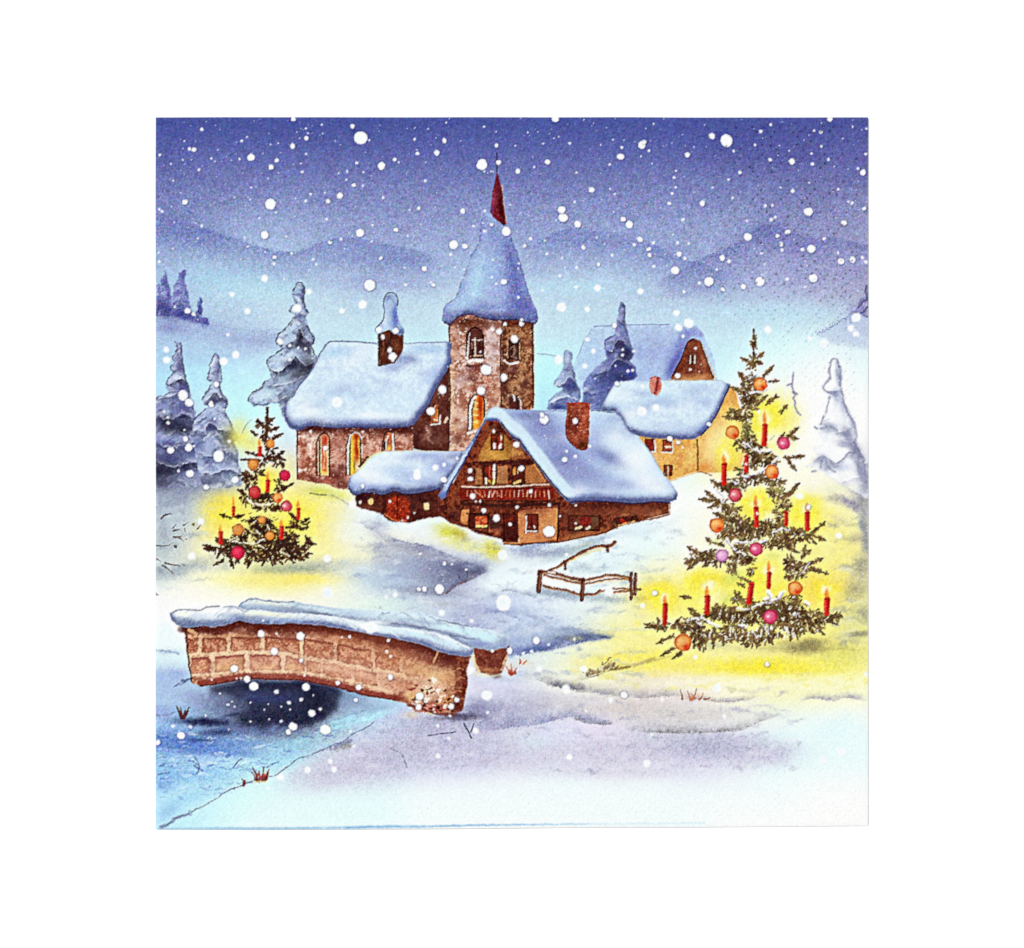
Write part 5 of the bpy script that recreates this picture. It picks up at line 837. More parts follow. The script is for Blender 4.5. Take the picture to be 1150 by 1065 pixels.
for x_, y_, q_ in ((516, 752, 4), (518, 762, 3), (515, 777, 4), (519, 786, 3)): line([(x_ - q_, y_), (x_, y_ - 1.5), (x_ + q_, y_)], 1.5, 'd8986c', .7, grain=.4)
for x_, y_, r_ in ((479, 785, 3.6), (491, 776, 3.4), (487, 764, 4), (470, 788, 3), (500, 794, 2.6), (497, 783, 2.4)): disc(x_, y_, r_, 'fff6e8', .8, None, 2.2, .8, r_ * .8)
for x_, y_ in ((473, 776), (478, 790), (484, 796), (495, 797), (504, 786), (467, 783), (490, 789), (500, 776), (482, 772)): disc(x_, y_, 1.8, '4c1618', .85, None, 1.8, .5, 1.4)
dab(516, 806, 22, 4, '4c4660', .7)
line([(458, 792), (470, 794), (480, 800), (500, 803), (512, 803)], 3, '6c2a22', .75, None, 1.8, grain=.5)
dab(520, 804, 14, 4, '56506c', .8); dab(505, 807, 26, 3, '6c6478', .5); dab(462, 803, 10, 4, 'e8d0a4', .6); dab(535, 795, 12, 10, '8a8cb0', .5)
sn = P('snow_cap', br, 'thick snow blanket on the near parapet')
front = [(193, 696), (191, 690), (196, 686), (205, 684), (224, 685), (232, 682), (240, 681), (252, 682), (262, 681), (272, 684), (290, 686), (315, 689), (340, 690), (372, 693), (400, 698), (430, 703), (452, 706), (480, 709), (500, 714), (515, 720), (530, 727), (531, 734), (524, 737), (510, 736), (494, 731), (476, 725), (458, 720), (440, 716.5), (420, 713), (396, 708), (365, 703), (346, 701), (328, 699.5), (312, 700.5), (288, 700), (269, 697), (258, 700), (239, 704), (227, 702.5), (214, 704.5), (204, 703)]
sm = poly(front, 'eef6fa', sn, 1, .9, .35, True)
edge(sm, 0, 4.5, 3, '646f9c', .95); boughs(sm, 70, ['ffffff', '7c88ac', 'b4c4dc', 'f4fcff', '98a4c4'], 61, (4, 13), (1.2, 3.4), .55)
for a in ((210, 698, 16, 5, '7480a8', .85, 5), (240, 699, 20, 4, '7884ac', .8, 0), (262, 692, 14, 4, 'a0b0cc', .7, 0), (285, 694, 16, 4, '9aa6c0', .8, 0), (320, 696, 22, 3, 'a0b4e0', .6, 0), (205, 689, 9, 2.5, 'fffff4', .9, 0), (240, 686, 20, 3, 'ffffff', .9, 0), (350, 695, 30, 3, 'dce8f8', .5, 0), (430, 708, 30, 4, 'eaf8fa', .9, 10), (470, 714, 30, 3, 'd0ecf8', .9, 14), (505, 724, 16, 4, 'd4eefa', .9, 20), (412, 703, 12, 6, 'fafdff', .9, 0), (480, 721, 30, 2.5, '98a4c8', .6, 14), (520, 733, 9, 3, '7c84ac', .8, 0), (224, 692, 10, 3, 'd0dcf0', .6, 0), (302, 690, 30, 2.5, 'f4f8dc', .7, 4)): inside(sm, *a)
line([(192, 691), (197, 686.5), (206, 684.5), (224, 685.5), (232, 682), (246, 681)], 1.6, '8c8c98', .75, curve=True, grain=.7); line([(251, 682), (262, 681.5), (274, 687)], 1.4, '8c94b0', .7, curve=True, grain=.6); line([(193, 696), (202, 702.5), (213, 704.5)], 1.5, '7c84a4', .7, curve=True)
sn2 = P('snow_cap', br, 'long snow ridge on the far parapet')
back = [(268, 682), (270, 678), (276, 674), (284, 672.5), (298, 674), (312, 676), (330, 676), (346, 679), (365, 682), (385, 683), (406, 685), (430, 686), (454, 688), (470, 688), (482, 690), (496, 695), (510, 700), (526, 703), (543, 706), (558, 710), (568, 714), (573, 720), (570, 726), (562, 729), (548, 730), (535, 728), (528, 727), (512, 719), (498, 713), (478, 708), (452, 705), (430, 702), (400, 697), (372, 692), (340, 689), (315, 688), (290, 685), (276, 685)]
sm = poly(back, 'dcedf8', sn2, 1, .9, .35, True)
edge(sm, 0, 4, 2.6, '8490b0', .7); boughs(sm, 80, ['ffffff', '7c88ac', 'a8bcd8', 'f4fcff', '98a4c4'], 62, (4, 14), (1.2, 3), .55)
for a in ((300, 678, 26, 3, 'f4f8e4', .9, 3), (290, 681, 20, 3, 'b4c8e0', .8, 4), (335, 685, 34, 3, '98a4bc', .8, 6), (350, 680, 34, 2.4, 'a8b8c8', .6, 8), (370, 687, 24, 3, 'e0f4fa', .9, 8), (400, 690, 30, 3, 'b4c8e4', .6, 8), (440, 693, 36, 3.4, 'e4f8fa', .9, 4), (470, 698, 40, 3, '9cb0cc', .6, 8), (452, 701, 20, 2.5, 'a0a8c0', .75, 10), (510, 707, 24, 4, 'd8f4fa', .9, 10), (545, 716, 24, 5, 'd4f4fa', .95, 12), (520, 715, 24, 2.4, '8a96bc', .75, 14), (540, 723, 24, 3.5, '8a98c8', .8, 6), (565, 721, 8, 6, '98a4c4', .8, -30), (420, 700, 20, 3, 'f8ffff', .9, 0)): inside(sm, *a)
for p in ([(268, 682), (272, 677), (284, 672.8), (300, 675), (314, 676.5), (330, 676)], [(440, 700), (460, 703), (480, 706), (494, 709)], [(505, 713), (520, 716), (532, 718)], [(340, 687), (365, 690), (372, 691)], [(492, 696), (512, 701), (530, 704)]): line(p, 1.7, '747c98', .7, None, 1, .6, True, False, .6)
dab(412, 704, 10, 6, 'ffffff', .8); dab(205, 722, 12, 22, 'eefafd', .0)

# ---------------------------------------------------------------- bare twigs and reed tufts
tg = P('printed_shrub', None, 'bare brown printed twigs at the left edge beside the small decorated tree')
for p, w_ in (([(182, 582), (188, 577), (193, 578)], 2), ([(175, 571), (177, 570)], 1.6), ([(194, 593), (198, 589)], 1.6), ([(196, 596), (202, 594)], 3), ([(206, 590), (212, 586)], 1.4), ([(207, 593), (209, 598)], 1.2), ([(195, 603), (203, 605), (207, 609)], 2), ([(201, 603), (204, 602)], 1.6), ([(176, 612), (186, 613), (194, 610)], 1.7), ([(185, 632), (195, 634), (203, 636)], 2.4), ([(182, 635), (190, 640), (195, 646)], 2), ([(175, 627), (180, 630)], 1.6), ([(209, 606), (211, 606)], 1.2), ([(205, 634), (208, 636)], 1), ([(175, 667), (178, 669)], 2), ([(221, 594), (226, 589)], 1.8), ([(184, 579), (192, 577)], 1.6)):
    line(p, w_, '542f2c', .85, tg, .9, .45, True, True, .2)
disc(197, 614, 2, '54483c', .8, tg); disc(217, 589, 1.8, '7c7438', .8, tg)
def reeds(pid, blades, col='6c2c24'):
    for x0, y0, x1, y1, w_ in blades: line([(x0, y0), ((x0+x1)/2 + .6, (y0+y1)/2), (x1, y1)], w_ * 1.3, col, .9, pid, .6, .4, True, True)
t1 = P('printed_reed_tuft', None, 'dark brown printed reeds standing in the stream at left'); reeds(t1, [(204, 806, 198, 793, 3.6), (204, 806, 203, 794, 3), (206, 806, 213, 794, 3.6), (205, 806, 209, 796, 2)], '55262c')
t2 = P('printed_reed_tuft', None, 'reddish printed reeds on the lower bank of the stream')
reeds(t2, [(289, 877, 284, 862, 2.6), (291, 878, 291, 866, 2.2), (294, 877, 296, 861, 2.2), (297, 876, 302, 864, 3), (287, 877, 283, 868, 2), (299, 875, 301, 867, 2), (274, 882, 272, 875, 2.6), (275, 880, 274, 876, 2)], '7a3430')
for x, y in ((293, 873), (297, 871), (290, 870)): disc(x, y, 1.8, 'b03c34', .8, t2)
line([(284, 878), (299, 878)], 2, 'e8dca8', .7)
t3 = P('printed_reed_tuft', None, 'rusty printed stubble at the right end of the bridge')
reeds(t3, [(573, 757, 568, 748, 2.4), (574, 758, 574, 746, 2.4), (576, 757, 580, 750, 2.2), (584, 745, 583, 740, 2), (588, 746, 592, 741, 2), (579, 757, 578, 752, 2)], 'b04c34'); disc(573, 755, 3, 'a02c24', .8, t3); dab(572, 750, 7, 6, 'f8d8b8', .5); dab(588, 745, 8, 4, 'f4c8a0', .4)
t4 = P('printed_shrub', None, 'dark leafy printed sprig in the snow left of the big decorated tree')
rng = np.random.RandomState(4)
for i in range(34):
    t = rng.rand(); x = 658 + t * 34 + rng.normal(0, 2); y = 763 - t * 12 - abs(rng.normal(0, 4)); an = rng.uniform(-2.4, -.4)
    line([(x, y), (x + 4*math.cos(an), y + 4*math.sin(an)*.8)], 1.9, ['8a6c48', 'a08458', '74583a'][rng.randint(3)], .6, t4, 1.4)
line([(688, 753), (700, 751), (708, 749)], 2.4, '84683c', .7, t4, 1, grain=.5); line([(712, 747), (735, 740)], 3, 'b8a060', .5, None, 1, 1, grain=.9)
t5 = P('printed_reed_tuft', None, 'faint orange printed grass tuft in the foreground at lower right')
reeds(t5, [(766, 785, 764, 774, 2), (775, 786, 772, 776, 1.8), (778, 785, 783, 773, 1.8), (786, 786, 790, 778, 2), (781, 785, 776, 779, 1.6), (792, 786, 798, 783, 2)], '94604c'); disc(777, 785, 3, 'c86c40', .7, t5); dab(780, 782, 14, 5, 'e0b49c', .5)
line([(640, 607), (650, 606), (655, 607)], 1, '8c9884', .3)
line([(348, 554), (358, 556), (366, 556)], 1.8, '7c8058', .7, grain=.4); line([(372, 556), (384, 562), (392, 568)], 2, '9a9aa0', .4, grain=.5)
# ---------------------------------------------------------------- decorated fir trees
rng = np.random.RandomState(21)
NEED = ['705034', '846844', '5a4028', '7c7044', '8a6240', '6a5634', '9a7c4c']
def needle(x, y, an, L, w_, col, pid, a=.9):
    line([(x, y), (x + L*math.cos(an), y + L*math.sin(an))], w_, col, a, pid, .4, .4)
def sprig(x0, y0, x1, y1, pid, w_=2.0, L=4.6, cols=NEED):
    d = math.hypot(x1-x0, y1-y0); an = math.atan2(y1-y0, x1-x0)
    line([(x0, y0), (x1, y1)], w_, cols[2], .92, pid, .7, .45)
    n = max(3, int(d / 2.3))
    for i in range(n):
        t = (i + rng.uniform(.1, .9)) / n
        for sd in (-1, 1):
            if rng.rand() < .8:
                needle(x0 + (x1-x0)*t, y0 + (y1-y0)*t, an + sd * rng.uniform(.45, .8), L * rng.uniform(.55, 1.0) * (1 - t*.3), rng.uniform(1.3, 2.1), cols[rng.randint(len(cols))], pid)
def mass(x, y, rx, ry, pid, dens=1.0, cols=NEED, ang=0):
    c, s_ = math.cos(math.radians(ang)), math.sin(math.radians(ang))
    n = int(rx * ry * .30 * dens) + 5
    for i in range(n):
        t = rng.uniform(0, 6.283); q = math.sqrt(rng.rand())
        u, v = math.cos(t)*q*rx, math.sin(t)*q*ry
        px, py = x + u*c - v*s_, y + u*s_ + v*c
        an = math.atan2(v*1.4 + ry*.5, u) + rng.normal(0, .5)
        needle(px, py, an, rng.uniform(2.2, 5.2), rng.uniform(1.3, 2.6), cols[rng.randint(len(cols))], pid, .88)
def bauble(x, y, r, kind, tree, lab):
    pid = P('bauble', tree, lab)
    c0, c1, rim = {'o': ('ea9440', 'f8d08c', 'b8541c'), 'p': ('dc4470', 'f094ac', '981c38'), 'r': ('d04450', 'f2a4a8', '841828'), 'l': ('d898c4', 'f8dcec', '9c5890'), 'd': ('bc2a30', 'dc6860', '741820'), 'b': ('d8883c', 'f0b868', '9c5420'), 'm': ('cc1c40', 'e8506c', '841430')}[kind]
    sm = disc(x, y, r * .97, c0, 1, pid, .9, .4)
    inside(sm, x - r*.2, y - r*.15, r*.75, r*.75, c1, .75)
    s, m = sm
    d = np.hypot(GX[s] - x, GY[s] - y) / r
    lay(s, m * np.clip((d - .64) * 3.2 + MOT[s] * .15, 0, 1), rim, .85)
    if kind in 'o': inside(sm, x + r*.35, y + r*.45, r*.45, r*.38, 'dc3c1c', .95)
    if kind in 'rp': inside(sm, x - r*.3, y - r*.1, r*.3, r*.2, 'fff0f0', .8)
def candle(x, y0, y1, wd, tree, lean=0, flame=True, fy=None, lab=None, col='d02c20'):
    pid = P('candle', tree, lab)
    line([(x + lean, y0), (x, y1)], wd, col, 1, pid, .35, .4)
    line([(x + lean + wd*.3, y0 + 1), (x + wd*.3, y1 - 1)], wd * .3, 'a01a1c', .8, None, .3); line([(x + lean - wd*.32, y0 + 1), (x - wd*.32, y1 - 2)], wd * .22, 'f07058', .7, None, .3)
    line([(x + lean - wd*.5, y0), (x + lean + wd*.5, y0)], 1, '7c1418', .7, None, .3)
    if flame:
        fy = fy or y0 - 6; fx = x + lean - .6; h = (y0 - fy)
        s, m = poly([(fx, fy - h*.75), (fx + wd*.42, fy + h*.1), (fx + wd*.25, fy + h*.7), (fx - wd*.3, fy + h*.7), (fx - wd*.42, fy + h*.1)], 'f6a848', pid, .9, .4, .3, True)
        inside((s, m), fx, fy + h*.3, wd*.2, h*.35, 'ec7c30', .8)

def snowline(pts, w_, pid): line(pts, w_ * .85, 'ffffff', .92, pid, 1.8, .6, True, False, .7); line([(x, y + w_*.55) for x, y in pts], 1.1, '8c80b0', .5, None, .9, .4, True, False, .4)

# small tree, left
lt = P('printed_christmas_tree', None, 'small printed christmas tree at left with candles and round baubles')
lf = P('branches', lt)
DK = ['4c2a22', '583428', '40261e', '66442c', '52381f']
dab(268, 490, 16, 14, 'f2ea6c', .85); dab(284, 500, 16, 12, 'f8ee70', .6); dab(300, 537, 20, 14, 'fbe850', .95); dab(318, 522, 14, 12, 'f6f0a4', .6); dab(268, 478, 8, 10, 'e8f0b0', .7); dab(250, 565, 26, 16, 'fbe85c', .6)
line([(272, 487), (276, 478), (282, 472)], 1.2, '98a8a8', .7, curve=True)
for a in ((300, 458, 300, 472, 3), (300, 470, 299, 492, 3)): line([(a[0], a[1]), (a[2], a[3])], a[4], '2c1e1c', .95, lf, .7)
for a in ((289, 472, 296, 480), (308, 469, 301, 474), (313, 480, 304, 484), (282, 484, 287, 488), (317, 487, 306, 493), (276, 508, 290, 512), (271, 516, 281, 517), (319, 507, 311, 513), (321, 517, 313, 513), (272, 531, 284, 539), (267, 550, 275, 556), (329, 543, 312, 553), (247, 578, 260, 582), (274, 578, 264, 581), (325, 576, 334, 585), (347, 582, 338, 587), (321, 592, 331, 592), (346, 592, 337, 595), (228, 612, 242, 617), (229, 616, 240, 618), (343, 602, 349, 611), (355, 611, 345, 610), (346, 617, 332, 617), (341, 629, 325, 623), (240, 635, 251, 629), (300, 505, 306, 500), (262, 638, 257, 622), (278, 638, 283, 622), (348, 604, 341, 614)):
    sprig(*a, lf, 2.2, 4.0, DK)
for a in ((299, 480, 4, 9), (296, 476, 6, 4), (298, 490, 3, 5), (304, 506, 4, 2.5), (308, 512, 5, 3), (300, 513, 6, 3), (294, 519, 5, 4), (286, 533, 8, 4), (276, 536, 5, 4), (282, 545, 6, 3), (314, 518, 5, 4), (312, 545, 6, 4), (298, 560, 13, 5), (286, 562, 7, 4), (274, 559, 4, 6), (300, 571, 14, 2.6), (312, 568, 6, 4), (294, 588, 13, 6), (300, 598, 12, 6), (284, 600, 8, 5), (282, 583, 9, 3), (269, 604, 9, 3), (336, 588, 8, 4), (248, 617, 7, 6), (258, 612, 8, 4), (264, 628, 5, 5), (285, 615, 8, 5), (310, 611, 20, 6), (325, 603, 9, 5), (320, 616, 14, 5), (300, 622, 20, 5), (305, 628, 26, 4), (335, 622, 12, 4), (280, 626, 6, 5), (338, 614, 8, 3), (250, 606, 6, 3)):
    mass(*a, lf, 1.35, DK)
for a in ((294, 588, 11, 6), (298, 598, 10, 5), (270, 605, 8, 3), (300, 559, 9, 4), (308, 612, 18, 6), (322, 610, 12, 6), (290, 620, 14, 5), (316, 622, 20, 5), (262, 616, 9, 5)): mass(*a, lf, 1.6, ['40261e', '36201a', '4c2c22'])
for x, y, rx, ry in ((294, 590, 15, 9), (300, 600, 14, 6), (310, 613, 26, 8), (268, 612, 14, 6), (296, 560, 14, 5), (300, 570, 12, 2.5), (294, 592, 11, 8), (300, 558, 9, 4), (310, 614, 18, 7), (268, 612, 10, 6)): dab(x, y, rx, ry, '3a211b', .55, 0, 1.3, 2.5)
for i in range(130):
    x = rng.normal(298, 22); y = rng.uniform(560, 628)
    if abs(x - 298) < 12 + (y - 560) * .55: needle(x, y, rng.uniform(.1, 3), rng.uniform(1.2, 3.2), rng.uniform(.8, 1.6), ['f6e88c', 'fdf4a8', 'd8c468', 'b89858'][rng.randint(4)], None, .75)
sl = P('snow', lt, 'cream snow along two boughs'); line([(277, 561), (285, 566), (298, 567), (306, 565)], 2.2, 'fbf6c8', .9, sl, 1.6, grain=.6); line([(262, 608), (275, 610), (288, 610), (296, 606)], 2, 'fbf6c8', .9, sl, 1.6, grain=.6)
for p in ([(300, 590), (303, 596)], [(288, 596), (292, 600)], [(315, 620), (325, 624)], [(290, 612), (296, 616)], [(268, 606), (262, 604)], [(283, 588), (287, 585)]): line(p, 1.8, 'fbf0c0', .8)
for x, y, r_, k, l in ((304, 498, 5.4, 'b', 'small amber bauble near the top'), (284, 522, 6.4, 'b', 'amber bauble below the highest candle'), (320, 534, 6.4, 'm', 'crimson bauble at the right rim, upper'), (286, 553, 7.6, 'd', 'large red bauble beside the central candle'), (312, 559, 5.6, 'o', 'orange bauble right of the central candle'), (322, 569, 6.6, 'r', 'red bauble at the right rim, lower'), (267, 595, 6.8, 'b', 'amber bauble left of the dark middle'), (294, 584, 4.6, 'b', 'tiny amber bauble in the dark middle'), (303, 602, 5.4, 'b', 'dull orange bauble right of the dark middle'), (267, 621, 8, 'm', 'large crimson bauble near the foot')):
    bauble(x, y, r_, k, lt, l)
for x, a, b, w_, fy, l in ((291.5, 503, 511, 4.4, 496, 'short candle near the top'), (300.5, 540, 551, 4.6, 534, 'central candle'), (262, 570, 579, 3.6, 563, 'left middle candle'), (335, 572, 582, 4.2, 566, 'rightmost candle'), (316, 592, 604, 5, 587, 'right lower candle'), (247.5, 598, 610, 4.6, 593, 'leftmost low candle')):
    candle(x, a, b, w_, lt, .5, True, fy, l)
dab(247, 590, 8, 8, 'fbdc60', .4)

# big tree, right
for x, y, rx, ry in ((858, 470, 20, 20), (815, 512, 12, 18), (849, 566, 20, 12), (905, 570, 16, 14), (796, 658, 22, 14), (863, 640, 20, 12), (746, 672, 14, 14), (928, 662, 15, 12)):
    dab(x, y, rx, ry, 'fff03a', .75, 0, 1.3, 3); dab(x, y, rx * .45, ry * .5, 'fffef0', .8, 0, 1.3, 2)
bt_ = P('printed_christmas_tree', None, 'large printed christmas tree at right with many lit red candles')
bf = P('branches', bt_)
dab(840, 600, 60, 40, 'f6f080', .25)
for a in ((846, 370, 846, 392, 2.4), (846, 392, 847, 400, 1.6), (847, 396, 846, 414, 2.4), (838, 470, 840, 500, 2.6), (806, 562, 812, 572, 2)): line([(a[0], a[1]), (a[2], a[3])], a[4], '4a3426', .9, bf, 1.0)
big_s = ((845, 378, 848, 389), (832, 402, 842, 406), (858, 396, 850, 403), (857, 409, 848, 406), (829, 418, 838, 429), (869, 411, 857, 423), (874, 428, 864, 428), (820, 434, 840, 446), (862, 444, 850, 456), (831, 449, 838, 452), (819, 459, 831, 468), (812, 468, 829, 471), (884, 455, 877, 463),
 (897, 480, 884, 491), (897, 493, 885, 490), (881, 486, 877, 494), (903, 512, 884, 515), (894, 528, 882, 514), (798, 539, 812, 549), (898, 543, 885, 556), (893, 551, 880, 558), (792, 551, 806, 563), (785, 561, 807, 563), (795, 570, 809, 565), (801, 576, 815, 581), (793, 604, 798, 609), (800, 609, 812, 612), (772, 614, 783, 621), (769, 633, 783, 629), (789, 637, 799, 631), (822, 646, 818, 634),
 (829, 648, 846, 656), (828, 655, 836, 659), (927, 586, 912, 599), (927, 607, 912, 601), (917, 611, 908, 602), (909, 610, 905, 602), (893, 614, 880, 610), (898, 621, 884, 614), (910, 618, 900, 626), (905, 613, 902, 619), (924, 627, 906, 635), (930, 645, 912, 638), (915, 642, 905, 638), (724, 701, 742, 704), (725, 705, 742, 704), (738, 694, 741, 703), (764, 670, 776, 671), (773, 683, 789, 694), (776, 689, 788, 695), (765, 693, 756, 704), (737, 723, 755, 715), (742, 737, 757, 728), (755, 740, 764, 733), (762, 738, 766, 730),
 (945, 692, 926, 693), (940, 702, 928, 696), (926, 713, 910, 700), (915, 712, 906, 702), (884, 713, 892, 702), (887, 720, 892, 706), (896, 718, 893, 706), (850, 728, 856, 712), (868, 724, 862, 712), (838, 727, 834, 712), (801, 728, 802, 712), (812, 725, 812, 710), (822, 722, 818, 708), (786, 730, 784, 712), (793, 722, 795, 710), (779, 728, 782, 714), (848, 716, 856, 704), (772, 640, 785, 628), (836, 452, 846, 446), (880, 640, 892, 630), (829, 590, 806, 578), (860, 455, 872, 445))
for a in big_s: sprig(*a, bf, 1.9, 4.6)
big_m = ((846, 384, 2, 6), (846, 407, 5, 5), (845, 427, 7, 5), (838, 431, 6, 5), (842, 437, 8, 4), (846, 447, 10, 5), (838, 444, 7, 3), (842, 457, 8, 4), (836, 468, 7, 5), (824, 465, 5, 3), (838, 478, 4, 8), (839, 492, 7, 5), (831, 497, 5, 3), (845, 498, 5, 3), (856, 502, 8, 2.4), (836, 503, 6, 3), (857, 514, 14, 6), (847, 509, 6, 3), (866, 519, 7, 3), (843, 521, 7, 4), (833, 530, 5, 4), (850, 537, 13, 4), (830, 540, 10, 3), (872, 542, 8, 4), (816, 546, 12, 4), (828, 546, 8, 3), (869, 553, 6, 4), (876, 556, 7, 5), (813, 567, 8, 4), (823, 573, 8, 4), (880, 567, 7, 5), (875, 578, 6, 5),
 (820, 582, 12, 5), (832, 590, 18, 8), (825, 598, 14, 5), (845, 597, 12, 5), (862, 592, 11, 5), (858, 599, 10, 3), (876, 590, 6, 5), (838, 605, 15, 2.4), (812, 602, 6, 3), (835, 615, 9, 4), (832, 619, 8, 2.4), (861, 611, 8, 4), (893, 598, 12, 4), (880, 603, 12, 4), (904, 600, 6, 4), (872, 609, 10, 4), (882, 611, 9, 4), (797, 622, 12, 4), (785, 623, 8, 4), (776, 628, 5, 3), (806, 630, 9, 3), (828, 626, 10, 4), (838, 630, 8, 3), (823, 638, 4, 5), (843, 640, 3, 5), (888, 630, 5, 6), (893, 637, 7, 4), (902, 635, 8, 4), (886, 645, 4, 5), (898, 645, 6, 3),
 (830, 672, 6, 5), (842, 676, 6, 4), (810, 688, 18, 7), (822, 693, 12, 6), (800, 690, 10, 4), (775, 702, 13, 5), (765, 706, 8, 4), (742, 703, 6, 3), (785, 698, 8, 4), (846, 690, 14, 6), (855, 684, 14, 5), (838, 697, 12, 4), (872, 684, 20, 8), (885, 690, 18, 7), (880, 676, 14, 5), (896, 680, 8, 6), (893, 668, 5, 5), (875, 698, 14, 5), (898, 696, 10, 4), (912, 688, 10, 3), (918, 696, 14, 4), (935, 693, 10, 3), (914, 704, 8, 4), (782, 712, 6, 9), (790, 720, 4, 8), (803, 712, 14, 4), (825, 706, 14, 4), (832, 713, 14, 4), (860, 706, 8, 4), (860, 716, 10, 5), (886, 704, 8, 5), (900, 706, 5, 6), (815, 716, 16, 4), (843, 720, 8, 4), (868, 712, 8, 4))
for x, y, rx, ry in big_m: dab(x, y, rx * .8, ry * .85, ['6a5236', '74603c', '5c4630'][rng.randint(3)], .75, 0, 1.6, 2.5)
for a in big_m: mass(*a, bf, 1.35)
for a in ((846, 430, 7, 6), (844, 447, 9, 4), (838, 468, 6, 4), (857, 515, 12, 6), (850, 538, 11, 4), (834, 590, 18, 8), (860, 594, 11, 5), (813, 690, 18, 7), (870, 686, 22, 8), (890, 690, 14, 7), (845, 694, 14, 6), (780, 704, 13, 5), (784, 715, 5, 9), (892, 603, 12, 5), (797, 624, 12, 4), (835, 628, 9, 4), (914, 697, 14, 4), (888, 632, 5, 6), (838, 482, 4, 9), (840, 497, 9, 4), (816, 546, 10, 4)): mass(*a, bf, .8, ['543a26', '432e1e', '6a4a30'])
for x, y, rx, ry in ((832, 590, 14, 6), (815, 690, 16, 6), (872, 686, 16, 6), (846, 430, 6, 5), (840, 695, 8, 4), (850, 537, 8, 3)): dab(x, y, rx, ry, '4a3426', .4)
for x, y, rx, ry in ((838, 482, 8, 12), (873, 550, 9, 5), (822, 652, 12, 8), (803, 608, 8, 4), (870, 625, 9, 5), (828, 645, 8, 6), (815, 675, 8, 10)): dab(x, y, rx, ry, 'c8d870', .45)
sb_ = P('snow', bt_, 'white snow lying in strips on the boughs')
for p, w_ in (([(838, 427), (846, 423), (850, 420)], 1.6), ([(843, 441), (855, 440), (862, 436)], 2.6), ([(835, 497), (842, 502), (852, 506), (866, 506)], 4), ([(833, 535), (842, 534), (852, 531), (860, 526)], 2.8), ([(868, 520), (874, 514)], 3.4), ([(822, 540), (826, 543), (828, 540)], 3), ([(825, 608), (838, 609), (850, 606)], 3), ([(853, 609), (862, 605)], 3.6), ([(815, 605), (822, 614), (836, 623)], 4), ([(805, 549), (812, 556), (810, 564)], 4), ([(868, 597), (878, 594), (886, 595)], 3), ([(898, 647), (905, 638), (908, 630)], 2.6), ([(788, 693), (797, 700), (807, 702)], 3.6), ([(828, 683), (838, 684), (850, 680), (860, 677)], 2.8), ([(862, 676), (872, 672), (880, 664)], 4), ([(862, 664), (866, 670), (860, 672)], 5), ([(773, 697), (784, 695), (788, 702)], 4), ([(905, 677), (910, 679)], 4), ([(830, 702), (840, 704)], 3), ([(858, 702), (866, 706)], 4.5), ([(844, 710), (850, 716)], 4), ([(882, 706), (885, 712)], 3), ([(891, 690), (897, 688)], 3), ([(865, 494), (870, 490)], 0.1)): snowline(p, w_, sb_)
rng = np.random.RandomState(9)
for a in big_m:
    for _ in range(int(a[2]*a[3]*.04) + 2):
        x, y = a[0] + rng.normal(0, a[2]*.6), a[1] + rng.normal(0, a[3]*.7)
        needle(x, y, rng.uniform(.2, 2.9), rng.uniform(1.5, 3.8), rng.uniform(.9, 1.8), ['fdf6b0', 'fffbe0', 'ffffff', 'd8cc8c', 'ffffff', 'f8f2ac'][rng.randint(6)], None, .8)
for a in big_m:
    for _ in range(int(a[2]*a[3]*.06) + 2):
        x, y = a[0] + rng.normal(0, a[2]*.6), a[1] + rng.normal(0, a[3]*.6)
        needle(x, y, rng.uniform(.2, 2.9), rng.uniform(2, 4.5), rng.uniform(1.2, 2), ['4a3424', '6a5030', '5a4228'][rng.randint(3)], None, .8)
for i in range(22):
    x = rng.uniform(795, 895); y = rng.uniform(703, 715); an = rng.uniform(1.2, 2.2); L = rng.uniform(3, 8)
    line([(x, y), (x + math.cos(an)*L*.5, y + math.sin(an)*L)], rng.uniform(1, 1.8), 'fffbe0', .8, None, .6)
for x, y, r_, k, l in ((854, 432, 8, 'o', 'orange bauble near the top'), (822, 486, 8, 'o', 'orange bauble at the left above the white bough'), (880, 498, 7.6, 'p', 'pink bauble at the right rim'), (867, 530, 8, 'o', 'orange bauble right of centre'), (825.5, 556, 8, 'r', 'pink and red bauble at left'), (805, 590, 8.6, 'o', 'orange bauble at the left rim'), (849, 617, 8, 'p', 'deep pink bauble in the middle'), (811, 624, 7.4, 'l', 'pale lilac bauble at lower left'), (893, 661, 8.4, 'o', 'orange bauble at lower right'), (767, 722, 10, 'o', 'large orange bauble at the lower left tip'), (865, 693, 8.4, 'p', 'deep pink bauble near the foot')):
    bauble(x, y, r_, k, bt_, l)
for x, a, b, w_, le, fl, fy, l in ((858.5, 478, 499, 6, .6, 1, 469, 'top lit candle'), (838, 513, 529, 5, .5, 0, 0, 'half hidden unlit candle at centre'), (813, 522, 543, 6, .4, 1, 515, 'lit candle left of centre'), (849.5, 571, 590, 5.6, -.5, 1, 562, 'lit candle in the middle of the tree'), (883, 576, 589, 4.6, 0, 0, 0, 'partly hidden candle right of centre'), (906.5, 576, 594, 5.6, .3, 1, 569, 'lit candle on the right bough'), (863, 644, 660, 5, .9, 1, 636, 'lit candle in a white glow'), (841, 657, 676, 6.4, 3, 0, 0, 'leaning unlit candle'), (746.5, 679, 700, 5.6, .8, 1, 673, 'lit candle at the far left bough'), (794, 670, 688, 6, .5, 1, 663, 'lit candle in front of a bright halo'), (928.5, 673, 689, 6.4, .6, 1, 666, 'lit candle at the far right bough')):
    candle(x, a, b, w_, bt_, le, bool(fl), fy, l)
disc(838, 521, 1.6, 'fff4e8', .8); disc(850, 577, 1.8, 'f8e8f4', .9)
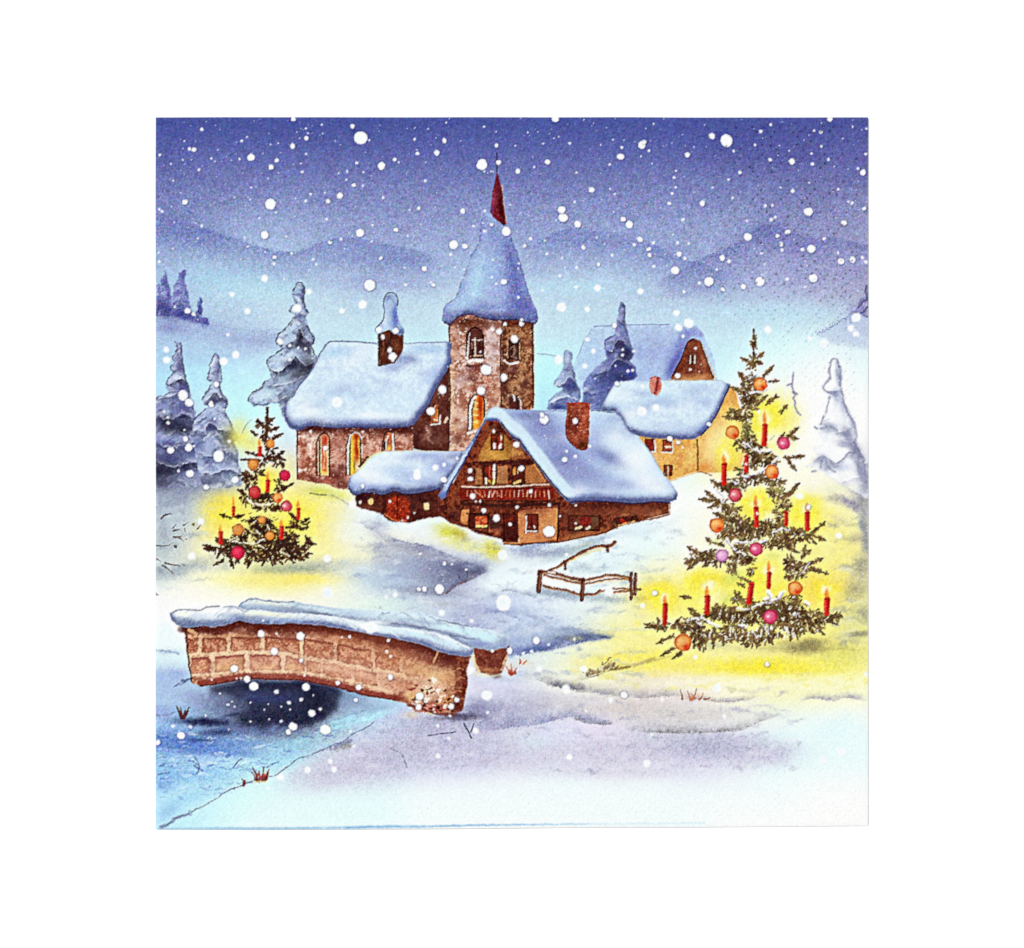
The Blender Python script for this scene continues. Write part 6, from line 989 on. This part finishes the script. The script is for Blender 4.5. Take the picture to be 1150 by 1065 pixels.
# ---------------------------------------------------------------- snowflakes
def T(x0, y0, L, k=4.841): return [(x0 + a/k, y0 + b/k, r/k) for a, b, r in L]
FL = []
FL += T(165, 120, [(298,123,10),(797,68,13),(864,118,6),(866,170,14),(875,145,5),(792,213,16),(230,229,10),(257,233,15),(203,186,6),(515,186,8),(544,165,5),(565,275,21),(707,290,13),(676,327,15),(845,354,8),(865,257,6),(671,204,4),(713,200,4),(69,261,7),(194,289,6),(130,312,5),(283,343,7),(350,281,6),(385,235,4),(503,285,6),(566,440,6),(143,402,5),(206,518,15),(671,530,31),(640,697,23),(477,492,5),(560,503,5),(890,474,7),(864,512,8),(985,512,13),(968,468,5),(700,575,6),(611,605,6),(977,611,8),(68,560,7),(83,570,7),(299,648,8),(532,710,5),(549,760,6),(645,790,6),(692,818,12),(690,853,9),(787,798,7),(903,830,8),(921,857,7),(996,738,10),(65,841,8),(641,934,19),(462,1019,15),(880,1006,16),(275,715,5),(755,706,5),(63,792,6),(140,772,5),(951,98,6),(1044,362,5),(657,390,4),(836,308,4)])
FL += T(365, 120, [(148,107,13),(192,170,38),(240,183,6),(489,176,7),(648,184,13),(608,250,16),(503,254,10),(173,305,9),(307,322,22),(381,288,11),(400,303,6),(122,352,7),(207,356,6),(115,395,6),(158,425,12),(205,430,5),(80,485,18),(16,512,13),(545,405,8),(317,494,8),(509,555,11),(460,562,5),(747,568,14),(852,315,31),(931,212,11),(946,304,15),(866,352,6),(902,352,5),(868,568,8),(905,643,11),(985,678,26),(807,648,7),(858,634,5),(867,677,9),(191,686,24),(384,670,12),(88,720,8),(27,738,11),(257,644,6),(255,733,6),(304,822,11),(699,750,25),(760,758,16),(683,802,9),(242,971,32),(537,880,15),(589,970,12),(437,967,9),(577,955,6),(448,702,6),(973,952,18),(932,963,8),(908,927,7),(912,832,7),(432,878,5),(658,87,5),(865,108,6),(560,121,5),(755,885,6),(705,873,5),(1050,880,5)])
FL += T(565, 120, [(285,66,20),(134,141,6),(217,201,6),(362,199,8),(66,213,5),(532,206,4),(598,180,5),(645,222,8),(755,207,22),(768,190,12),(793,239,8),(638,271,19),(579,313,7),(80,349,13),(240,301,16),(170,328,6),(400,358,6),(480,451,17),(318,560,22),(326,603,26),(405,638,19),(388,517,7),(605,475,6),(580,449,5),(653,611,15),(687,641,22),(744,722,15),(713,751,9),(790,775,13),(795,807,11),(817,741,9),(152,717,11),(118,755,11),(436,766,13),(508,713,6),(239,800,8),(226,727,6),(320,823,6),(401,875,8),(519,859,12),(958,800,15),(988,824,9),(935,890,24),(950,738,8),(924,695,5),(977,614,9),(905,526,10),(919,471,8),(938,438,7),(929,384,8),(940,348,6),(1002,262,16),(512,988,19),(746,1005,18),(396,980,9),(309,918,8),(215,997,7),(983,1005,8),(820,867,9),(592,808,8),(750,268,5),(818,93,5),(86,853,6),(39,534,5)])
FL += T(765, 120, [(167,161,18),(245,184,36),(432,134,10),(486,97,8),(401,207,8),(285,242,8),(482,288,10),(600,297,18),(707,255,7),(712,311,10),(759,138,10),(721,130,7),(800,285,8),(989,357,18),(961,336,8),(1003,258,7),(319,357,10),(259,395,7),(172,439,6),(115,524,16),(606,459,11),(694,414,6),(456,538,9),(495,535,8),(908,515,6),(929,523,8),(691,571,25),(995,554,12),(488,614,10),(511,601,8),(358,621,8),(884,633,15),(8,613,8),(580,682,14),(523,702,11),(543,745,14),(547,778,9),(362,708,23),(706,773,23),(658,777,10),(776,717,10),(869,839,19),(931,832,18),(1003,845,10),(985,820,9),(223,822,17),(259,841,10),(437,796,8),(194,886,7),(150,950,27),(98,959,10),(427,950,27),(717,932,25),(337,979,15),(226,993,12),(674,982,8),(853,794,8),(41,744,6),(575,938,9),(1005,120,6),(15,1005,9),(762,215,7),(587,240,5),(931,110,5),(854,449,7),(280,495,6),(452,856,5),(808,66,16),(540,440,5)])
FL += T(165, 320, [(220,142,17),(252,158,12),(152,120,7),(546,144,17),(440,272,10),(482,380,22),(415,416,24),(196,602,30),(230,639,24),(378,540,17),(348,650,17),(104,353,17),(106,410,20),(816,126,25),(776,330,10),(722,306,18),(823,345,8),(862,348,8),(775,407,10),(115,750,10),(92,688,7),(208,838,16),(227,885,23),(130,900,20),(388,932,33),(234,1026,22),(171,1012,8),(448,850,10),(1033,638,30),(254,878,7),(890,799,9),(970,886,14),(114,720,8),(204,790,6),(370,730,7),(880,520,0)])
FL += T(365, 320, [(92,142,16),(205,108,24),(240,14,20),(68,640,28),(292,243,18),(315,284,12),(383,249,18),(351,356,15),(367,389,24),(368,412,8),(638,571,24),(575,688,24),(876,462,30),(848,575,24),(945,254,18),(976,212,12),(1030,294,22),(973,503,21),(910,243,10),(735,262,9),(205,799,7),(602,994,18),(502,1040,22),(645,1058,18),(720,944,9),(790,1011,14),(1040,868,19),(918,795,10),(845,364,6),(920,790,10),(648,978,10)])
FL += T(565, 320, [(317,122,28),(457,136,15),(512,18,20),(300,407,26),(606,220,16),(457,297,13),(490,361,13),(444,443,14),(62,293,22),(100,190,10),(100,212,14),(8,212,12),(10,504,20),(83,68,8),(745,40,17),(942,153,19),(1010,210,28),(955,232,22),(979,285,9),(948,494,16),(620,538,14),(222,733,26),(335,950,16),(393,933,10),(393,742,16),(755,688,28),(828,668,20),(72,868,19),(98,997,17),(649,352,7),(649,382,9),(680,470,9),(704,465,9),(500,510,6),(710,362,9),(757,549,12),(907,838,16),(953,855,11),(470,878,10),(612,441,6),(1017,460,8),(345,905,8),(210,708,14)])
FL += T(765, 320, [(42,208,27),(470,243,22),(780,320,26),(950,178,27),(925,238,20),(950,270,18),(150,757,13),(335,14,13),(10,280,10),(78,345,8),(48,460,8),(228,20,10),(420,690,10),(700,290,14),(8,885,8)])
FL += T(165, 520, [(234,58,20),(322,131,16),(478,92,20),(294,318,20),(243,507,22),(980,520,23),(172,43,9),(983,705,32),(620,929,20),(835,942,24),(705,926,8),(692,1020,18),(632,858,8),(830,40,10)])
FL += T(365, 520, [(148,228,22),(204,125,12),(190,214,9),(622,685,28),(510,686,12),(541,686,13),(383,720,14),(648,549,11),(690,550,7),(520,494,9),(965,500,28),(970,760,46),(796,856,11),(18,522,18),(635,815,18),(250,895,34),(932,300,20),(788,45,14),(792,88,15),(803,181,17),(865,260,15),(1003,335,8),(1043,242,9),(353,209,9),(450,296,8),(420,312,6),(845,208,7),(820,210,7),(487,272,6),(767,580,7),(332,728,10),(345,965,10),(133,945,9),(92,948,6),(910,1022,9),(500,52,20),(605,30,16)])
FL += T(565, 520, [(181,965,21),(35,1022,17),(250,372,33),(150,155,13),(252,231,11),(394,230,7),(75,240,10),(38,335,10),(577,698,26),(825,708,14),(760,778,14),(345,498,10),(310,290,6),(396,330,7),(247,988,8),(388,957,8),(155,1024,10),(375,70,0),(10,500,24)])
FL += T(765, 520, [(855,395,18),(645,180,20),(690,240,14),(470,847,0)])
FL += T(165, 720, [(544,208,19),(581,246,25),(705,275,13),(864,251,23),(772,336,11),(838,318,10),(777,372,5),(896,391,21),(943,370,9),(795,466,24),(770,495,15),(970,482,30),(440,346,8),(475,356,6),(564,335,5),(237,467,11),(140,462,9),(185,516,22),(60,552,15),(692,58,22),(474,150,22),(488,205,6),(511,203,6),(353,210,6),(397,286,6),(731,437,9),(665,426,5),(638,376,5),(730,356,6),(857,187,8),(838,105,12),(562,438,6),(725,742,20),(873,700,18),(1018,700,15),(463,330,5),(905,296,5),(660,345,4),(1037,228,12),(445,480,5),(660,800,9),(320,407,7)])
FL += T(365, 720, [(12,480,24),(166,320,12),(183,253,18),(68,229,13),(353,196,15),(514,300,22),(508,360,18),(716,320,15),(686,355,17),(820,488,17),(880,295,30),(884,390,9),(680,408,8),(612,460,8),(615,624,13),(672,528,9),(50,700,17),(157,573,9),(335,57,10),(357,83,9),(1003,55,17),(912,54,9),(790,160,22),(28,655,14),(140,490,8)])
FL += T(565, 720, [(435,152,20),(343,262,26),(657,293,20),(180,5,20),(37,55,15),(197,152,17),(583,322,14),(865,318,9),(808,508,8),(780,665,22),(450,380,8),(1045,88,12),(360,632,18),(110,68,9)])
FL += T(765, 720, [(197,256,23),(467,127,13),(870,603,24),(775,645,20),(75,92,12),(235,410,12),(1005,180,12),(755,660,10)])
FL = [f for f in FL if f[2] > .3 and 176 < f[0] < 974 and 132 < f[1] < 930]
keep = []
for f in sorted(FL, key=lambda q: -q[2]):
    if all((f[0]-g[0])**2 + (f[1]-g[1])**2 > (.75*max(f[2], g[2]))**2 + 1.5 for g in keep): keep.append(f)
FL = keep
def where(x, y):
    c = ID[int((y - Y0) * S), int((x - X0) * S)]
    while PARTS[c][1] is not None: c = PARTS[c][1]
    return PARTS[c][0].replace('printed_', '').replace('_', ' ')
spots = [(x, y, r, where(x, y)) for x, y, r in FL]
small = P('printed_snowflakes', None, 'fine white printed snow specks scattered over the whole picture', 'stuff')
rng = np.random.RandomState(33)
n_ = 0
while n_ < 900:                                # fine spatter, denser in the sky
    x = rng.uniform(176, 974); y = 133 + (rng.rand() ** 1.25) * 520
    if y > 470 and rng.rand() < .5: continue
    r_ = abs(rng.normal(.35, .22)) + .18
    cur = RGB[int((y - Y0) * S), int((x - X0) * S)]
    disc(x, y, r_, cur * .35 + .65, .8, small if r_ > .75 else None, .2, .35); n_ += 1
rng = np.random.RandomState(34)
for i, (x, y, r, w_) in enumerate(spots):
    big = i < 100
    pid = P('printed_snowflake', None) if big else small
    dark = RGB[max(0, int((y - Y0) * S)), min(N-1, int((x - X0) * S))].mean() < .8
    if r > 2.2 and dark: disc(x + .3, y + .4, r + .9, '3a3c6c', .28, None, .6, .8)
    k = rng.uniform(.94, 1.06)
    r = r * .94
    disc(x, y, r * k, 'fafdff' if r > 1.2 else 'eef4fd', .95 if dark or r > 2 else .9, pid, (.55 if r > 3 else .8) if r > 2 else .4, .65 if dark else 1.2, r / k)
    if r > 5: disc(x - r*.2, y + r*.1, r * .45, 'eef8fc', .6, None, 1.5, 1.0)

# ---------------------------------------------------------------- grain of the halftone print
wash = (N12 * .014 + N5b * .020 + N3b * .020)[..., None] * np.clip((1 - RGB.min(2, keepdims=True)) * 1.6, 0, 1)
RGB[:] = np.clip(RGB * (1 + wash), 0, 1)
RGB[:] = np.clip(RGB + (RGB - blur(RGB, 1.0)) * .55 + (RGB - blur(RGB, 5.0)) * .22, 0, 1)
_r = np.random.RandomState(19)
_y, _x = np.mgrid[0:N, 0:N]
RGB[:] = RGB[np.clip(_y + _r.normal(0, .6, (N, N)).round().astype(int), 0, N-1), np.clip(_x + _r.normal(0, .6, (N, N)).round().astype(int), 0, N-1)]
del _x, _y
img = RGB.reshape(800, 2, 800, 2, 3).mean((1, 3))
rng = np.random.RandomState(77)
def gb(a, k):                                  # slight blur of noise, 800 grid
    return (a*2 + np.roll(a, 1, 0) + np.roll(a, -1, 0) + np.roll(a, 1, 1) + np.roll(a, -1, 1)) / 6 * k + a * (1-k)
nb = (np.roll(img, 1, 0) + np.roll(img, -1, 0) + np.roll(img, 1, 1) + np.roll(img, -1, 1)) / 4
nb[0] = img[0]; nb[-1] = img[-1]; nb[:, 0] = img[:, 0]; nb[:, -1] = img[:, -1]
img = np.clip(img + (img - nb) * .55, 0, 1)
lum = img.mean(2, keepdims=True)
sat = np.clip((img[..., 2:3] - img[..., 0:1]) * 2.2, 0, 1)         # blue inks show the coarsest grain
yel = np.clip((img[..., 0:1] - img[..., 2:3]) * 3, 0, 1) * np.clip(lum * 2 - .9, 0, 1)
amp = np.clip((1 - lum) * 2.6, 0, 1) ** .8 * (1 - .7 * yel)
yg = np.linspace(132, 932, 800)[:, None, None]
gray = gb(rng.normal(0, 1, (800, 800, 1)), .55) * 1.25
chro = gb(rng.normal(0, 1, (800, 800, 3)), .55) * 1.25
topq = np.interp(yg, [132, 175, 240, 330, 420, 560, 931], [.45, .62, 1.0, 1.0, .6, .5, .55])
img = img + amp * (gray * .066 + chro * .068 * (.35 + sat)) * topq
low = np.clip((yg - 790) / 20, 0, 1) * np.clip((900 - yg) / 25, 0, 1) * np.clip((1.0 - img.min(2, keepdims=True)) * 6 - .5, 0, 1)
img = img + low * (np.minimum(gray, .4) * .045 + chro * .012)
mid = np.clip(1 - abs(lum - .5) * 2, 0, 1)
img = img * (1 + mid * (1 - sat) * gray * .05)
img = np.clip(img, 0, 1).astype(np.float32)
IDs = ID[::2, ::2].copy()
# ---------------------------------------------------------------- the napkin as real paper
ALB = 0.78                                     # reflectance of unprinted tissue paper
Gn = 800
lin = np.where(img <= .04045, img / 12.92, ((img + .055) / 1.055) ** 2.4).astype(np.float32)
lin = lin * ALB

px = np.arange(Gn) + .5; px[0] = 0.0; px[-1] = 800.0
PXX, PYY = np.meshgrid(px, px)                 # photograph pixels inside the napkin
# slightly uneven cut edges
ex = lattice(Gn, 9, 51)[0] * .22; ey = lattice(Gn, 9, 52)[0] * .22
botE = np.interp(np.arange(Gn), [0, 120, 330, 480, 620, 800], [799.6, 799.8, 798.8, 797.4, 797.0, 795.6])
kb = np.clip((PYY - 770) / 30, 0, 1)
YY = PYY + kb * (botE[None, :] - 800)
XX = PXX + (ex[:, None] * (np.clip(1 - PXX / 6, 0, 1) + np.clip((PXX - 794) / 6, 0, 1)))
YY = YY + ey[None, :] * np.clip(1 - PYY / 6, 0, 1)
# relief: soft waviness, crepe of the tissue, rounded folded edge, pressed border dots
rng = np.random.RandomState(91)
crepe = rng.normal(0, 1, (Gn, Gn)); crepe = (crepe + np.roll(crepe, 1, 0) + np.roll(crepe, 1, 1)) / 3
H = lattice(Gn, 7, 61) * .00010 + lattice(Gn, 40, 62) * .000010 + crepe * .0000052
ed = np.minimum(np.minimum(PXX, 800 - PXX), np.minimum(PYY, 800 - PYY))
H -= .00012 * np.clip(1 - ed / 4.5, 0, 1) ** 2
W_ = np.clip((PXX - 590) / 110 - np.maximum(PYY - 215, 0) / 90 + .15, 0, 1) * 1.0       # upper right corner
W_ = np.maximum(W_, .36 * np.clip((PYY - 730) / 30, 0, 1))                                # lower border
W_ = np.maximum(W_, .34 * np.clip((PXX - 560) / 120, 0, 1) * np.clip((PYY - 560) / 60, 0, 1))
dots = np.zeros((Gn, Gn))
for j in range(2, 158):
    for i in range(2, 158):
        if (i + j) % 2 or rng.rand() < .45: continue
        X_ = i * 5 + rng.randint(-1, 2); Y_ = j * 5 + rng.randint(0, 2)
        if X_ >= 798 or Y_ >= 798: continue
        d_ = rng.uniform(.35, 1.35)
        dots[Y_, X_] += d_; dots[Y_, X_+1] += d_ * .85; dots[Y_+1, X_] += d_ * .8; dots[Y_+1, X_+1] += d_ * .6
H -= dots * W_ * .00036
Zv = TOP + H
co = np.stack([(XX - 400.0) * PX, (400.5 - YY) * PX, Zv], -1).astype(np.float32)
du = np.gradient(co, axis=1); dv = np.gradient(co, axis=0)
nr_ = np.cross(dv, du).astype(np.float32); nr_ /= np.linalg.norm(nr_, axis=-1, keepdims=True)
if nr_[400, 400, 2] < 0: nr_ = -nr_
co = co.reshape(-1, 3); nrm = nr_.reshape(-1, 3)
lin = lin * (1 - .62 * np.clip((dots - .1) * 1.15 * W_ * np.clip((240 - PYY) / 60, .14, 1), 0, 1))[..., None].astype(np.float32)      # shade of the pressed dots painted into the ink colour
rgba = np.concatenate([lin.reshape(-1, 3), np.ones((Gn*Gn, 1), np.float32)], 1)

def node_mat(name):
    m = bpy.data.materials.new(name); m.use_nodes = True
    return m, m.node_tree, m.node_tree.nodes['Principled BSDF']
mp, nt, bs_ = node_mat('printed_tissue')
at = nt.nodes.new('ShaderNodeVertexColor'); at.layer_name = 'ink'
tc = nt.nodes.new('ShaderNodeTexCoord')
nz = nt.nodes.new('ShaderNodeTexNoise'); nz.inputs['Scale'].default_value = 2600; nz.inputs['Detail'].default_value = 3
nt.links.new(tc.outputs['Object'], nz.inputs['Vector'])
mr = nt.nodes.new('ShaderNodeMapRange'); mr.inputs['From Min'].default_value = .3; mr.inputs['From Max'].default_value = .7
mr.inputs['To Min'].default_value = .955; mr.inputs['To Max'].default_value = 1.045
nt.links.new(nz.outputs['Fac'], mr.inputs['Value'])
vm = nt.nodes.new('ShaderNodeVectorMath'); vm.operation = 'SCALE'
nt.links.new(at.outputs['Color'], vm.inputs[0]); nt.links.new(mr.outputs['Result'], vm.inputs['Scale'])
df = nt.nodes.new('ShaderNodeBsdfDiffuse'); df.inputs['Roughness'].default_value = .3
nt.links.new(vm.outputs['Vector'], df.inputs['Color']); nt.links.new(df.outputs['BSDF'], nt.nodes['Material Output'].inputs['Surface'])
bs_.inputs['Roughness'].default_value = .9; bs_.inputs['Specular IOR Level'].default_value = 0.0

# faces of the grid, grouped by what is printed on them
idx = np.arange(Gn * Gn).reshape(Gn, Gn)
quads = np.stack([idx[1:, :-1], idx[1:, 1:], idx[:-1, 1:], idx[:-1, :-1]], -1).reshape(-1, 4)
fid = IDs[:-1, :-1].reshape(-1).astype(np.int32)
# orphans smaller than a few faces go back to their neighbour to the left
cnt = np.bincount(fid, minlength=len(PARTS))
for k in range(1, len(fid)):
    if cnt[fid[k]] < 5: fid[k] = fid[k-1]
cnt = np.bincount(fid, minlength=len(PARTS))
order = np.argsort(fid, kind='stable'); starts = np.searchsorted(fid[order], np.arange(len(PARTS) + 1))

def patch(name, faces):
    q = quads[faces]; used, inv = np.unique(q.ravel(), return_inverse=True)
    me = bpy.data.meshes.new(name)
    me.vertices.add(len(used)); me.vertices.foreach_set('co', co[used].ravel())
    n = len(q)
    me.loops.add(n * 4); me.loops.foreach_set('vertex_index', inv.astype(np.int32).ravel())
    me.polygons.add(n); me.polygons.foreach_set('loop_start', np.arange(0, n*4, 4, dtype=np.int32))
    me.polygons.foreach_set('use_smooth', np.ones(n, bool))
    me.update(calc_edges=True)
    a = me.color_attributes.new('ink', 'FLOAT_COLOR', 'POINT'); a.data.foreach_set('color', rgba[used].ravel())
    me.normals_split_custom_set_from_vertices(nrm[used])
    me.materials.append(mp)
    return bpy.data.objects.new(name, me)

root = bpy.data.objects.new('paper_napkin', None); C.objects.link(root)
root.empty_display_size = .05
root['label'] = 'square paper napkin printed with a snowy village, church, brick bridge and christmas trees'
root['category'] = 'napkin'
objs = [None] * len(PARTS)
kids = [0] * len(PARTS)
for i, p in enumerate(PARTS):
    if p[1] is not None and cnt[i]: kids[p[1]] += 1
for i, (name, par, label, kind) in enumerate(PARTS):
    if cnt[i]: o = patch(name, order[starts[i]:starts[i+1]])
    elif kids[i]: o = bpy.data.objects.new(name, None); o.empty_display_size = .01
    else: continue
    C.objects.link(o); objs[i] = o
    o.parent = root if par is None else objs[par]
    if label: o['label'] = label
    if kind: o['kind'] = kind

# the folded plies under the printed face
mw, nt, bs_ = node_mat('plain_tissue')
nz = nt.nodes.new('ShaderNodeTexNoise'); nz.inputs['Scale'].default_value = 900; nz.inputs['Detail'].default_value = 4
cr = nt.nodes.new('ShaderNodeValToRGB'); cr.color_ramp.elements[0].color = (.74, .75, .76, 1); cr.color_ramp.elements[1].color = (.80, .80, .80, 1)
tc = nt.nodes.new('ShaderNodeTexCoord'); nt.links.new(tc.outputs['Object'], nz.inputs['Vector'])
nt.links.new(nz.outputs['Fac'], cr.inputs['Fac']); nt.links.new(cr.outputs['Color'], bs_.inputs['Base Color'])
bs_.inputs['Roughness'].default_value = .9; bs_.inputs['Specular IOR Level'].default_value = .05
def ply(z0, z1, inset, seed):
    r = np.random.RandomState(seed); n = 60; ring = []
    for k in range(4):
        for t in np.arange(n) / n:
            a = 800 * t
            p = [(a, 0), (800, a), (800 - a, 800), (0, 800 - a)][k]
            ring.append(p)
    ring = np.array(ring, float)
    edge_ = np.interp(ring[:, 0], np.arange(Gn), botE)
    ring[:, 1] = np.where(ring[:, 1] > 700, ring[:, 1] - (800 - edge_) * np.clip((ring[:, 1] - 700) / 100, 0, 1), ring[:, 1])
    c = np.array([400, 399]); v = []
    prof = [(0, .35), (.25, .05), (.5, 0), (.75, .05), (1, .35)]
    for h, q in prof:
        s_ = 1 - (inset + q * 1.6) / 400
        for p in ring:
            w_ = c + (p - c) * s_
            v.append(((w_[0] - 400) * PX, (400.5 - w_[1]) * PX, z0 + (z1 - z0) * h))
    m = len(ring); f = []
    for k in range(len(prof) - 1):
        for i in range(m):
            j = (i + 1) % m
            f.append((k*m + j, k*m + i, (k+1)*m + i, (k+1)*m + j))
    f.append(tuple(range(m))); f.append(tuple((len(prof)-1)*m + i for i in range(m))[::-1])
    me = bpy.data.meshes.new('ply'); me.from_pydata(v, [], f); me.update()
    me.materials.append(mw)
    o = bpy.data.objects.new('ply', me); C.objects.link(o); o.parent = root
top_ = TOP - .0003
for k in range(3): ply(.00001 + top_ * k / 3, top_ * (k + 1) / 3 - .00002, .6 + .35 * k, 70 + k)

# ---------------------------------------------------------------- white sheet it lies on
ms, nt, bs_ = node_mat('white_sheet')
nz = nt.nodes.new('ShaderNodeTexNoise'); nz.inputs['Scale'].default_value = 60; nz.inputs['Detail'].default_value = 5
cr = nt.nodes.new('ShaderNodeValToRGB'); cr.color_ramp.elements[0].color = (.93, .93, .93, 1); cr.color_ramp.elements[1].color = (.95, .95, .95, 1)
tc = nt.nodes.new('ShaderNodeTexCoord'); nt.links.new(tc.outputs['Object'], nz.inputs['Vector'])
nt.links.new(nz.outputs['Fac'], cr.inputs['Fac']); nt.links.new(cr.outputs['Color'], bs_.inputs['Base Color'])
bs_.inputs['Roughness'].default_value = .8; bs_.inputs['Specular IOR Level'].default_value = .1
me = bpy.data.meshes.new('backdrop')
L = 6.0
me.from_pydata([(-L, -L, 0), (L, -L, 0), (L, L, 0), (-L, L, 0)], [], [(0, 1, 2, 3)]); me.update(); me.materials.append(ms)
o = bpy.data.objects.new('backdrop', me); C.objects.link(o); o['kind'] = 'structure'
o['label'] = 'plain white studio sheet under the napkin'
